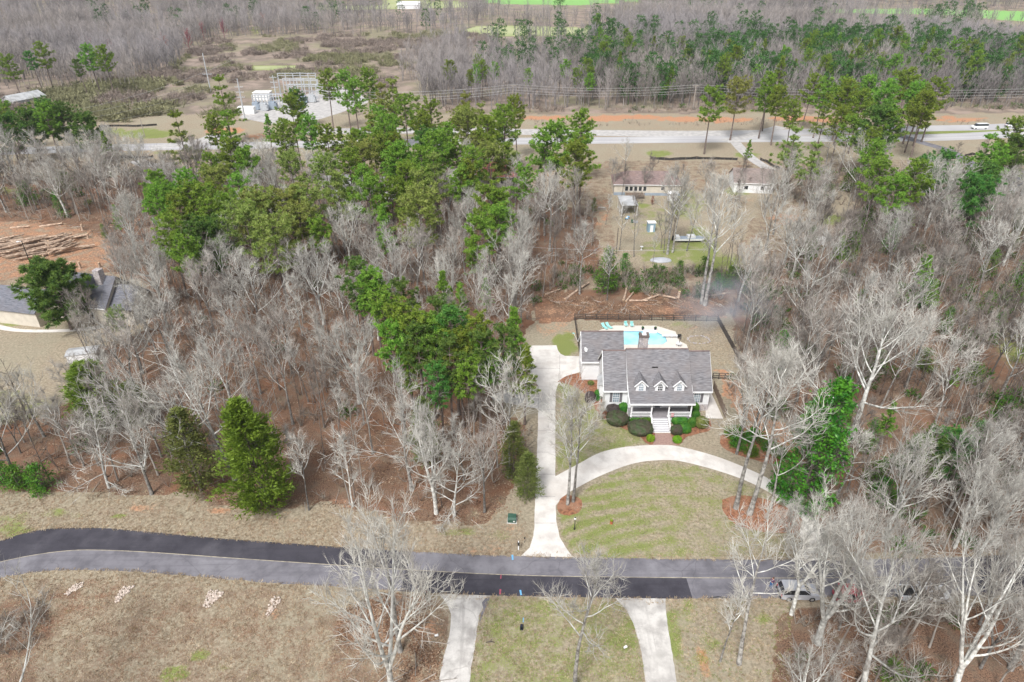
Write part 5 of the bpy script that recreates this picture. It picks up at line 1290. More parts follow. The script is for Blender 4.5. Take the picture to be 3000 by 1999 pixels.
# ================================================================ LOGS, STUMPS, SILT FENCE, COWS, CONES
def log_proto(L_, r):
    t = thing("log", "", "log", (0, 0, -50))
    rg = random.Random(int(L_ * 10)); mb = MB(); n = 5
    pts = [(L_ * (k / n - .5), rg.uniform(-.08, .08), 0) for k in range(n + 1)]
    mb.path(pts, [r * (1.0 - .3 * k / n) for k in range(n + 1)], 8, cap=False); mb.build("trunk", M['log'], t)
    mb = MB()
    for k, s in ((0, -1), (n, 1)): c = Vector(pts[k]); mb.path([c, c + Vector((.012 * s, 0, 0))], [r * (1.0 - .3 * k / n)] * 2, 8)
    mb.build("cut_end", M['log_end'], t); return t
protos = [log_proto(7.0, .30), log_proto(5.0, .26), log_proto(9.0, .28)]
rg = random.Random(21); first = [True] * 3
def put_log(p, rz, tilt, label, group):
    k = rg.randrange(3)
    if first[k]: first[k] = False; t = protos[k]; t["label"] = label; t["group"] = group
    else: t = dup(protos[k], p, None, rg.uniform(.75, 1.15), label, group)
    t.location = p; t.rotation_euler = (0, tilt, rz)
for i in range(84):
    side = i % 3
    x, y = (rg.uniform(-30, 150), rg.uniform(705, 758)) if side < 2 else (rg.uniform(140, 215), rg.uniform(700, 750))
    p = px(x, y); lay = rg.random() ** 1.1 * 2.6 * max(.15, 1 - abs(y - 728) / 38); p.z = .22 + lay
    put_log(p, (R(rg.uniform(12, 40)) if side < 2 else R(rg.uniform(20, 80))), R(rg.uniform(-7, 7)), "felled brown log lying in the big heap on the red clearing", "felled logs in the heap")
for (x, y, rz, lb) in ((60, 668, 4, "felled log lying alone behind the big heap, parallel to the wood edge"), (150, 662, 14, "felled log with branches lying where the clearing meets the wood"), (1870, 884, -10, "long fallen trunk in the brush behind the pool fence"), (1905, 876, 28, "cut trunk piece propped in the brush heap behind the pool"), (1845, 872, 60, "short grey log standing against the brush behind the pool"), (1935, 868, -35, "thick cut log with a pale end in the brush heap"), (1832, 862, 75, "pale split log by the trunks behind the pool"), (1620, 858, 30, "thin fallen trunk among slim trees behind the pool"), (1690, 855, 50, "slanted dead trunk leaning in the slim trees behind the pool"), (2090, 868, 8, "fallen pale log at the smoking brush edge")):
    p = px(x, y); p.z = .25; put_log(p, R(rz), R(-4), lb, "single fallen logs")
for i, (x, y, h, lb) in enumerate(((212, 786, 1.6, "tallest cut stump behind the slate roof, nearest the yard light"), (236, 787, 1.7, "cut stump behind the slate roof, middle of three"), (293, 783, 1.2, "cut stump closest to the pale chimney"), (243, 676, 1.8, "pale topped stump at the clearing's upper edge"), (259, 699, 1.3, "stump with fresh cut top beside the clearing's log chips"), (1988, 872, 1.5, "broken stump among the brush behind the pool fence"))):
    t = thing("tree_stump", lb, "stump", px(x, y), 0, "stumps at the clearing")
    mb = MB(); mb.path([(0, 0, 0), (0, 0, .2), (.05, 0, h)], [.42, .30, .26], 9); mb.build("trunk", M['log'], t)
    mb = MB(); mb.path([(.05, 0, h), (.05, 0, h + .012)], [.25, .25], 9); mb.build("cut_face", M['log_end'], t)
def silt(label, pts):
    ps = smooth(W(pts), 5); A = ps[0]; t = thing("silt_fence", label, "silt fence", A, 0, "black silt fences along the highway")
    mb = MB(); rg_ = random.Random(len(pts) + int(pts[0][0]))
    vs = []
    for p in ps: vs += [(p.x - A.x, p.y - A.y, 0), (p.x - A.x + rg_.uniform(-.1, .1), p.y - A.y + rg_.uniform(-.2, .2), rg_.uniform(.7, 1.0)), (p.x - A.x, p.y - A.y + .06, 0), (p.x - A.x, p.y - A.y + .1, rg_.uniform(.65, .7))]
    n = len(ps); mb.add(vs, [(4 * i, 4 * i + 4, 4 * i + 5, 4 * i + 1) for i in range(n - 1)] + [(4 * i + 2, 4 * i + 3, 4 * i + 7, 4 * i + 6) for i in range(n - 1)] + [(4 * i + 1, 4 * i + 5, 4 * i + 7, 4 * i + 3) for i in range(n - 1)]); mb.build("fabric", M['silt'], t)
    for p in ps[::2]: mb = MB(); q = p - A; mb.b2(q.x - .04, q.x + .04, q.y - .12, q.y - .04, 0, 1.0); mb.build("stake", M['wood_fence'], t)
silt("long black silt fence in front of the cream house's yard", [(1905, 466), (1960, 470), (2040, 467), (2110, 468), (2160, 470)])
silt("black silt fence ending at a stake beside the grey side road", [(2694, 471), (2740, 470), (2775, 468), (2800, 466)])
silt("short black silt fence on the far side of the grey side road", [(2825, 459), (2855, 455), (2900, 458)])
silt("black silt fence in the gap between pines above the red roof", [(1476, 462), (1500, 462), (1524, 460)])
silt("black silt fence above the bright grass strip", [(290, 374), (340, 371), (400, 372), (460, 368)])
silt("black silt fence below the highway by the orange sign", [(352, 462), (410, 465), (450, 462)])
silt("black silt fence curving away from the gravel side road", [(2226, 470), (2245, 476), (2262, 488), (2285, 498)])
silt("black silt fence between pine trunks below the highway", [(635, 461), (665, 462), (700, 460)])
t = thing("road_sign", "orange diamond work sign beside the highway silt fence", "road sign", px(361, 460))
mb = MB(); mb.add([(0, -.02, 1.2), (.9, -.02, 2.1), (0, -.02, 3.0), (-.9, -.02, 2.1), (0, .02, 1.2), (.9, .02, 2.1), (0, .02, 3.0), (-.9, .02, 2.1)], [(0, 1, 2, 3), (7, 6, 5, 4), (0, 4, 5, 1), (1, 5, 6, 2), (2, 6, 7, 3), (3, 7, 4, 0)]); mb.build("sign_board", M['terracotta'], t)
mb = MB(); mb.b2(-.04, .04, .021, .08, 0, 2.9); mb.build("post", M['steel'], t)
# gravel heaps on the highway shoulder
for x, y, s, lb in ((1435, 380, 7, "grey gravel heap on the white highway shoulder, broader one"), (1465, 386, 5, "grey gravel heap on the white highway shoulder, smaller one")):
    bm = bmesh.new(); bmesh.ops.create_icosphere(bm, subdivisions=3, radius=1)
    for v in bm.verts: v.co = Vector((v.co.x * s, v.co.y * s * .6, max(v.co.z, 0) * s * .22))
    me = bpy.data.meshes.new("gravel_heap"); bm.to_mesh(me); bm.free(); me.materials.append(M['gravel']); o = bpy.data.objects.new("gravel_heap", me); COL.objects.link(o); o.location = px(x, y); tag(o, lb, "gravel heap", "gravel heaps by the highway")
# cattle in the pasture
def cow(loc, rz, label):
    t = thing("cow", label, "cow", loc, rz, "black cattle in the far pasture")
    mb = MB(); mb.path([(-.95, 0, 1.05), (-.8, 0, 1.05), (-.1, 0, 1.0), (.6, 0, 1.05), (.85, 0, 1.15), (1.15, 0, 1.3), (1.35, 0, 1.2), (1.6, 0, 1.0)], [.2, .34, .38, .38, .28, .19, .17, .1], 8)
    for x in (-.75, .6):
        for s in (-.2, .2): mb.path([(x, s, .95), (x + .05, s, .5), (x, s, 0)], [.15, .09, .07], 6)
    mb.path([(-.98, 0, 1.2), (-1.1, 0, .6)], [.04, .03], 4); mb.path([(1.3, -.28, 1.32), (1.3, .28, 1.32)], [.05, .05], 4)
    mb.build("body", M['hide'], t)
for p, rz, lb in (((1420, 89), .3, "black cow alone at the upper edge of the pale pasture"), ((1421, 104), 2.8, "black cow grazing beside another low in the pale pasture"), ((1430, 104), .2, "black cow low in the pale pasture, next to the wheat-side bush"), ((1139, 15), 1, "black cow in the topmost pale pasture near the barn")):
    cow(px(*p), rz, lb)
# ================================================================ TREES
def rv(rg, s=1.0): return Vector((rg.uniform(-s, s), rg.uniform(-s, s), rg.uniform(-s, s)))
def grow(rg, p, d, L_, n, jit, up):
    pts = [p.copy()]; d = d.normalized()
    for i in range(n):
        d = (d + rv(rg, jit) + Vector((0, 0, up))).normalized()
        p = p + d * (L_ / n); pts.append(p.copy())
    return pts
def at_t(pts, t):
    f = min(max(t, 0), .9999) * (len(pts) - 1); i = int(f); return pts[i].lerp(pts[i + 1], f - i), (pts[i + 1] - pts[i]).normalized()
def fan(rg, d, ang):
    a = d.cross(rv(rg)); a = a.normalized() if a.length > 1e-3 else Vector((1, 0, 0))
    return (d * math.cos(ang) + a * math.sin(ang)).normalized()
def make_bare(seed, H, clear, nl, spread, el0, el1, up=.10, jit=.16, r0=.30, nb=7, nt=5, nf=4, lead=.95, fork=0, lean=0.0, rt=.015):
    """bare hardwood: trunk with limbs (part 1) and the twig crown (part 2)"""
    rg = random.Random(seed); T, Cc = MB(), MB()
    stems = []
    if fork:
        base = grow(rg, Vector((0, 0, -.2)), Vector((lean, 0, 1)), H * clear, 4, .04, .05)
        T.path(base, [r0 * 1.25, r0, r0 * .95, r0 * .92, r0 * .9], 8, cap=False)
        for k in range(fork):
            a = k * 6.283 / fork + rg.uniform(-.4, .4)
            s = grow(rg, base[-1], Vector((math.cos(a) * .42, math.sin(a) * .42, 1)), H * (lead - clear), 8, .09, .09)
            rr = [r0 * .72 * (1 - .86 * i / 8) for i in range(9)]; T.path(s, rr, 6, cap=False); stems.append((s, rr, .12, max(5, nl // fork)))
    else:
        s = grow(rg, Vector((0, 0, -.2)), Vector((lean, 0, 1)), H * lead, 10, .05, .05)
        rr = [r0 * (1.25 if i == 0 else (1 - .9 * i / 10)) for i in range(11)]; T.path(s, rr, 8, cap=False); stems.append((s, rr, clear, nl))
    def branchlets(pts, L2, lev):
        for j in range(nt):
            t = .2 + .8 * (j + rg.random()) / nt
            q, d = at_t(pts, t); L3 = L2 * .5 * rg.uniform(.6, 1.1) * (1.15 - .5 * t)
            b = grow(rg, q, fan(rg, d, rg.uniform(.5, 1.0)), L3, 2, .14, up * .8)
            Cc.path(b, [rt * 1.9, rt * 1.5, rt], 3, cap=False)
            for f in range(nf):
                q2, d2 = at_t(b, .15 + .85 * (f + rg.random()) / nf)
                Cc.twig(q2, q2 + (fan(rg, d2, rg.uniform(.35, .9)) + Vector((0, 0, .18))) * rg.uniform(.5, 1.15), rt)
            Cc.twig(b[-1], b[-1] + (b[-1] - b[-2]).normalized() * rg.uniform(.5, 1.0), rt)
    for s, rr, cl, n in stems:
        ga = rg.uniform(0, 6.28)
        for i in range(n):
            tt = ((i + rg.random()) / n); t = cl + (1 - cl) * tt * .98
            q, d = at_t(s, t); ga += 2.4 + rg.uniform(-.5, .5)
            el = el0 + (el1 - el0) * tt + rg.uniform(-.15, .15)
            L1 = spread * H * (1.0 - .5 * abs(tt - .3) - .25 * tt) * rg.uniform(.75, 1.2)
            dr = Vector((math.cos(ga) * math.cos(el), math.sin(ga) * math.cos(el), math.sin(el)))
            pts = grow(rg, q, dr, L1, 6, jit, up)
            rl = max(.055, rr[min(int(t * (len(rr) - 1)), len(rr) - 1)] * .52)
            T.path(pts, [rl * (1 - .78 * k / 6) for k in range(7)], 5, 1, cap=False)
            for j in range(nb):
                t2 = .28 + .72 * (j + rg.random()) / nb
                q2, d2 = at_t(pts, t2); L2 = L1 * .46 * rg.uniform(.6, 1.2) * (1.15 - .45 * t2)
                b2 = grow(rg, q2, fan(rg, d2, rg.uniform(.45, .95)), L2, 4, jit, up)
                rb = max(.036, rl * (1 - .7 * t2) * .55)
                Cc.path(b2, [rb * (1 - .5 * k / 4) for k in range(5)], 3, cap=False)
                branchlets(b2, L2, 0)
            branchlets(pts, L1 * .5, 0)
        branchlets(s[-4:], H * .16, 0)
    return T, Cc

def make_pine(seed, H, cf, W_, nwh=11, per=5, dense=1.0, tuft=.62, droop=0.0, shape='dome', tier=.4):
    """loblolly pine: bare straight bole, open tufted crown"""
    rg = random.Random(seed); T, Cc = MB(), MB()
    s = grow(rg, Vector((0, 0, -.2)), Vector((0, 0, 1)), H * .98, 9, .025, .05)
    r0 = .014 * H
    T.path(s, [r0 * (1.2 if i == 0 else 1 - .85 * i / 9) for i in range(10)], 8, cap=False)
    def tuftat(c, r):
        k = int(30 * dense)
        for _ in range(k):
            d = rv(rg); d.z = d.z * .8 + .3
            if d.length < .1: continue
            d.normalize(); l = r * rg.uniform(.75, 1.15)
            a = d.cross(rv(rg)); a = a.normalized() * rg.uniform(.045, .07)
            o = c + rv(rg, r * .12) - d * (r * .1); b = len(Cc.v)
            Cc.v.extend([tuple(o - a * .6), tuple(o + a * .6), tuple(o + d * l * .6 + a), tuple(o + d * l), tuple(o + d * l * .6 - a)]); Cc.f.append((b, b + 1, b + 2, b + 3, b + 4)); Cc.m.append(0)
    ga = 0
    for wv in range(nwh):
        t = (wv + rg.uniform(0, .6)) / nwh
        z = H * (1 - cf) + H * cf * t
        if shape == 'dome': rad = W_ * math.sqrt(max(.05, 1 - ((t - .30) / .78) ** 2)) if t > .30 else W_ * (.60 + 1.3 * t)
        elif shape == 'cone': rad = W_ * (1.04 - t) * (1 if t > .12 else .8)
        else: rad = W_ * (.75 + .3 * math.sin(t * 7)) * (1 - .6 * t * t)
        p0, _ = at_t(s, z / (H * .98))
        for k in range(per):
            ga += 2.4 + rg.uniform(-.4, .4)
            if rg.random() < .14: continue
            L1 = rad * rg.uniform(.65, 1.2)
            el = -.12 - droop + .75 * t + rg.uniform(-.15, .2)
            b = grow(rg, p0, Vector((math.cos(ga) * math.cos(el), math.sin(ga) * math.cos(el), math.sin(el))), L1, 4, .10, .10)
            T.path(b, [.075, .06, .045, .035, .02], 4, cap=False)
            nc = max(2, int(L1 * 1.55))
            for j in range(nc):
                f = .35 + .65 * (j + rg.random()) / nc
                q, d = at_t(b, f)
                off = rv(rg, .20 * L1 * f + .15); off.z *= tier
                tuftat(q + off, tuft * rg.uniform(.75, 1.2))
            tuftat(b[-1], tuft)
    for _ in range(5): tuftat(s[-1] + rv(rg, .45), tuft)
    return T, Cc

def make_cedar(seed, H, W_, n=330, dens=18):
    rg = random.Random(seed); T, Cc = MB(), MB()
    T.path([(0, 0, -.2), (0, 0, H * .5), (0, 0, H * .97)], [.2, .11, .03], 7, cap=False)
    for i in range(n):
        t = (i + rg.random()) / n
        z = H * (.03 + .97 * t); a = rg.uniform(0, 6.283); prof = min(1.0, .50 + t * 1.9) * (1 - t) ** .62 * (1 + .20 * math.sin(3 * a + 9 * t + seed) + .16 * math.sin(5 * a - 17 * t))
        L1 = W_ * prof * rg.uniform(.62, 1.18) + .15
        d = Vector((math.cos(a), math.sin(a), rg.uniform(.05, .5))).normalized(); p0 = Vector((0, 0, z))
        if i % 3 == 0: T.path([p0, p0 + d * L1 * .8], [.03, .01], 3, cap=False)
        for j in range(dens):
            f = rg.uniform(.45, 1.0); q = p0 + d * (L1 * f) + rv(rg, .32)
            e = (d + rv(rg, .8) + Vector((0, 0, .35))).normalized(); l = rg.uniform(.28, .55)
            w_ = e.cross(rv(rg)).normalized() * rg.uniform(.06, .11); b = len(Cc.v)
            Cc.v.extend([tuple(q - w_), tuple(q + w_), tuple(q + e * l)]); Cc.f.append((b, b + 1, b + 2)); Cc.m.append(0)
    return T, Cc
def make_leafy(seed, H, W_, clumps=150, leaves=26, lsz=.22, z0=.06, col=.5):
    """broadleaf evergreen: leaf clumps through an irregular column"""
    rg = random.Random(seed); T, Cc = MB(), MB()
    T.path([(0, 0, -.2), (0.1, 0, H * .5), (0, .1, H * .96)], [.035 * W_ + .05, .02 * W_ + .04, .02], 7, cap=False)
    for i in range(clumps):
        t = rg.random(); z = H * (z0 + (1 - z0) * t)
        prof = (1 - t) ** col * min(1, .5 + t * 3)
        a = rg.uniform(0, 6.283); r = W_ * prof * math.sqrt(rg.uniform(.15, 1.1))
        c = Vector((math.cos(a) * r, math.sin(a) * r, z)); R_ = rg.uniform(.35, .7)
        T.path([(0, 0, max(z - r * .5, .1)), c], [.03, .012], 3, cap=False)
        for j in range(leaves):
            q = c + rv(rg, R_); n = (rv(rg) + Vector((0, 0, .6))).normalized(); u = n.cross(rv(rg)).normalized(); v = n.cross(u)
            l = lsz * rg.uniform(.7, 1.2); b = len(Cc.v)
            Cc.v.extend([tuple(q - u * l), tuple(q - v * l * .45), tuple(q + u * l), tuple(q + v * l * .45)]); Cc.f.append((b, b + 1, b + 2, b + 3)); Cc.m.append(0)
    return T, Cc
PROTO = {}
def proto(key, name, cat, TC, mt, mc, H):
    t = thing(name, "", cat, (0, 0, -80)); TC[0].build("trunk", ([mt, M['bark_pale']] if name == 'bare_tree' else mt), t, smooth=True); TC[1].build("crown", mc, t)
    PROTO[key] = [t, H, False]
BK, TW = M['bark_stem'], M['twig_pale']
proto('oak1', 'bare_tree', 'tree', make_bare(1, 20, .36, 9, .52, .45, 1.2, .12, .17, .30, lead=.74, nt=4, nf=4), M['bark_mid'], TW, 20)
proto('oak2', 'bare_tree', 'tree', make_bare(2, 20, .30, 10, .55, .30, 1.15, .13, .19, .33, lead=.70, nt=4, nf=4), BK, TW, 20)
proto('oak3', 'bare_tree', 'tree', make_bare(3, 20, .30, 10, .40, .45, 1.15, .14, .16, .30, fork=4, lead=.80, nt=4, nf=4), M['bark_pale'], TW, 20)
proto('up1', 'bare_tree', 'tree', make_bare(4, 20, .45, 9, .40, .75, 1.25, .12, .12, .24, lead=.80, nt=4, nf=3), BK, M['twig_warm'], 20)
proto('up2', 'bare_tree', 'tree', make_bare(5, 20, .38, 10, .38, .7, 1.25, .12, .14, .22, lead=.80, nt=4, nf=3), M['bark_mid'], TW, 20)
proto('up3', 'bare_tree', 'tree', make_bare(6, 20, .28, 9, .36, .75, 1.25, .14, .12, .22, fork=3, lead=.82, nt=4, nf=3), BK, M['twig_warm'], 20)
proto('slim1', 'bare_tree', 'tree', make_bare(7, 14, .45, 9, .24, .6, 1.2, .12, .12, .12, nb=4, nt=3, nf=3, lead=.86), BK, TW, 14)
proto('slim2', 'bare_tree', 'tree', make_bare(8, 14, .25, 12, .24, .35, 1.1, .10, .15, .13, nb=4, nt=3, nf=3, lead=.9), M['bark_pale'], TW, 14)
proto('low', 'bare_tree', 'tree', make_bare(9, 12, .10, 16, .40, .02, 1.1, .05, .18, .17, nb=6, nt=3, nf=3), M['bark_pale'], TW, 12)
proto('tall1', 'bare_tree', 'tree', make_bare(10, 24, .50, 12, .30, .35, 1.2, .13, .17, .30, lean=.03, lead=.85, nt=4, nf=3), M['bark_mid'], TW, 24)
proto('tall2', 'bare_tree', 'tree', make_bare(11, 24, .46, 12, .32, .3, 1.15, .12, .18, .32, lean=.04, lead=.85, nt=4, nf=3), M['bark_mid'], TW, 24)
proto('big1', 'bare_tree', 'tree', make_bare(12, 24, .30, 13, .50, .35, 1.2, .12, .18, .42, nb=8, lead=.76), M['bark_pale'], TW, 24)
proto('big2', 'bare_tree', 'tree', make_bare(13, 24, .18, 14, .42, .35, 1.15, .12, .18, .44, nb=8, fork=4, lead=.80), M['bark_pale'], TW, 24)
PN = M['bark_pine']
proto('p1', 'pine_tree', 'pine tree', make_pine(1, 22, .46, 4.6, 10, 7, tuft=.72), PN, M['needles'], 22)
proto('p2', 'pine_tree', 'pine tree', make_pine(2, 22, .50, 5.2, 7, 8, tuft=.72, tier=.2), PN, M['needles'], 22)
proto('p3', 'pine_tree', 'pine tree', make_pine(3, 22, .40, 3.3, 8, 6, tuft=.68), PN, M['needles_deep'], 22)
proto('p4', 'pine_tree', 'pine tree', make_pine(4, 22, .55, 5.8, 6, 8, shape='flat', tuft=.75, tier=.15), PN, M['needles_yellow'], 22)
proto('p5', 'pine_tree', 'pine tree', make_pine(5, 18, .60, 3.1, 11, 6, shape='cone', tuft=.6), PN, M['needles'], 18)
proto('p6', 'pine_tree', 'pine tree', make_pine(6, 20, .56, 5.4, 6, 8, .85, tuft=.8, tier=.15), PN, M['needles_yellow'], 20)
proto('p7', 'pine_tree', 'pine tree', make_pine(7, 16, .68, 5.4, 9, 10, 1.2, tuft=.72, tier=.3), PN, M['needles_deep'], 16)
proto('p8', 'pine_tree', 'pine tree', make_pine(8, 22, .66, 5.6, 6, 8, shape='flat', droop=.15, tuft=.75, tier=.12), PN, M['needles'], 22)
proto('p9', 'pine_tree', 'pine tree', make_pine(9, 20, .44, 3.2, 10, 6, tuft=.62), PN, M['needles'], 20)
proto('p0', 'pine_tree', 'pine tree', make_pine(10, 20, .50, 3.6, 9, 5, .9, tuft=.70), PN, M['needles_deep'], 20)
proto('p10', 'pine_tree', 'pine tree', make_pine(11, 14, .78, 5.2, 10, 11, 1.3, tuft=.85), PN, M['needles_deep'], 14)
proto('cedar', 'cedar_tree', 'cedar tree', make_cedar(1, 14, 4.2, 520, 26), M['bark_dark'], M['cedar_green'], 14)
proto('cedar2', 'cedar_tree', 'cedar tree', make_cedar(2, 12, 3.8, 380, 16), M['bark_dark'], M['cedar_dull'], 12)
proto('mag', 'magnolia_tree', 'magnolia', make_leafy(1, 14, 3.4, 230, 26, .21, .03, .42), M['bark_dark'], M['broadleaf'], 14)
proto('hol', 'evergreen_shrub', 'evergreen shrub', make_leafy(2, 4, 1.7, 60, 24, .15, .05, .5), M['bark_dark'], M['broadleaf'], 4)
proto('hol2', 'evergreen_shrub', 'evergreen shrub', make_leafy(3, 7, 1.5, 70, 24, .15, .05, .6), M['bark_dark'], M['broadleaf'], 7)
proto('brn', 'brown_tree', 'small tree', make_leafy(4, 5, 1.0, 40, 20, .16, .15, .5), M['bark_dark'], M['brown_leaf'], 5)
TREES = []
rt = random.Random(77)
def plant(key, base, h, rz=None, adj="", label=None, tilt=(0, 0), sxy=1.0):
    t, H, used = PROTO[key]
    s = h / H; rz = rt.uniform(0, 6.28) if rz is None else rz
    sc = (s * sxy, s * sxy, s)
    if not used: PROTO[key][2] = True; o = t
    else: o = dup(t, base)
    o.location = base; o.rotation_euler = (tilt[0], tilt[1], rz); o.scale = sc
    if label: o["label"] = label
    TREES.append((o, key, h, adj, label))
    return o
def hgt(b, ty):
    h = 6.0
    for _ in range(60):
        _, y = proj(b.x, b.y, b.z + h); h += (float(y) - ty) * .03
    return max(h, 1.5)
def tree_bt(key, bx, by, ty, label=None, rz=None, tilt=(0, 0), sxy=1.0):
    b = px(bx, by); return plant(key, b, hgt(b, ty), rz, "", label, tilt, sxy)
def tree_top(key, tx, ty, h, label=None, sxy=1.0):
    b = px(tx, ty, h); b.z = float(hill(b.x, b.y)); return plant(key, b, h, None, "", label, (0, 0), sxy)

# ---- trees one can pick out in the photograph
tree_bt('big2', 1152, 2045, 1450, "large pale bare tree between the mailbox and the picture's bottom edge", 1.0, (0, 0), .66)
tree_bt('tall2', 1172, 1908, 1500, "darker trunked bare tree standing just behind the large one near the mailbox", 2.0)
tree_bt('tall1', 1680, 2030, 1600, "slender pale bare tree in the lawn between the two near driveways", .5)
tree_bt('up2', 1663, 1478, 1120, "straighter of the twin pale trees in the round mulch ring", .2)
tree_bt('up1', 1679, 1470, 1150, "leaning darker twin in the round mulch ring", 2.2, (0, R(3)))
tree_bt('tall1', 2155, 1490, 1010, "thin straight trunk in the mulch at the lawn's far corner", 1.2, (0, R(1)))
tree_bt('tall2', 2196, 1506, 1000, "thick mottled trunk beside the thin one in the lawn's far corner mulch", .3, (0, R(2)))
tree_bt('up2', 2258, 1492, 1200, "small pale bare tree rising from the back of the lawn corner mulch", 1.4)
tree_bt('up1', 2158, 1330, 1040, "bare tree at the front of the dark shrub island", 3.0)
tree_bt('up3', 2166, 1275, 1000, "dark trunked bare tree at the back of the shrub island", 1.1)
tree_bt('up1', 2206, 1262, 990, "dark trunk second along at the back of the shrub island", 2.1)
tree_bt('up2', 2236, 1262, 1000, "dark trunk third along at the back of the shrub island", 4.0)
tree_bt('big1', 2490, 1290, 830, "great spreading bare tree with a thick grey trunk beside the tall magnolia", 0.4, (0, R(3)))
tree_bt('big2', 2395, 1885, 1480, "massive many stemmed bare tree over the parked silver car", 2.1, (0, R(4)), .95)
tree_bt('tall2', 2165, 1945, 1470, "slim dark leaning trunk crossing the near road", 2.5, (0, R(3)), .8)
tree_bt('slim1', 2110, 1938, 1690, "short dark bare trunk standing in front of the slim leaning one", 1.5, (0, R(4)))
tree_bt('big1', 2525, 2035, 1530, "huge pale bare tree leaning over the white pickup", 2.2, (0, R(9)), .75)
tree_bt('big2', 2330, 2110, 1860, "white branched bare crown at the bottom edge below the silver car", .2, (0, 0), .8)
tree_bt('big2', 2790, 2040, 1560, "wide pale bare tree in the dark leaf litter by the bottom corner", 1.9, (0, R(8)), .75)
tree_bt('oak1', 2960, 1960, 1580, "pale bare tree at the picture's edge above the bottom corner", .9, (0, R(6)))
tree_bt('oak3', 2860, 1640, 1400, "bare tree on the far verge past the white pickup", 3.1)
tree_bt('oak2', 80, 2190, 1790, "bare crown poking up in the bottom corner of the brown near field", .7)
tree_bt('oak1', 690, 1408, 985, "big leaning pale bare tree between the dull cedar and the bright cedar", .3, (0, R(-5)))
tree_bt('slim2', 1035, 1485, 1240, "thin white bare sapling at the wood edge above the road", 1.0)
tree_bt('slim1', 905, 1495, 1240, "thin bare tree right beside the tall bright cedar", 2.0)
tree_bt('oak3', 1278, 1505, 1200, "pale bare tree with raised forks at the wood edge left of the drive", 1.1)
tree_bt('low', 1332, 1512, 1290, "low bare tree with limbs radiating near the ground at the wood edge", .4)
tree_bt('up2', 1490, 1400, 1050, "slender white bare tree beside the main driveway", 0)
tree_bt('up1', 1420, 1500, 1220, "slim bare tree near the green utility box", .6)
tree_bt('low', 320, 1430, 1200, "grey green low spreading bare tree at the wood's front edge", 2.0)
tree_bt('oak2', 445, 1448, 1180, "twisted pale bare tree with drooping twigs by the dull cedar", 1.0)
tree_bt('oak1', 130, 1280, 1060, "dark stemmed bare tree on the edge of the pale open field", 2.1)
tree_bt('oak2', 45, 1400, 1150, "low limbed bare tree at the picture's edge over the dark shrub", .1)
tree_bt('tall2', 2065, 895, 500, "tall bare trunk rising straight from behind the pool yard corner", .9, (0, R(2)))
tree_bt('tall1', 2055, 890, 490, "tall bare trunk twin just beside the other behind the pool yard corner", 2.4)
tree_bt('tall2', 1955, 745, 470, "thick bare trunk in the neighbour's lawn in front of the boat", 1.4)
tree_bt('tall1', 1970, 740, 500, "pale bare trunk beside the thick one in front of the boat", .2)
tree_bt('tall1', 1698, 862, 640, "tall single bare trunk at the brown strip behind the pool fence", 1.9)
tree_bt('tall2', 1610, 735, 470, "dark bare trunk in front of the pines near the dirt track", .5)
tree_bt('slim1', 1778, 880, 700, "slim bare trunk close to the bushy evergreen behind the pool", 1.0)
tree_bt('up3', 1510, 905, 690, "white branched bare tree at the clearing left of the pool", 2.0)
tree_bt('up2', 1522, 830, 600, "pale bare tree behind the white branched one near the clearing", 1.3)
tree_bt('oak2', 1830, 500, 400, "round bushy bare tree behind the cream house", .3)
tree_bt('oak1', 2420, 480, 350, "large round tan bare tree beside the highway pines", .5)
tree_bt('oak2', 2500, 590, 380, "bare tree by the dark thicket near the white cottage", 1.3)
tree_bt('oak3', 2318, 1800, 1490, "fork trunked bare tree on the near verge right beside the silver car", 1.7, (0, R(2)), .9)
tree_bt('up3', 2960, 1790, 1480, "twin stemmed bare tree on the near verge close to the dark asphalt", .4, (0, R(6)))
# cedars, magnolia, hollies
tree_bt('cedar', 785, 1492, 1178, "big bright green cedar at the wood's front edge", .2, (0, R(-2)))
tree_bt('cedar2', 590, 1438, 1205, "dull olive cedar between bare trees at the wood's front edge", .9)
tree_bt('cedar', 305, 1245, 1065, "bright green cedar beside the low white shed", 1.5, (0, 0), 1.5)
tree_bt('cedar2', 415, 1240, 1120, "darker cedar tucked behind the bright one by the low white shed", 2.5, (0, 0), 1.2)
tree_bt('cedar2', 1505, 1400, 1240, "loose thin cedar beside the main driveway", 1.1, (0, 0), .8)
tree_bt('cedar2', 1250, 1360, 1170, "small olive cedar deep in the wood behind the forked bare tree", .4, (0, 0), .8)
tree_bt('cedar2', 1545, 1460, 1330, "low scrubby cedar touching the main driveway's edge", .4, (0, 0), 1.0)
tree_bt('slim2', 2306, 1590, 1440, "pale bare tree veiling the curved driveway's far mouth", 1.0)
tree_bt('slim2', 2418, 1640, 1490, "slim pale bare tree at the verge by the driveway's far mouth", 2.0)
tree_bt('up3', 2480, 1625, 1440, "twin stemmed bare tree at the verge where the curved driveway ends", 2.6)
tree_bt('mag', 2335, 1480, 1130, "tall glossy magnolia at the edge of the wood across the lawn", .3, (0, R(5)), .95)
tree_bt('mag', 2440, 1330, 1150, "broad glossy magnolia just behind the tall one", 2.0, (0, R(4)), .7)
tree_bt('hol2', 1775, 860, 730, "bushy dark evergreen in the brush behind the pool", .5, (0, 0), 1.3)
tree_bt('brn', 1911, 600, 575, "rust brown leaved little tree on the lawn behind the cream house", .5)
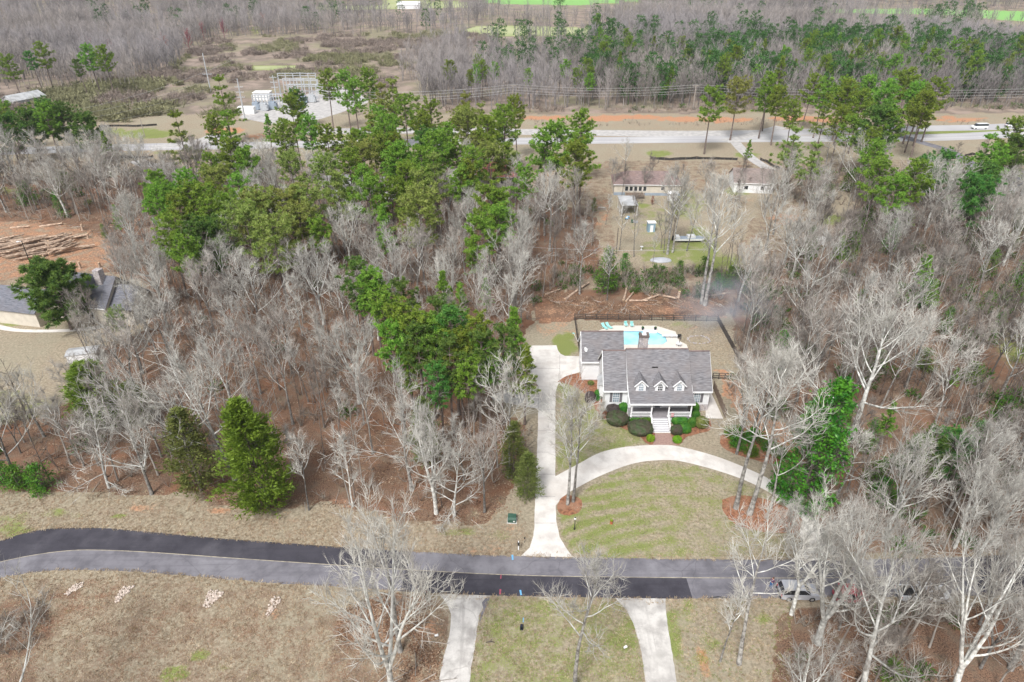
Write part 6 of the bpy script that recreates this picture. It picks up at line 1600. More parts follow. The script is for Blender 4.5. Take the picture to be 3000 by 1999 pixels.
# ---- pines, by the place of their tops
PT = [('p2', 112, 130, 22), ('p3', 85, 150, 20), ('p1', 255, 137, 22), ('p1', 295, 140, 22), ('p3', 225, 175, 18), ('p2', 20, 165, 20), ('p7', 120, 303, 17), ('p7', 70, 330, 16), ('p7', 175, 312, 17), ('p7', 236, 342, 16), ('p5', 300, 385, 14), ('p7', 8, 348, 16),
      ('p8', 640, 225, 24), ('p8', 660, 328, 22), ('p8', 512, 330, 22), ('p5', 778, 335, 15), ('p7', 858, 270, 14), ('p1', 955, 212, 22), ('p2', 1008, 214, 23), ('p1', 1075, 208, 22), ('p4', 1148, 235, 24), ('p4', 1120, 250, 22), ('p2', 1185, 284, 22), ('p2', 1035, 240, 22),
      ('p1', 905, 345, 20), ('p1', 830, 365, 19), ('p5', 995, 372, 17), ('p2', 1020, 445, 20), ('p6', 1062, 420, 20), ('p7', 1255, 395, 18), ('p1', 1155, 398, 18), ('p2', 1100, 318, 20), ('p6', 1400, 390, 18), ('p4', 1275, 458, 20), ('p2', 1378, 440, 20), ('p1', 1350, 497, 18), ('p4', 1222, 502, 20), ('p1', 1185, 490, 20),
      ('p2', 1635, 365, 24), ('p1', 1702, 332, 22), ('p2', 1598, 385, 22), ('p2', 1690, 425, 22), ('p1', 612, 455, 17), ('p1', 712, 440, 18), ('p1', 448, 508, 17), ('p5', 540, 540, 16), ('p2', 588, 550, 18), ('p2', 663, 572, 18), ('p6', 765, 560, 20), ('p6', 882, 548, 20), ('p6', 712, 598, 20), ('p6', 790, 640, 20), ('p4', 980, 510, 20), ('p2', 1085, 525, 20),
      ('p5', 1122, 600, 18), ('p7', 586, 660, 16), ('p2', 485, 640, 18), ('p1', 535, 700, 16), ('p5', 330, 602, 10), ('p2', 1428, 548, 20), ('p1', 1455, 562, 19), ('p2', 1402, 640, 18), ('p5', 1390, 690, 14), ('p6', 1222, 555, 22), ('p2', 1465, 610, 18),
      ('p2', 2090, 262, 22), ('p6', 2168, 232, 22), ('p1', 2255, 228, 22), ('p1', 2332, 300, 18), ('p4', 2332, 378, 20), ('p2', 2486, 242, 22), ('p1', 2474, 320, 18), ('p7', 2576, 325, 20), ('p2', 2614, 240, 22), ('p1', 2550, 230, 22), ('p2', 2755, 235, 22), ('p1', 2696, 248, 21), ('p1', 2670, 205, 20), ('p4', 2396, 425, 18),
      ('p2', 2588, 472, 20), ('p1', 2690, 478, 20), ('p8', 2906, 395, 20), ('p2', 2925, 430, 18), ('p7', 2880, 530, 16), ('p2', 2985, 352, 20), ('p1', 2575, 420, 18), ('p2', 2620, 330, 20), ('p2', 2640, 520, 18), ('p5', 2200, 410, 10),
      ('p0', 1040, 768, 19), ('p9', 1090, 790, 18), ('p9', 1065, 800, 17), ('p5', 1300, 795, 15), ('p9', 1180, 885, 19), ('p0', 1275, 880, 19), ('p9', 1378, 935, 19), ('p5', 1505, 905, 17), ('p3', 1224, 960, 18), ('p0', 1400, 980, 18), ('p9', 1150, 960, 17), ('p0', 1312, 1000, 17), ('p9', 1365, 1045, 15), ('p0', 1285, 1070, 14), ('p5', 1540, 1010, 15), ('p9', 1430, 1010, 16),
      ('p3', 1330, 900, 20), ('p9', 1225, 910, 19), ('p0', 1470, 960, 18), ('p5', 1345, 830, 14), ('p5', 1425, 815, 10), ('p9', 1255, 945, 18), ('p9', 1345, 985, 17), ('p5', 1195, 1010, 14), ('p5', 2470, 690, 10), ('p5', 2730, 750, 11), ('p5', 2748, 820, 9), ('p10', 140, 785, 13.5), ('p6', 330, 905, 8), ('p5', 2620, 1180, 9), ('p7', 2800, 1280, 9), ('p7', 2740, 1300, 8), ('p5', 2400, 1150, 11),
      ('p2', 850, 285, 22), ('p1', 620, 345, 18), ('p1', 1232, 438, 20), ('p2', 1130, 345, 22), ('p2', 1170, 430, 20), ('p6', 1440, 420, 19), ('p2', 690, 520, 18), ('p6', 730, 570, 19), ('p2', 600, 590, 18), ('p6', 840, 560, 20), ('p1', 470, 535, 17), ('p2', 510, 580, 18), ('p6', 870, 600, 18), ('p2', 1530, 490, 17), ('p2', 1710, 400, 22), ('p1', 2290, 260, 20), ('p2', 2420, 235, 21), ('p2', 2640, 215, 22), ('p1', 2530, 270, 21), ('p2', 2500, 345, 18), ('p2', 2560, 380, 18), ('p9', 940, 640, 17), ('p9', 1130, 850, 18), ('p0', 1175, 830, 18)]
PTL = {(140, 785): "big round crowned pine in front of the slate roofed house", (330, 905): "small loose pine before the slate roofed house's front walk"}
for k, x, y, h in PT: tree_top(k, x, y, h, PTL.get((x, y)), 1.2 if (x, y) == (140, 785) else 1.0)
# far pine belt across the highway
rb = random.Random(5)
def far_pines(poly, n, hlo, hhi, keys, mind=5.0):
    got = []; tries = 0
    xs = [p[0] for p in poly]; ys = [p[1] for p in poly]
    while len(got) < n and tries < n * 60:
        tries += 1
        x, y = rb.uniform(min(xs), max(xs)), rb.uniform(min(ys), max(ys))
        if not inpoly(np.array([x]), np.array([y]), poly)[0]: continue
        b = px(x, y)
        if any((b - q).length < mind for q in got): continue
        got.append(b); plant(rb.choice(keys), b, rb.uniform(hlo, hhi), None, "far", None, (0, 0), rb.uniform(.8, 1.15))
    return got
far_pines([(2060, 225), (2500, 170), (3000, 195), (3100, 300), (2050, 316)], 72, 14, 21, ['p1', 'p5', 'p2', 'p5'], 5)
far_pines([(1740, 190), (2080, 190), (2080, 314), (1700, 316)], 18, 13, 19, ['p5', 'p1', 'p5'])
far_pines([(1330, 262), (1720, 265), (1720, 318), (1300, 318)], 9, 13, 17, ['p9', 'p1'])
far_pines([(1740, 110), (2050, 130), (2050, 200), (1700, 200)], 12, 12, 18, ['p9', 'p0'])
FARP = [([(1450, 105), (1800, 120), (1750, 250), (1400, 250)], 50), ([(1720, 130), (2060, 130), (2060, 308), (1700, 310)], 90), ([(2050, 120), (2500, 90), (3000, 120), (3000, 195), (2060, 215)], 190), ([(2680, 55), (2940, 62), (2900, 95), (2700, 85)], 22), ([(200, 20), (1000, 10), (1500, 60), (1400, 90), (300, 100)], 40), ([(1500, 20), (2400, 20), (2500, 80), (1600, 80)], 26), ([(2030, 190), (2500, 150), (3000, 190), (3000, 300), (2040, 305)], 330)]
# evergreen understorey
for x, y, h, k in ((2680, 1340, 4, 'hol'), (2720, 1310, 4, 'hol'), (2760, 1350, 5, 'hol'), (2860, 1300, 4, 'hol'), (2560, 1420, 4, 'hol'), (2580, 1470, 4, 'hol'), (2610, 1490, 3, 'hol'), (2372, 1500, 2.5, 'hol'), (2280, 1440, 2.5, 'hol'), (2620, 800, 5, 'hol2'), (2700, 900, 6, 'hol'), (2760, 980, 6, 'hol2'), (2880, 920, 5, 'hol'), (2960, 900, 6, 'hol'),
                   (2140, 840, 5, 'hol'), (2200, 860, 5, 'hol'), (2100, 850, 4, 'hol'), (2240, 880, 5, 'hol'), (2060, 800, 4, 'hol'), (1990, 800, 3, 'hol'), (1830, 790, 4, 'hol'), (60, 1430, 4, 'hol'), (130, 1435, 4.5, 'hol'), (20, 1420, 4, 'hol'), (180, 620, 6, 'hol2'), (200, 560, 6, 'hol'), (300, 500, 7, 'hol2'), (90, 600, 6, 'hol'), (2480, 560, 6, 'hol'), (2560, 570, 5, 'hol2'), (2520, 900, 4, 'hol'), (2560, 1080, 4, 'hol'), (2700, 1080, 4, 'hol'), (2840, 1120, 4, 'hol'), (2930, 1240, 5, 'hol'), (1590, 480, 5, 'hol'), (1505, 580, 6, 'hol2'), (2600, 1990, 3, 'hol'), (1740, 620, 4, 'hol2'), (310, 700, 4, 'hol2')):
    plant(k, px(x, y), h, None, "", None, (0, 0), rt.uniform(.9, 1.4))
# ---- fill: the bare wood between the picked trees
def fill(poly, keys, spacing, hlo, hhi, cap, seed, adj=""):
    rg = random.Random(seed)
    ps = [px(*p) for p in poly]; wp = [(p.x, p.y) for p in ps]
    x0, x1 = min(p[0] for p in wp), max(p[0] for p in wp); y0, y1 = min(p[1] for p in wp), max(p[1] for p in wp)
    taken = [(o.location.x, o.location.y) for o, *_ in TREES]; n = 0
    for _ in range(cap * 60):
        if n >= cap: break
        x, y = rg.uniform(x0, x1), rg.uniform(y0, y1)
        if not inpoly(np.array([x]), np.array([y]), wp)[0]: continue
        if any((x - a) ** 2 + (y - b) ** 2 < spacing * spacing for a, b in taken[-400:]): continue
        taken.append((x, y)); n += 1
        k = rg.choice(keys); plant(k, Vector((x, y, 0)), rg.uniform(hlo, hhi) * (.75 if k.startswith('slim') else 1), None, adj, None, (rg.uniform(-.05, .05), rg.uniform(-.05, .05)), rg.uniform(.85, 1.15))
    return n
MIX = ['oak1', 'oak2', 'oak3', 'up1', 'up2', 'up3', 'slim1', 'slim2']
fill([(360, 1040), (560, 1000), (900, 1010), (1100, 1030), (1180, 1140), (1300, 1200), (1500, 1230), (1530, 1420), (1440, 1500), (1100, 1470), (960, 1460), (500, 1430), (230, 1420), (260, 1250)], MIX + ['slim1'], 5.2, 13, 18, 34, 1)
fill([(430, 850), (700, 760), (1000, 740), (1300, 760), (1540, 780), (1545, 960), (1430, 1100), (1180, 1120), (900, 1000), (560, 990), (400, 1030), (330, 1000)], MIX, 5.2, 14, 19, 58, 2)
fill([(0, 520), (330, 530), (700, 560), (1000, 640), (1300, 690), (1560, 600), (1740, 650), (1760, 790), (1560, 790), (1000, 740), (700, 750), (430, 850), (330, 700), (330, 640), (0, 640)], MIX, 6.2, 14, 19, 34, 3)
fill([(2140, 960), (2080, 830), (2290, 770), (2420, 740), (2560, 640), (3100, 640), (3400, 1000), (3300, 1350), (2900, 1380), (2560, 1360), (2420, 1290), (2330, 1230), (2200, 1120)], ['oak1', 'oak2', 'oak3', 'up2', 'up3', 'up1'], 5.4, 14, 20, 54, 4)
fill([(2360, 1500), (2560, 1400), (3300, 1390), (3300, 1630), (2500, 1630), (2440, 1560)], ['oak1', 'oak2', 'oak3', 'up2', 'big2'], 5.5, 12, 18, 22, 5)
fill([(2450, 1830), (3200, 1800), (3100, 2000), (2450, 2000)], ['oak2', 'up3', 'slim2'], 5.5, 10, 15, 7, 6)
fill([(1580, 560), (1760, 560), (1780, 660), (1640, 690), (1580, 640)], ['slim1', 'up2', 'slim2'], 6, 11, 15, 6, 7)
fill([(2230, 600), (2400, 580), (2400, 700), (2200, 760)], ['oak3', 'up3', 'oak2'], 6, 14, 18, 9, 8)
fill([(-60, 470), (420, 500), (800, 500), (800, 560), (0, 540)], ['oak2', 'up2', 'oak3'], 7, 12, 17, 8, 9)

fill([(430, 640), (900, 590), (1200, 480), (1560, 560), (1500, 690), (1130, 770), (880, 800), (560, 810), (430, 780)], ['p1', 'p2', 'p4', 'p6', 'p9', 'p9'], 7.5, 16, 22, 30, 21)
fill([(450, 640), (900, 600), (1200, 500), (1540, 570), (1480, 690), (1130, 760), (560, 800)], ['up2', 'oak3', 'oak1'], 5, 14, 18, 14, 24)
fill([(1220, 450), (1560, 440), (1600, 520), (1250, 540)], ['p1', 'p2', 'p4'], 7, 18, 22, 8, 22)
fill([(2150, 380), (2700, 380), (2650, 560), (2450, 520)], ['p1', 'p2', 'p8'], 8, 18, 23, 12, 23)
fill([(2150, 960), (2300, 790), (2560, 660), (3050, 660), (3200, 1350), (2560, 1350), (2420, 1280)], ['hol2', 'hol', 'p5', 'hol2'], 6, 5, 9, 26, 31)
fill([(2300, 560), (3000, 540), (3000, 640), (2400, 660)], ['p7', 'p2', 'p5', 'hol2'], 8, 9, 16, 10, 32)
fill([(-200, 430), (330, 440), (330, 520), (-200, 520)], ['p7', 'p2', 'p3'], 8, 14, 19, 9, 33)
fill([(-150, 480), (330, 500), (330, 640), (-150, 640)], ['oak3', 'up3', 'up2', 'oak1'], 5, 13, 18, 14, 12)
fill([(240, 985), (450, 985), (430, 1060), (250, 1070)], ['up1', 'up3', 'slim1'], 3.4, 9, 12, 4, 10)
fill([(1800, 700), (2120, 720), (2140, 800), (1800, 780)], ['up1', 'slim1', 'tall2'], 5, 12, 18, 6, 11)

# ---- a label for every tree, from what stands by it
LAND = [((1500, 1526), "green utility box"), ((1205, 1190), "pine grove's front edge"), ((785, 1492), "bright front edge cedar"), ((305, 1245), "low white shed's cedar"), ((590, 1438), "dull olive cedar"), ((250, 940), "slate roofed house"), ((100, 730), "log heap"),
        ((1560, 1190), "driveway's side pad"), ((1683, 937), "pool fence's garage corner"), ((2102, 942), "pool fence's smoky corner"), ((1850, 632), "open pole barn"), ((1908, 681), "blue grey shed"), ((2018, 707), "boat"), ((2200, 566), "white cottage"), ((2397, 718), "tiny white hut"),
        ((2490, 1290), "great tree by the magnolia"), ((2335, 1480), "tall magnolia"), ((2336, 1744), "silver car"), ((2700, 1750), "near road's white pickup"), ((2970, 574), "grey roofed house"), ((1134, 584), "pickup under the pines"), ((1450, 549), "red roofed house"),
        ((985, 588), "aqua white box trailer"), ((1900, 573), "cream house"), ((1503, 340), "first wooden power pole"), ((2030, 322), "second wooden power pole"), ((870, 310), "substation"), ((95, 312), "long pale metal barn"), ((361, 460), "orange work sign"), ((2868, 378), "white highway van"), ((2760, 470), "grey side road's silt fence"),
        ((1450, 383), "gravel heaps"), ((1197, 27), "far pasture barn"), ((2800, 45), "bright winter wheat field"), ((1560, 90), "cattle pasture"), ((1060, 1000), "tall pair of pines inside the wood"), ((700, 900), "middle of the wood"), ((2700, 1040), "dark thicket inside the wood"), ((2950, 1020), "green gap by the picture edge"),
        ((900, 1300), "leaf carpet behind the bright cedar"), ((2600, 1480), "shrubs beyond the tall magnolia"), ((2250, 470), "gravel side road"), ((1760, 620), "picnic table"), ((480, 480), "gravel turnout below the highway"), ((2960, 1700), "dark asphalt past the pickup"), ((2500, 200), "thick of the far pine belt"), ((2900, 240), "far pine belt's end"), ((1750, 160), "grey far wood")]
ORD = "first second third fourth fifth sixth seventh eighth ninth tenth eleventh twelfth thirteenth fourteenth fifteenth sixteenth seventeenth eighteenth nineteenth twentieth".split()
def ordinal(n):
    if n < 20: return ORD[n]
    t = ["twenty", "thirty", "forty", "fifty"][(n + 1) // 10 - 2]
    return (t[:-1] + "ieth") if (n + 1) % 10 == 0 else t + "-" + ORD[(n + 1) % 10 - 1]
LP = [(px(*p), s) for p, s in LAND]
KIND = {'p': "pine", 'c': "cedar", 'h': "evergreen shrub", 'm': "magnolia"}
def look(key, h):
    if key[0] == 'p' and key[1].isdigit():
        a = {'p1': "round crowned", 'p2': "full crowned", 'p3': "dark small crowned", 'p4': "flat tiered", 'p5': "pointed", 'p6': "yellowish", 'p7': "bushy", 'p8': "open tiered", 'p9': "slender", 'p0': "airy", 'p10': "big round"}[key]
        return a + " pine", "pine trees"
    if key in ('hol', 'hol2'): return ("low " if h < 4.5 else "tall ") + "dark green shrub", "evergreen shrubs under the bare trees"
    if key.startswith('cedar'): return "cedar", "cedars in the wood"
    a = {'oak1': "wide crowned", 'oak2': "spreading", 'oak3': "fork trunked", 'up1': "upright", 'up2': "pale upright", 'up3': "twin stemmed", 'slim1': "slim", 'slim2': "slim pale", 'low': "low limbed", 'tall1': "tall", 'tall2': "tall", 'big1': "big", 'big2': "many stemmed"}.get(key, "")
    return a + " bare tree", "bare hardwood trees"
buckets = {}
for rec in TREES:
    o, key, h, adj, label = rec
    nm, grp = look(key, h)
    if key not in ('mag', 'brn'): o["group"] = grp
    if label: continue
    p = Vector(o.location); d, s = min(((p - q).length, s) for q, s in LP)
    buckets.setdefault((nm, s), []).append((d, o))
for (nm, s), lst in buckets.items():
    lst.sort(key=lambda a: a[0])
    for i, (d, o) in enumerate(lst):
        o["label"] = f"{nm} closest to the {s}" if i == 0 else f"{nm}, {ordinal(i)} out from the {s}"
# two-word labels of the unused prototypes are never needed: drop them
for k, (t, H, used) in list(PROTO.items()):
    if not used:
        for c in list(t.children): bpy.data.objects.remove(c)
        bpy.data.objects.remove(t)
for t, f in zip(protos, first):
    if f:
        for c in list(t.children): bpy.data.objects.remove(c)
        bpy.data.objects.remove(t)

# ---- clipped shrubs round the porch
def clipped(name, label, cx, cy, wpx, hpx, m, hh, group="clipped shrubs along the porch beds", depth=None, n=900, origin=(1680, 900), box=False):
    """wpx x hpx: size in the 3.733x enlargement"""
    p = px(origin[0] + cx / 3.733, origin[1] + cy / 3.733, hh * .5); p.z = 0
    rx = wpx / 3.733 / 18.3 * .5 * 1.0; ry = depth or rx * .85
    rg = random.Random(int(cx * 7 + cy)); bm = bmesh.new(); bmesh.ops.create_icosphere(bm, subdivisions=4, radius=1)
    pw = 3.2 if box else 2.3
    for v in bm.verts:
        c = v.co; k = (abs(c.x) ** pw + abs(c.y) ** pw + abs(c.z) ** pw) ** (-1 / pw)
        nz = 1 + .10 * (float(vnoise(c.x * 4 + cx, c.y * 4 + c.z * 3, 1.0, 3)) - .5) + rg.uniform(-.02, .02)
        v.co = Vector((c.x * k * rx * nz, c.y * k * ry * nz, (c.z * k * .5 + .5) * hh * nz))
    mb = MB(); bm.faces.ensure_lookup_table()
    mb.add([v.co for v in bm.verts], [[v.index for v in f.verts] for f in bm.faces])
    fl = [f for f in bm.faces]
    for i in range(n):
        f = rg.choice(fl); c = f.calc_center_median(); d = (f.normal + rv(rg, .7)).normalized(); u = d.cross(rv(rg)).normalized() * rg.uniform(.03, .06)
        b = len(mb.v); mb.v.extend([tuple(c - u), tuple(c + u), tuple(c + d * rg.uniform(.07, .16))]); mb.f.append((b, b + 1, b + 2)); mb.m.append(0)
    bm.free()
    o = mb.build(name, m); o.location = p
    return tag(o, label, "shrub", group)
BX, BB, BP, BL = M['boxwood'], M['boxwood_bronze'], M['boxwood_purple'], M['boxwood_lime']
clipped("clipped_shrub", "purple brown upright shrub at the wing's corner, beside a green one", 182, 985, 120, 160, BP, 2.1)
clipped("clipped_shrub", "tall green shrub against the wing wall beside the purple brown one", 262, 965, 78, 150, BX, 2.0)
clipped("clipped_shrub", "green rounded shrub under the wing window nearest the porch", 545, 1100, 110, 130, BX, 1.7)
clipped("clipped_shrub", "green low hedge under the wing window's shutters", 415, 1062, 130, 60, BX, 1.5)
clipped("clipped_shrub", "dark bronze mound between the green hedge and the biggest dark mound", 435, 1115, 150, 80, BP, 1.5)
clipped("clipped_shrub", "biggest dark bronze mound in front of the wing", 480, 1215, 240, 150, BB, 1.9, n=1400)
clipped("hedge", "green hedge below the porch railing, next to the wing", 672, 1218, 125, 60, BX, 1.2, box=True, depth=.7)
clipped("hedge", "green hedge below the porch railing, touching the steps", 788, 1225, 120, 70, BX, 1.2, box=True, depth=.75)
clipped("clipped_shrub", "large half bronze mound left alone in front of the porch hedge by the steps", 735, 1318, 268, 150, BB, 1.8, n=1500)
clipped("clipped_shrub", "lime green ball at the foot of the steps on the wing's side", 845, 1434, 80, 82, BL, 1.05)
clipped("clipped_shrub", "lime green ball at the foot of the steps on the patio's side", 1135, 1448, 90, 78, BL, 1.05)
clipped("hedge", "long green hedge below the patio side railing", 1160, 1235, 180, 80, BX, 1.2, box=True, depth=.8)
clipped("clipped_shrub", "green upright shrub at the end of the long hedge", 1297, 1262, 90, 130, BX, 1.7)
clipped("clipped_shrub", "green rounded shrub against the stone foundation, lower of two", 1340, 1185, 84, 90, BX, 1.6)
clipped("clipped_shrub", "dark green tall shrub at the porch corner by the stone foundation", 1328, 1112, 90, 90, BX, 2.2)
clipped("clipped_shrub", "large grey green dome at the patio end of the bed", 1405, 1262, 140, 165, M['cedar_dull'], 1.9, n=1400)
clipped("clipped_shrub", "half bronze clipped mound by the steps, in front of the long hedge", 1128, 1345, 125, 130, BB, 1.6)
clipped("clipped_shrub", "green clipped mound joined to the half bronze one by the steps", 1222, 1325, 130, 115, BX, 1.5)
clipped("clipped_shrub", "pale tan low plant in the pine straw by the garage wall", 190, 830, 70, 70, M['cedar_dull'], .7, n=500)
t, Cc = make_bare(31, 3.6, .06, 9, .35, .5, 1.2, .1, .15, .05, nb=5, nt=3, nf=3, rt=.011)
o = thing("bare_shrub", "leafless twiggy shrub in front of the dark bronze mound", "shrub", px(1680 + 300 / 3.733, 900 + 1235 / 3.733), 0); t.build("trunk", M['bark_pale'], o); Cc.build("crown", M['twig_pale'], o)
# the dark evergreen island
for i, (x, y, w_, hh) in enumerate(((2160, 1300, 180, 1.5), (2205, 1285, 170, 1.7), (2250, 1310, 190, 1.5), (2285, 1330, 150, 1.3), (2200, 1325, 150, 1.2), (2150, 1275, 120, 1.6))):
    k = plant('hol', px(x, y + 8), hh * 1.3, None, "", None, (0, 0), 1.9)
    k["label"] = ("dark evergreen shrub in the mulch island, " + ("facing the patio", "second from the patio", "below the red bank", "at the wood end", "front and centre by the drive", "at the back by the dark trunks")[i]); k["group"] = "evergreen shrubs in the mulch island"
# ================================================================ FAR WOOD, BRUSH (uncountable): one mesh each
def arrays(mb):
    tris = []
    for f in mb.f:
        for k in range(1, len(f) - 1): tris.append((f[0], f[k], f[k + 1]))
    return np.array(mb.v, np.float32), np.array(tris, np.int32)
def far_bare(seed, H, W_, nl=11, nt=80, r=.045):
    rg = random.Random(seed); mb = MB()
    s = grow(rg, Vector((0, 0, -.5)), Vector((0, 0, 1)), H * .85, 4, .07, .03); mb.path(s, [.24, .2, .14, .09, .04], 3, cap=False)
    tips = []
    for i in range(nl):
        t = .3 + .68 * (i + rg.random()) / nl; q, d = at_t(s, t); a = i * 2.4 + rg.random()
        el = .5 + .6 * t; L1 = W_ * (1.25 - .75 * t) * rg.uniform(.7, 1.2)
        b = grow(rg, q, Vector((math.cos(a) * math.cos(el), math.sin(a) * math.cos(el), math.sin(el))), L1, 2, .15, .18); mb.path(b, [.09, .065, .035], 3, cap=False); tips.append(b)
    for i in range(nt):
        b = rg.choice(tips); q, d = at_t(b, rg.uniform(.25, 1)); mb.twig(q, q + (fan(rg, d, rg.uniform(.2, .9)) + Vector((0, 0, .35))) * rg.uniform(1.2, 2.6), r)
    return arrays(mb)
def brush(seed, h, n=28, r=.02, spread=.6):
    rg = random.Random(seed); mb = MB()
    for i in range(5):
        a = rg.uniform(0, 6.28); b = grow(rg, Vector((0, 0, -.1)), Vector((math.cos(a) * spread, math.sin(a) * spread, 1)), h * rg.uniform(.6, 1), 2, .2, .05); mb.path(b, [r * 1.6, r * 1.2, r * .6], 3, cap=False)
        for j in range(n // 5): q, d = at_t(b, rg.uniform(.2, 1)); mb.twig(q, q + fan(rg, d, rg.uniform(.3, 1.0)) * rg.uniform(.4, 1.1) * h * .35, r * .7)
    return arrays(mb)
def sapling(seed, h):
    rg = random.Random(seed); mb = MB(); s = grow(rg, Vector((0, 0, -.2)), Vector((0, 0, 1)), h, 5, .06, .04); mb.path(s, [.075, .065, .055, .04, .03, .012], 4, cap=False)
    for i in range(9):
        q, d = at_t(s, .4 + .6 * (i + rg.random()) / 9); b = grow(rg, q, fan(rg, d, rg.uniform(.6, 1.1)), h * .2, 2, .15, .1); mb.path(b, [.03, .022, .01], 3, cap=False)
        for j in range(3): q2, d2 = at_t(b, rg.random()); mb.twig(q2, q2 + fan(rg, d2, .6) * rg.uniform(.4, .9), .014)
    return arrays(mb)
def bushy(seed, h, n=90):
    rg = random.Random(seed); mb = MB()
    for i in range(n):
        d = rv(rg); d.z = abs(d.z); q = Vector((d.x * h * .5, d.y * h * .5, d.z * h * .7)); e = (d + rv(rg, .6)).normalized(); u = e.cross(rv(rg)).normalized() * h * .07
        b = len(mb.v); mb.v.extend([tuple(q - u), tuple(q + u), tuple(q + e * h * .3)]); mb.f.append((b, b + 1, b + 2)); mb.m.append(0)
    return arrays(mb)
def mass(name, variants, inst, m):
    """inst: rows of (variant, x, y, z, rz, scale, r, g, b)"""
    Vs, Fs, Cs = [], [], []; off = 0; inst = np.array(inst, float)
    for k, (V, F) in enumerate(variants):
        I = inst[inst[:, 0] == k]
        if not len(I): continue
        c, s = np.cos(I[:, 4])[:, None], np.sin(I[:, 4])[:, None]; sc = I[:, 5][:, None]
        X = (V[None, :, 0] * c - V[None, :, 1] * s) * sc + I[:, 1][:, None]; Y = (V[None, :, 0] * s + V[None, :, 1] * c) * sc + I[:, 2][:, None]; Z = V[None, :, 2] * sc + I[:, 3][:, None]
        Vs.append(np.stack([X, Y, Z], 2).reshape(-1, 3)); n = len(V)
        Fs.append((F[None] + (np.arange(len(I)) * n)[:, None, None] + off).reshape(-1, 3)); off += n * len(I)
        Cs.append(np.repeat(np.concatenate([I[:, 6:9], np.ones((len(I), 1))], 1), n, 0))
    V, F, Cc = np.concatenate(Vs), np.concatenate(Fs), np.concatenate(Cs)
    me = bpy.data.meshes.new(name); me.vertices.add(len(V)); me.vertices.foreach_set("co", V.ravel().astype(np.float32))
    me.loops.add(F.size); me.loops.foreach_set("vertex_index", F.ravel().astype(np.int32)); me.polygons.add(len(F)); me.polygons.foreach_set("loop_start", (np.arange(len(F)) * 3).astype(np.int32)); me.update(calc_edges=True)
    a = me.color_attributes.new("tint", 'FLOAT_COLOR', 'POINT'); a.data.foreach_set("color", Cc.ravel().astype(np.float32)); me.materials.append(m)
    o = bpy.data.objects.new(name, me); COL.objects.link(o); o["kind"] = "stuff"; return o
def tintmat(name):
    m = bpy.data.materials.new(name); m.use_nodes = True; t = m.node_tree; b = t.nodes["Principled BSDF"]; b.inputs["Roughness"].default_value = .9; b.inputs["Specular IOR Level"].default_value = .1
    at = t.nodes.new("ShaderNodeAttribute"); at.attribute_name = "tint"; n = t.nodes.new("ShaderNodeTexNoise"); n.inputs["Scale"].default_value = .6; n.inputs["Detail"].default_value = 3
    g = t.nodes.new("ShaderNodeNewGeometry"); t.links.new(g.outputs["Position"], n.inputs["Vector"])
    h = t.nodes.new("ShaderNodeHueSaturation"); mr = t.nodes.new("ShaderNodeMapRange"); mr.inputs[1].default_value = .3; mr.inputs[2].default_value = .7; mr.inputs[3].default_value = .8; mr.inputs[4].default_value = 1.2
    t.links.new(n.outputs[0], mr.inputs[0]); t.links.new(mr.outputs[0], h.inputs["Value"]); t.links.new(at.outputs["Color"], h.inputs["Color"]); t.links.new(h.outputs[0], b.inputs["Base Color"]); return m
def far_pine(seed, H, W_):
    rg = random.Random(seed); mb = MB(); mb.path([(0, 0, -.5), (0, 0, H * .9)], [.2, .06], 4, cap=False)
    for i in range(60):
        t = rg.random(); z = H * (.20 + .78 * t); r = W_ * math.sqrt(max(.04, 1 - ((t - .35) / .70) ** 2)) * math.sqrt(rg.uniform(.1, 1)); a = rg.uniform(0, 6.28); c = Vector((r * math.cos(a), r * math.sin(a), z))
        for j in range(9):
            d = rv(rg); d.z = d.z * .6 + .3; d.normalize(); u = d.cross(rv(rg)).normalized() * .16; q = c + rv(rg, .5); b = len(mb.v)
            mb.v.extend([tuple(q - u), tuple(q + u), tuple(q + d * 1.1)]); mb.f.append((b, b + 1, b + 2)); mb.m.append(0)
    return arrays(mb)
M['tint'] = tintmat("bare_wood_tint")
rf = np.random.default_rng(11)
SCRUB = [(390, 345), (430, 300), (480, 260), (560, 150), (640, 110), (1000, 106), (1350, 96), (1480, 104), (1430, 125), (1280, 150), (1180, 215), (1120, 330), (700, 345)]
LEFTSCRUB = [(-200, 345), (-100, 300), (150, 270), (330, 240), (480, 215), (560, 160), (480, 260), (390, 360)]
def scatter(y0, y1, area_per):
    """random points of the seen country between two distances"""
    wd = .82 * y1 + 60; n = int(2 * wd * (y1 - y0) / area_per)
    x = rf.uniform(-wd, wd, n); y = rf.uniform(y0, y1, n); k = np.abs(x) < .80 * y + 40
    return x[k], y[k]
inst = []
fv = [far_bare(100 + k, 14 + (k % 3), 4.2 + .5 * (k % 4)) for k in range(8)]
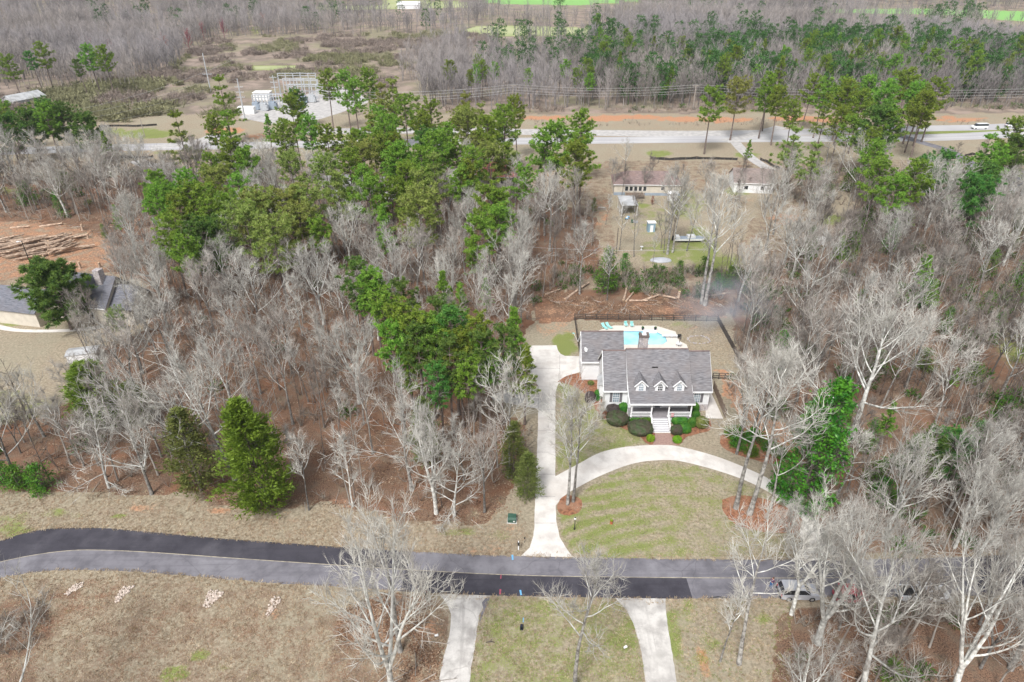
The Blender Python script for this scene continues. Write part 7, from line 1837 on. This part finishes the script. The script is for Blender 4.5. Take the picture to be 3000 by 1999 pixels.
for y0, y1, ap in ((300, 420, 19), (420, 620, 24), (620, 820, 42), (820, 1150, 80)):
    x, y = scatter(y0, y1, ap); z = hill(x, y); s = rf.uniform(.75, 1.2, len(x))
    bx, by = proj(x, y, z); tx, ty = proj(x, y, z + 14 * s); mx, my = proj(x, y, z + 7 * s)
    ok = np.where(bx > 1215, by < 322 - (bx - 1215) * .004, by < 262 - np.clip((560 - bx) / 12, 0, 40) * 0)
    ok &= ~inpoly(bx, by, SCRUB) & ~((by > 240) & (bx < 1230) & (bx > 420))
    ok &= ~(inpoly(bx, by, LEFTSCRUB) & (rf.random(len(x)) < .25))
    ok &= (vnoise(x, y, 22.0, 4) > .16)
    for f in FIELDS:
        g = [(a, b + 1) for a, b in f]; ok &= ~inpoly(bx, by, g) & ~inpoly(tx, ty, g) & ~inpoly(mx, my, g)
    x, y, z, s, bx, by = x[ok], y[ok], z[ok], s[ok], bx[ok], by[ok]
    n = len(x); w_ = np.clip(vnoise(x, y, 60.0, 6) * 1.4 - .2, 0, 1)[:, None]; v = rf.uniform(.82, 1.18, n)[:, None]
    col = (np.array([[.27, .25, .25]]) * (1 - w_) + np.array([[.29, .26, .24]]) * w_) * v
    dk = (vnoise(x, y, 45.0, 12) > .62)[:, None]; col = np.where(dk, col * .72, col)
    for i in range(n): inst.append((int(rf.integers(8)), x[i], y[i], z[i], rf.uniform(0, 6.28), s[i], *col[i]))
mass("far_bare_wood", fv, inst, M['tint']); print("far trees", len(inst))
inst = []
pv = [far_pine(500 + k, 15 + k % 3, 3.8 + .5 * (k % 3)) for k in range(5)]
for poly, n in FARP:
    xs = [p[0] for p in poly]; ys = [p[1] for p in poly]
    for _ in range(n * 4):
        if n <= 0: break
        x, y = rf.uniform(min(xs), max(xs)), rf.uniform(min(ys), max(ys))
        if not inpoly(np.array([x]), np.array([y]), poly)[0] or vnoise(x, y, 40, 3) < .4: continue
        b = px(x, y); n -= 1
        tx, ty = proj(b.x, b.y, b.z + 15)
        if any(inpoly(np.array([x]), np.array([y]), f)[0] or inpoly(np.array([tx]), np.array([ty]), f)[0] for f in FIELDS): continue
        inst.append((int(rf.integers(5)), b.x, b.y, b.z, rf.uniform(0, 6.28), rf.uniform(.8, 1.2), *(np.array([.045, .115, .026]) * rf.uniform(.75, 1.3))))
mass("far_pine_wood", pv, inst, M['tint'])
# low brush: scrub land, wood floor, roadside weeds
inst = []
bv = [brush(200 + k, 3.0, 40, .03) for k in range(5)] + [bushy(300 + k, 2.0) for k in range(3)] + [sapling(600 + k, 8 + k * 1.1) for k in range(4)]
x, y = scatter(255, 620, 5.5); z = hill(x, y); bx, by = proj(x, y, z)
ok = (inpoly(bx, by, SCRUB) | inpoly(bx, by, LEFTSCRUB)) & ((vnoise(x, y, 14, 21) > .45) | (inpoly(bx, by, LEFTSCRUB) & (rf.random(len(x)) < .85)))
ok &= ~inpoly(bx, by, [(690, 240), (1090, 225), (1100, 345), (690, 365)])
for f in FIELDS: ok &= ~inpoly(bx, by, f)
for a, b, c, u_ in zip(x[ok], y[ok], z[ok], bx[ok]):
    olive = vnoise(a, b, 30, 31) > .5; g = rf.random() < .45
    col = np.array([.22, .215, .12] if olive else [.25, .205, .175]) * rf.uniform(.8, 1.25); inst.append((int(rf.integers(5)) if not g else 5 + int(rf.integers(3)), a, b, c, rf.uniform(0, 6.28), rf.uniform(.6, 1.7) * (1.35 if u_ < 520 else 1), *col))
def wp(poly): return [(p.x, p.y) for p in (px(*q) for q in poly)]
LW, RW = wp([(max(a, -100), b) for a, b in LEFT_WOOD]), wp(RIGHT_WOOD)
for poly, n, gr, hh in ((LW, 2300, .03, (.5, 1.2)), (RW, 4200, .10, (.6, 1.5)), (wp([(2330, 1800), (3200, 1770), (3200, 2050), (2330, 2050)]), 260, .05, (.4, .9)), (wp([(1560, 790), (2120, 800), (2120, 880), (1560, 850)]), 330, .2, (.5, 1.2)), (wp([(-100, 480), (900, 500), (900, 560), (-100, 600)]), 420, .08, (.6, 1.4)), (wp([(2250, 500), (3000, 510), (3000, 600), (2450, 640), (2300, 600)]), 420, .12, (.6, 1.4)), (wp([(1230, 320), (3000, 308), (3000, 324), (1230, 332)]), 500, .05, (.5, 1.2)), (wp([(-60, 1740), (130, 1730), (150, 1850), (60, 1920), (-60, 1920)]), 170, 0, (.25, .5)), (wp([(1500, 350), (2900, 355), (2900, 366), (1300, 374)]), 300, 0, (.25, .6)),
                        (wp([(2120, 1150), (2200, 1190), (2330, 1300), (2360, 1480), (2420, 1560), (2460, 1500), (2330, 1230), (2160, 1080)]), 160, .1, (.4, 1.0))):
    xs = [p[0] for p in poly]; ys = [p[1] for p in poly]; x = rf.uniform(min(xs), max(xs), n * 3); y = rf.uniform(min(ys), max(ys), n * 3); k = inpoly(x, y, poly) & (vnoise(x, y, 6, 41) > .38); x, y = x[k][:n], y[k][:n]
    bx, by = proj(x, y, hill(x, y))
    for a, b, u, v in zip(x, y, bx, by):
        if 1050 < u < 1560 and 1000 < v < 1240 and rf.random() < .8: continue
        if 900 < u < 1400 and 1240 < v < 1480 and rf.random() < .6: continue
        if u < 340 and 650 < v < 960 or (u < 260 and 960 < v < 1200): continue
        if poly in (LW, RW) and rf.random() < .28:
            inst.append((8 + int(rf.integers(4)), a, b, 0., rf.uniform(0, 6.28), rf.uniform(.7, 1.35), *(np.array([.15, .125, .11] if rf.random() < .6 else [.34, .32, .29]) * rf.uniform(.8, 1.2)))); continue
        green_ = rf.random() < gr
        col = np.array([.06, .12, .022] if green_ else ([.30, .265, .225] if rf.random() < .6 else [.22, .165, .13])) * rf.uniform(.75, 1.25)
        inst.append(((5 + int(rf.integers(3))) if green_ else int(rf.integers(5)), a, b, float(hill(a, b)), rf.uniform(0, 6.28), rf.uniform(*hh), *col))
mass("undergrowth", bv, inst, M['tint']); print("brush", len(inst))
# understorey of small bare trees between the individual ones
uv = []
for k in range(6):
    T_, C_ = make_bare(900 + k, 11, .25 + .04 * k, 9, .30, .4, 1.2, .12, .16, .13, nb=4, nt=3, nf=3, lead=.88, rt=.014, fork=(0, 0, 2, 0, 3, 0)[k]); T_.add(C_.v, C_.f); uv.append(arrays(T_))
uinst = []
for poly, n in ((LW, 165), (RW, 200), (wp([(1780, 520), (2260, 540), (2150, 770), (1800, 780)]), 16), (wp([(2330, 1800), (3100, 1770), (3100, 2050), (2400, 2050)]), 10), (wp([(2250, 520), (3000, 520), (3000, 600), (2450, 680), (2300, 640)]), 40), (wp([(-100, 480), (900, 500), (900, 560), (-100, 640)]), 40)):
    xs = [p[0] for p in poly]; ys = [p[1] for p in poly]; x = rf.uniform(min(xs), max(xs), n * 4); y = rf.uniform(min(ys), max(ys), n * 4); k = inpoly(x, y, poly); x, y = x[k][:n], y[k][:n]; bx, by = proj(x, y, 0 * x)
    for a, b, u, v in zip(x, y, bx, by):
        if (1050 < u < 1560 and 1000 < v < 1240) or (u < 340 and 640 < v < 960) or (u < 260 and 960 < v < 1200) or (900 < u < 1400 and v > 1240 and rf.random() < .6): continue
        uinst.append((int(rf.integers(6)), a, b, 0, rf.uniform(0, 6.28), rf.uniform(.7, 1.25), *(np.array([.30, .275, .245] if rf.random() < .4 else [.19, .165, .145]) * rf.uniform(.8, 1.25))))
mass("understorey_wood", uv, uinst, M['tint']); print("understorey", len(uinst))
# dry grass tufts: lawns, verges, field and the ragged pavement edges
def tuft(seed, n=9):
    rg = random.Random(seed); mb = MB()
    for i in range(n):
        a = rg.uniform(0, 6.28); p = Vector((rg.uniform(-.2, .2), rg.uniform(-.2, .2), -.01)); d = Vector((math.cos(a) * .7, math.sin(a) * .7, rg.uniform(.5, 1.1))) * rg.uniform(.12, .26); u = Vector((-math.sin(a), math.cos(a), 0)) * .035
        b = len(mb.v); mb.v.extend([tuple(p - u), tuple(p + u), tuple(p + d)]); mb.f.append((b, b + 1, b + 2)); mb.m.append(0)
    return arrays(mb)
inst = []
tv = [tuft(700 + k) for k in range(6)]
SOLID = [wp(q) for q in (DRIVE, OUT + INN[::-1], LD, RD, [(1914, 1270), (1962, 1270), (1986, 1309), (1905, 1305)], [(2068, 1226), (2119, 1227), (2083, 1150), (2066, 1170)])]
SOLID += [[(p.x, p.y) for p in up] + [(p.x, p.y) for p in lo][::-1], [(p.x, p.y) for p in do], [(12.2, 87), (32.4, 87), (32.4, 100), (19.4, 106), (12.2, 106)], [(22, 84), (25.3, 84), (25.3, 88), (22, 88)]]
def grassy(poly, n, cols, s0, s1, edge=None):
    P_ = poly if edge else wp(poly); xs = [p[0] for p in P_]; ys = [p[1] for p in P_]
    x = rf.uniform(min(xs), max(xs), n * 2); y = rf.uniform(min(ys), max(ys), n * 2); k = inpoly(x, y, P_) & (vnoise(x, y, 2.5, 51) + vnoise(x, y, .9, 52) > .55)
    for q in SOLID: k &= ~inpoly(x, y, q)
    for a, b in zip(x[k][:n], y[k][:n]): inst.append((int(rf.integers(6)), a, b, 0, rf.uniform(0, 6.28), rf.uniform(s0, s1), *(np.array(cols[int(rf.integers(len(cols)))]) * rf.uniform(.7, 1.2))))
DRY = [[.43, .345, .24], [.36, .275, .18], [.47, .39, .28], [.30, .215, .14]]
grassy([(-60, 1690), (400, 1680), (900, 1720), (1280, 1745), (1310, 1860), (1270, 2100), (-60, 2100)], 17000, DRY + [[.34, .22, .14]], .35, .85)
grassy([(1380, 1750), (1900, 1755), (2000, 2080), (1360, 2080)], 7000, DRY + [[.20, .24, .07], [.24, .28, .09]], .35, .8)
grassy([(1955, 1755), (2320, 1755), (2320, 2050), (2000, 2050)], 3500, DRY + [[.18, .22, .06]], .35, .85)
grassy([(-60, 1430), (560, 1440), (1000, 1480), (1300, 1520), (1520, 1480), (1560, 1600), (1500, 1630), (900, 1600), (300, 1545), (-60, 1590)], 9000, DRY + [[.34, .22, .14]], .35, .85)
grassy(FRONT, 6000, DRY[:3] + [[.17, .20, .06], [.22, .25, .09]], .3, .7)
grassy([(1630, 1120), (1720, 1110), (1860, 1260), (1900, 1300), (1700, 1360), (1632, 1392)], 2500, DRY[:3] + [[.17, .20, .06], [.20, .24, .07]], .3, .7)
grassy([(1690, 945), (2100, 945), (2180, 1080), (2090, 1090), (2080, 1040), (1690, 1000)], 2500, DRY, .3, .8)
for ln, sg in ((up, 1), (lo, -1)):
    for a, b in zip(ln[:-1], ln[1:]):
        if b.x < -70 or a.x > 75: continue
        for _ in range(int((b - a).length * 9)):
            p = a.lerp(b, rf.random()); inst.append((int(rf.integers(6)), p.x, p.y + sg * (rf.random() ** 2 * .9 - .12), 0, rf.uniform(0, 6.28), rf.uniform(.5, 1.2), *(np.array(DRY[int(rf.integers(4))]) * rf.uniform(.7, 1.15))))
def leaf(seed):
    rg = random.Random(seed); mb = MB()
    for i in range(10):
        p = Vector((rg.uniform(-.5, .5), rg.uniform(-.5, .5), rg.uniform(.01, .07))); u = Vector((rg.uniform(-1, 1), rg.uniform(-1, 1), rg.uniform(-.4, .4))).normalized() * rg.uniform(.06, .13); v = Vector((-u.y, u.x, rg.uniform(-.05, .05))) * .6
        b = len(mb.v); mb.v.extend([tuple(p - u), tuple(p - v), tuple(p + u), tuple(p + v)]); mb.f.append((b, b + 1, b + 2, b + 3)); mb.m.append(0)
    return arrays(mb)
def stick(seed):
    rg = random.Random(seed); mb = MB(); L_ = rg.uniform(1.2, 3.2); b = grow(rg, Vector((0, 0, .06)), Vector((1, rg.uniform(-.5, .5), .03)), L_, 3, .2, -.01); b = [Vector((q.x, q.y, max(.04, q.z))) for q in b]; mb.path(b, [.05, .04, .03, .012], 4, cap=False)
    for j in range(3): q, d = at_t(b, rg.uniform(.3, .9)); mb.twig(q, q + fan(rg, d, .7) * rg.uniform(.4, .9), .018)
    return arrays(mb)
linst = []
lv = [leaf(800 + k) for k in range(6)] + [stick(820 + k) for k in range(4)]
LEAF = [[.25, .145, .09], [.30, .20, .13], [.17, .09, .055], [.36, .27, .19], [.10, .06, .042], [.21, .12, .075]]
for poly, n in ((LW, 26000), (RW, 6500), (wp([(2330, 1800), (3100, 1770), (3100, 2050), (2330, 2050)]), 4500), (wp([(1560, 855), (2130, 855), (2125, 925), (1690, 930)]), 2500), (wp([(1000, 1800), (1120, 1745), (1300, 1760), (1270, 2050), (1000, 2050)]), 2600)):
    xs = [p[0] for p in poly]; ys = [p[1] for p in poly]; x = rf.uniform(min(xs), max(xs), n * 2); y = rf.uniform(min(ys), max(ys), n * 2); k = inpoly(x, y, poly) & (vnoise(x, y, 4.5, 61) * .65 + vnoise(x, y, 1.3, 62) * .35 > .44)
    for q in SOLID: k &= ~inpoly(x, y, q)
    for a, b in zip(x[k][:n], y[k][:n]):
        if rf.random() < .035: linst.append((6 + int(rf.integers(4)), a, b, 0, rf.uniform(0, 6.28), rf.uniform(.7, 1.5), *(np.array([.36, .32, .28]) * rf.uniform(.5, 1.3))))
        else: linst.append((int(rf.integers(6)), a, b, 0, rf.uniform(0, 6.28), rf.uniform(.8, 1.4), *(np.array(LEAF[int(rf.integers(6))]) * rf.uniform(.7, 1.2))))
mass("leaf_litter", lv, linst, M['tint']); print("litter", len(linst))
mass("dry_grass", tv, inst, M['tint']); print("tufts", len(inst))
# a few red-budding maples in the far grey wood
for i, (x, y, h, lb) in enumerate(((545, 98, 16, "crimson budding maple, broadest red crown in the far grey wood"), (475, 118, 15, "dark crimson maple just below the broadest red crown"), (650, 72, 13, "small crimson maple high in the far grey wood"), (260, 125, 11, "faint pink maple near the far pair of tall pines"), (320, 130, 12, "pinkish maple in front of the dark crimson one"), (150, 160, 10, "pink maple behind the tall far pines"), (770, 50, 12, "dull red maple by the bright far gap"), (590, 78, 12, "crimson maple between the broadest red crown and the small high one"), (2590, 100, 10, "small pink maple in the grey wood below the winter wheat"), (2410, 86, 10, "tiny crimson maple in the grey wood left of the winter wheat"))):
    b = px(x, y, h * .8); b.z = float(hill(b.x, b.y)); V, F = far_bare(400 + i, h, 4.5, 12, 150, .06)
    t = thing("red_maple_tree", lb, "maple tree", b, 0, "red budding maples"); mb = MB(); rg = random.Random(i)
    mb.path([(0, 0, -.5), (.1, 0, h * .5)], [.26, .18], 6); mb.build("trunk", M['bark_dark'], t); mb = MB(); mb.add(V.tolist(), F.tolist())
    for k in range(420):
        q = Vector(V[rg.randrange(len(V))]);
        if q.z < h * .4: continue
        d = rv(rg).normalized(); u = d.cross(rv(rg)).normalized() * .16; c = len(mb.v); mb.v.extend([tuple(q - u), tuple(q + u), tuple(q + d * .5)]); mb.f.append((c, c + 1, c + 2)); mb.m.append(0)
    mb.build("crown", M['red_bud'], t)

# ================================================================ AIR AND SMOKE
def volume(name, density, col, noise=None):
    m = bpy.data.materials.new(name); m.use_nodes = True; t = m.node_tree; t.nodes.remove(t.nodes["Principled BSDF"])
    v = t.nodes.new("ShaderNodeVolumePrincipled"); v.inputs["Color"].default_value = (*col, 1); v.inputs["Density"].default_value = density
    t.links.new(v.outputs[0], t.nodes["Material Output"].inputs["Volume"])
    if noise:
        tc = t.nodes.new("ShaderNodeTexCoord"); n = t.nodes.new("ShaderNodeTexNoise"); n.inputs["Scale"].default_value = noise; n.inputs["Detail"].default_value = 3
        t.links.new(tc.outputs["Object"], n.inputs["Vector"])
        ln = t.nodes.new("ShaderNodeVectorMath"); ln.operation = 'LENGTH'; t.links.new(tc.outputs["Object"], ln.inputs[0])
        f = t.nodes.new("ShaderNodeMapRange"); f.inputs[1].default_value = .2; f.inputs[2].default_value = 1.0; f.inputs[3].default_value = 1; f.inputs[4].default_value = 0; t.links.new(ln.outputs["Value"], f.inputs[0])
        r = t.nodes.new("ShaderNodeMapRange"); r.inputs[1].default_value = .40; r.inputs[2].default_value = .65; r.inputs[4].default_value = density; t.links.new(n.outputs[0], r.inputs[0])
        mu = t.nodes.new("ShaderNodeMath"); mu.operation = 'MULTIPLY'; t.links.new(f.outputs[0], mu.inputs[0]); t.links.new(r.outputs[0], mu.inputs[1]); t.links.new(mu.outputs[0], v.inputs["Density"])
    return m
HAZE = 0.00007
if HAZE:
    mb = MB(); mb.b2(-3600, 3600, -100, 6200, -40, 130); o = mb.build("haze", volume("haze_air", HAZE, (.80, .86, 1.0))); o["kind"] = "stuff"
bm = bmesh.new(); bmesh.ops.create_icosphere(bm, subdivisions=3, radius=1); me = bpy.data.meshes.new("smoke"); bm.to_mesh(me); bm.free(); me.materials.append(volume("smoke_puff", .10, (.72, .80, .93), 1.8))
o = bpy.data.objects.new("smoke", me); COL.objects.link(o); o.location = px(2120, 895, 6); o.scale = (12, 8, 8); o["kind"] = "stuff"; o["label"] = "bluish smoke drifting from the brush corner"
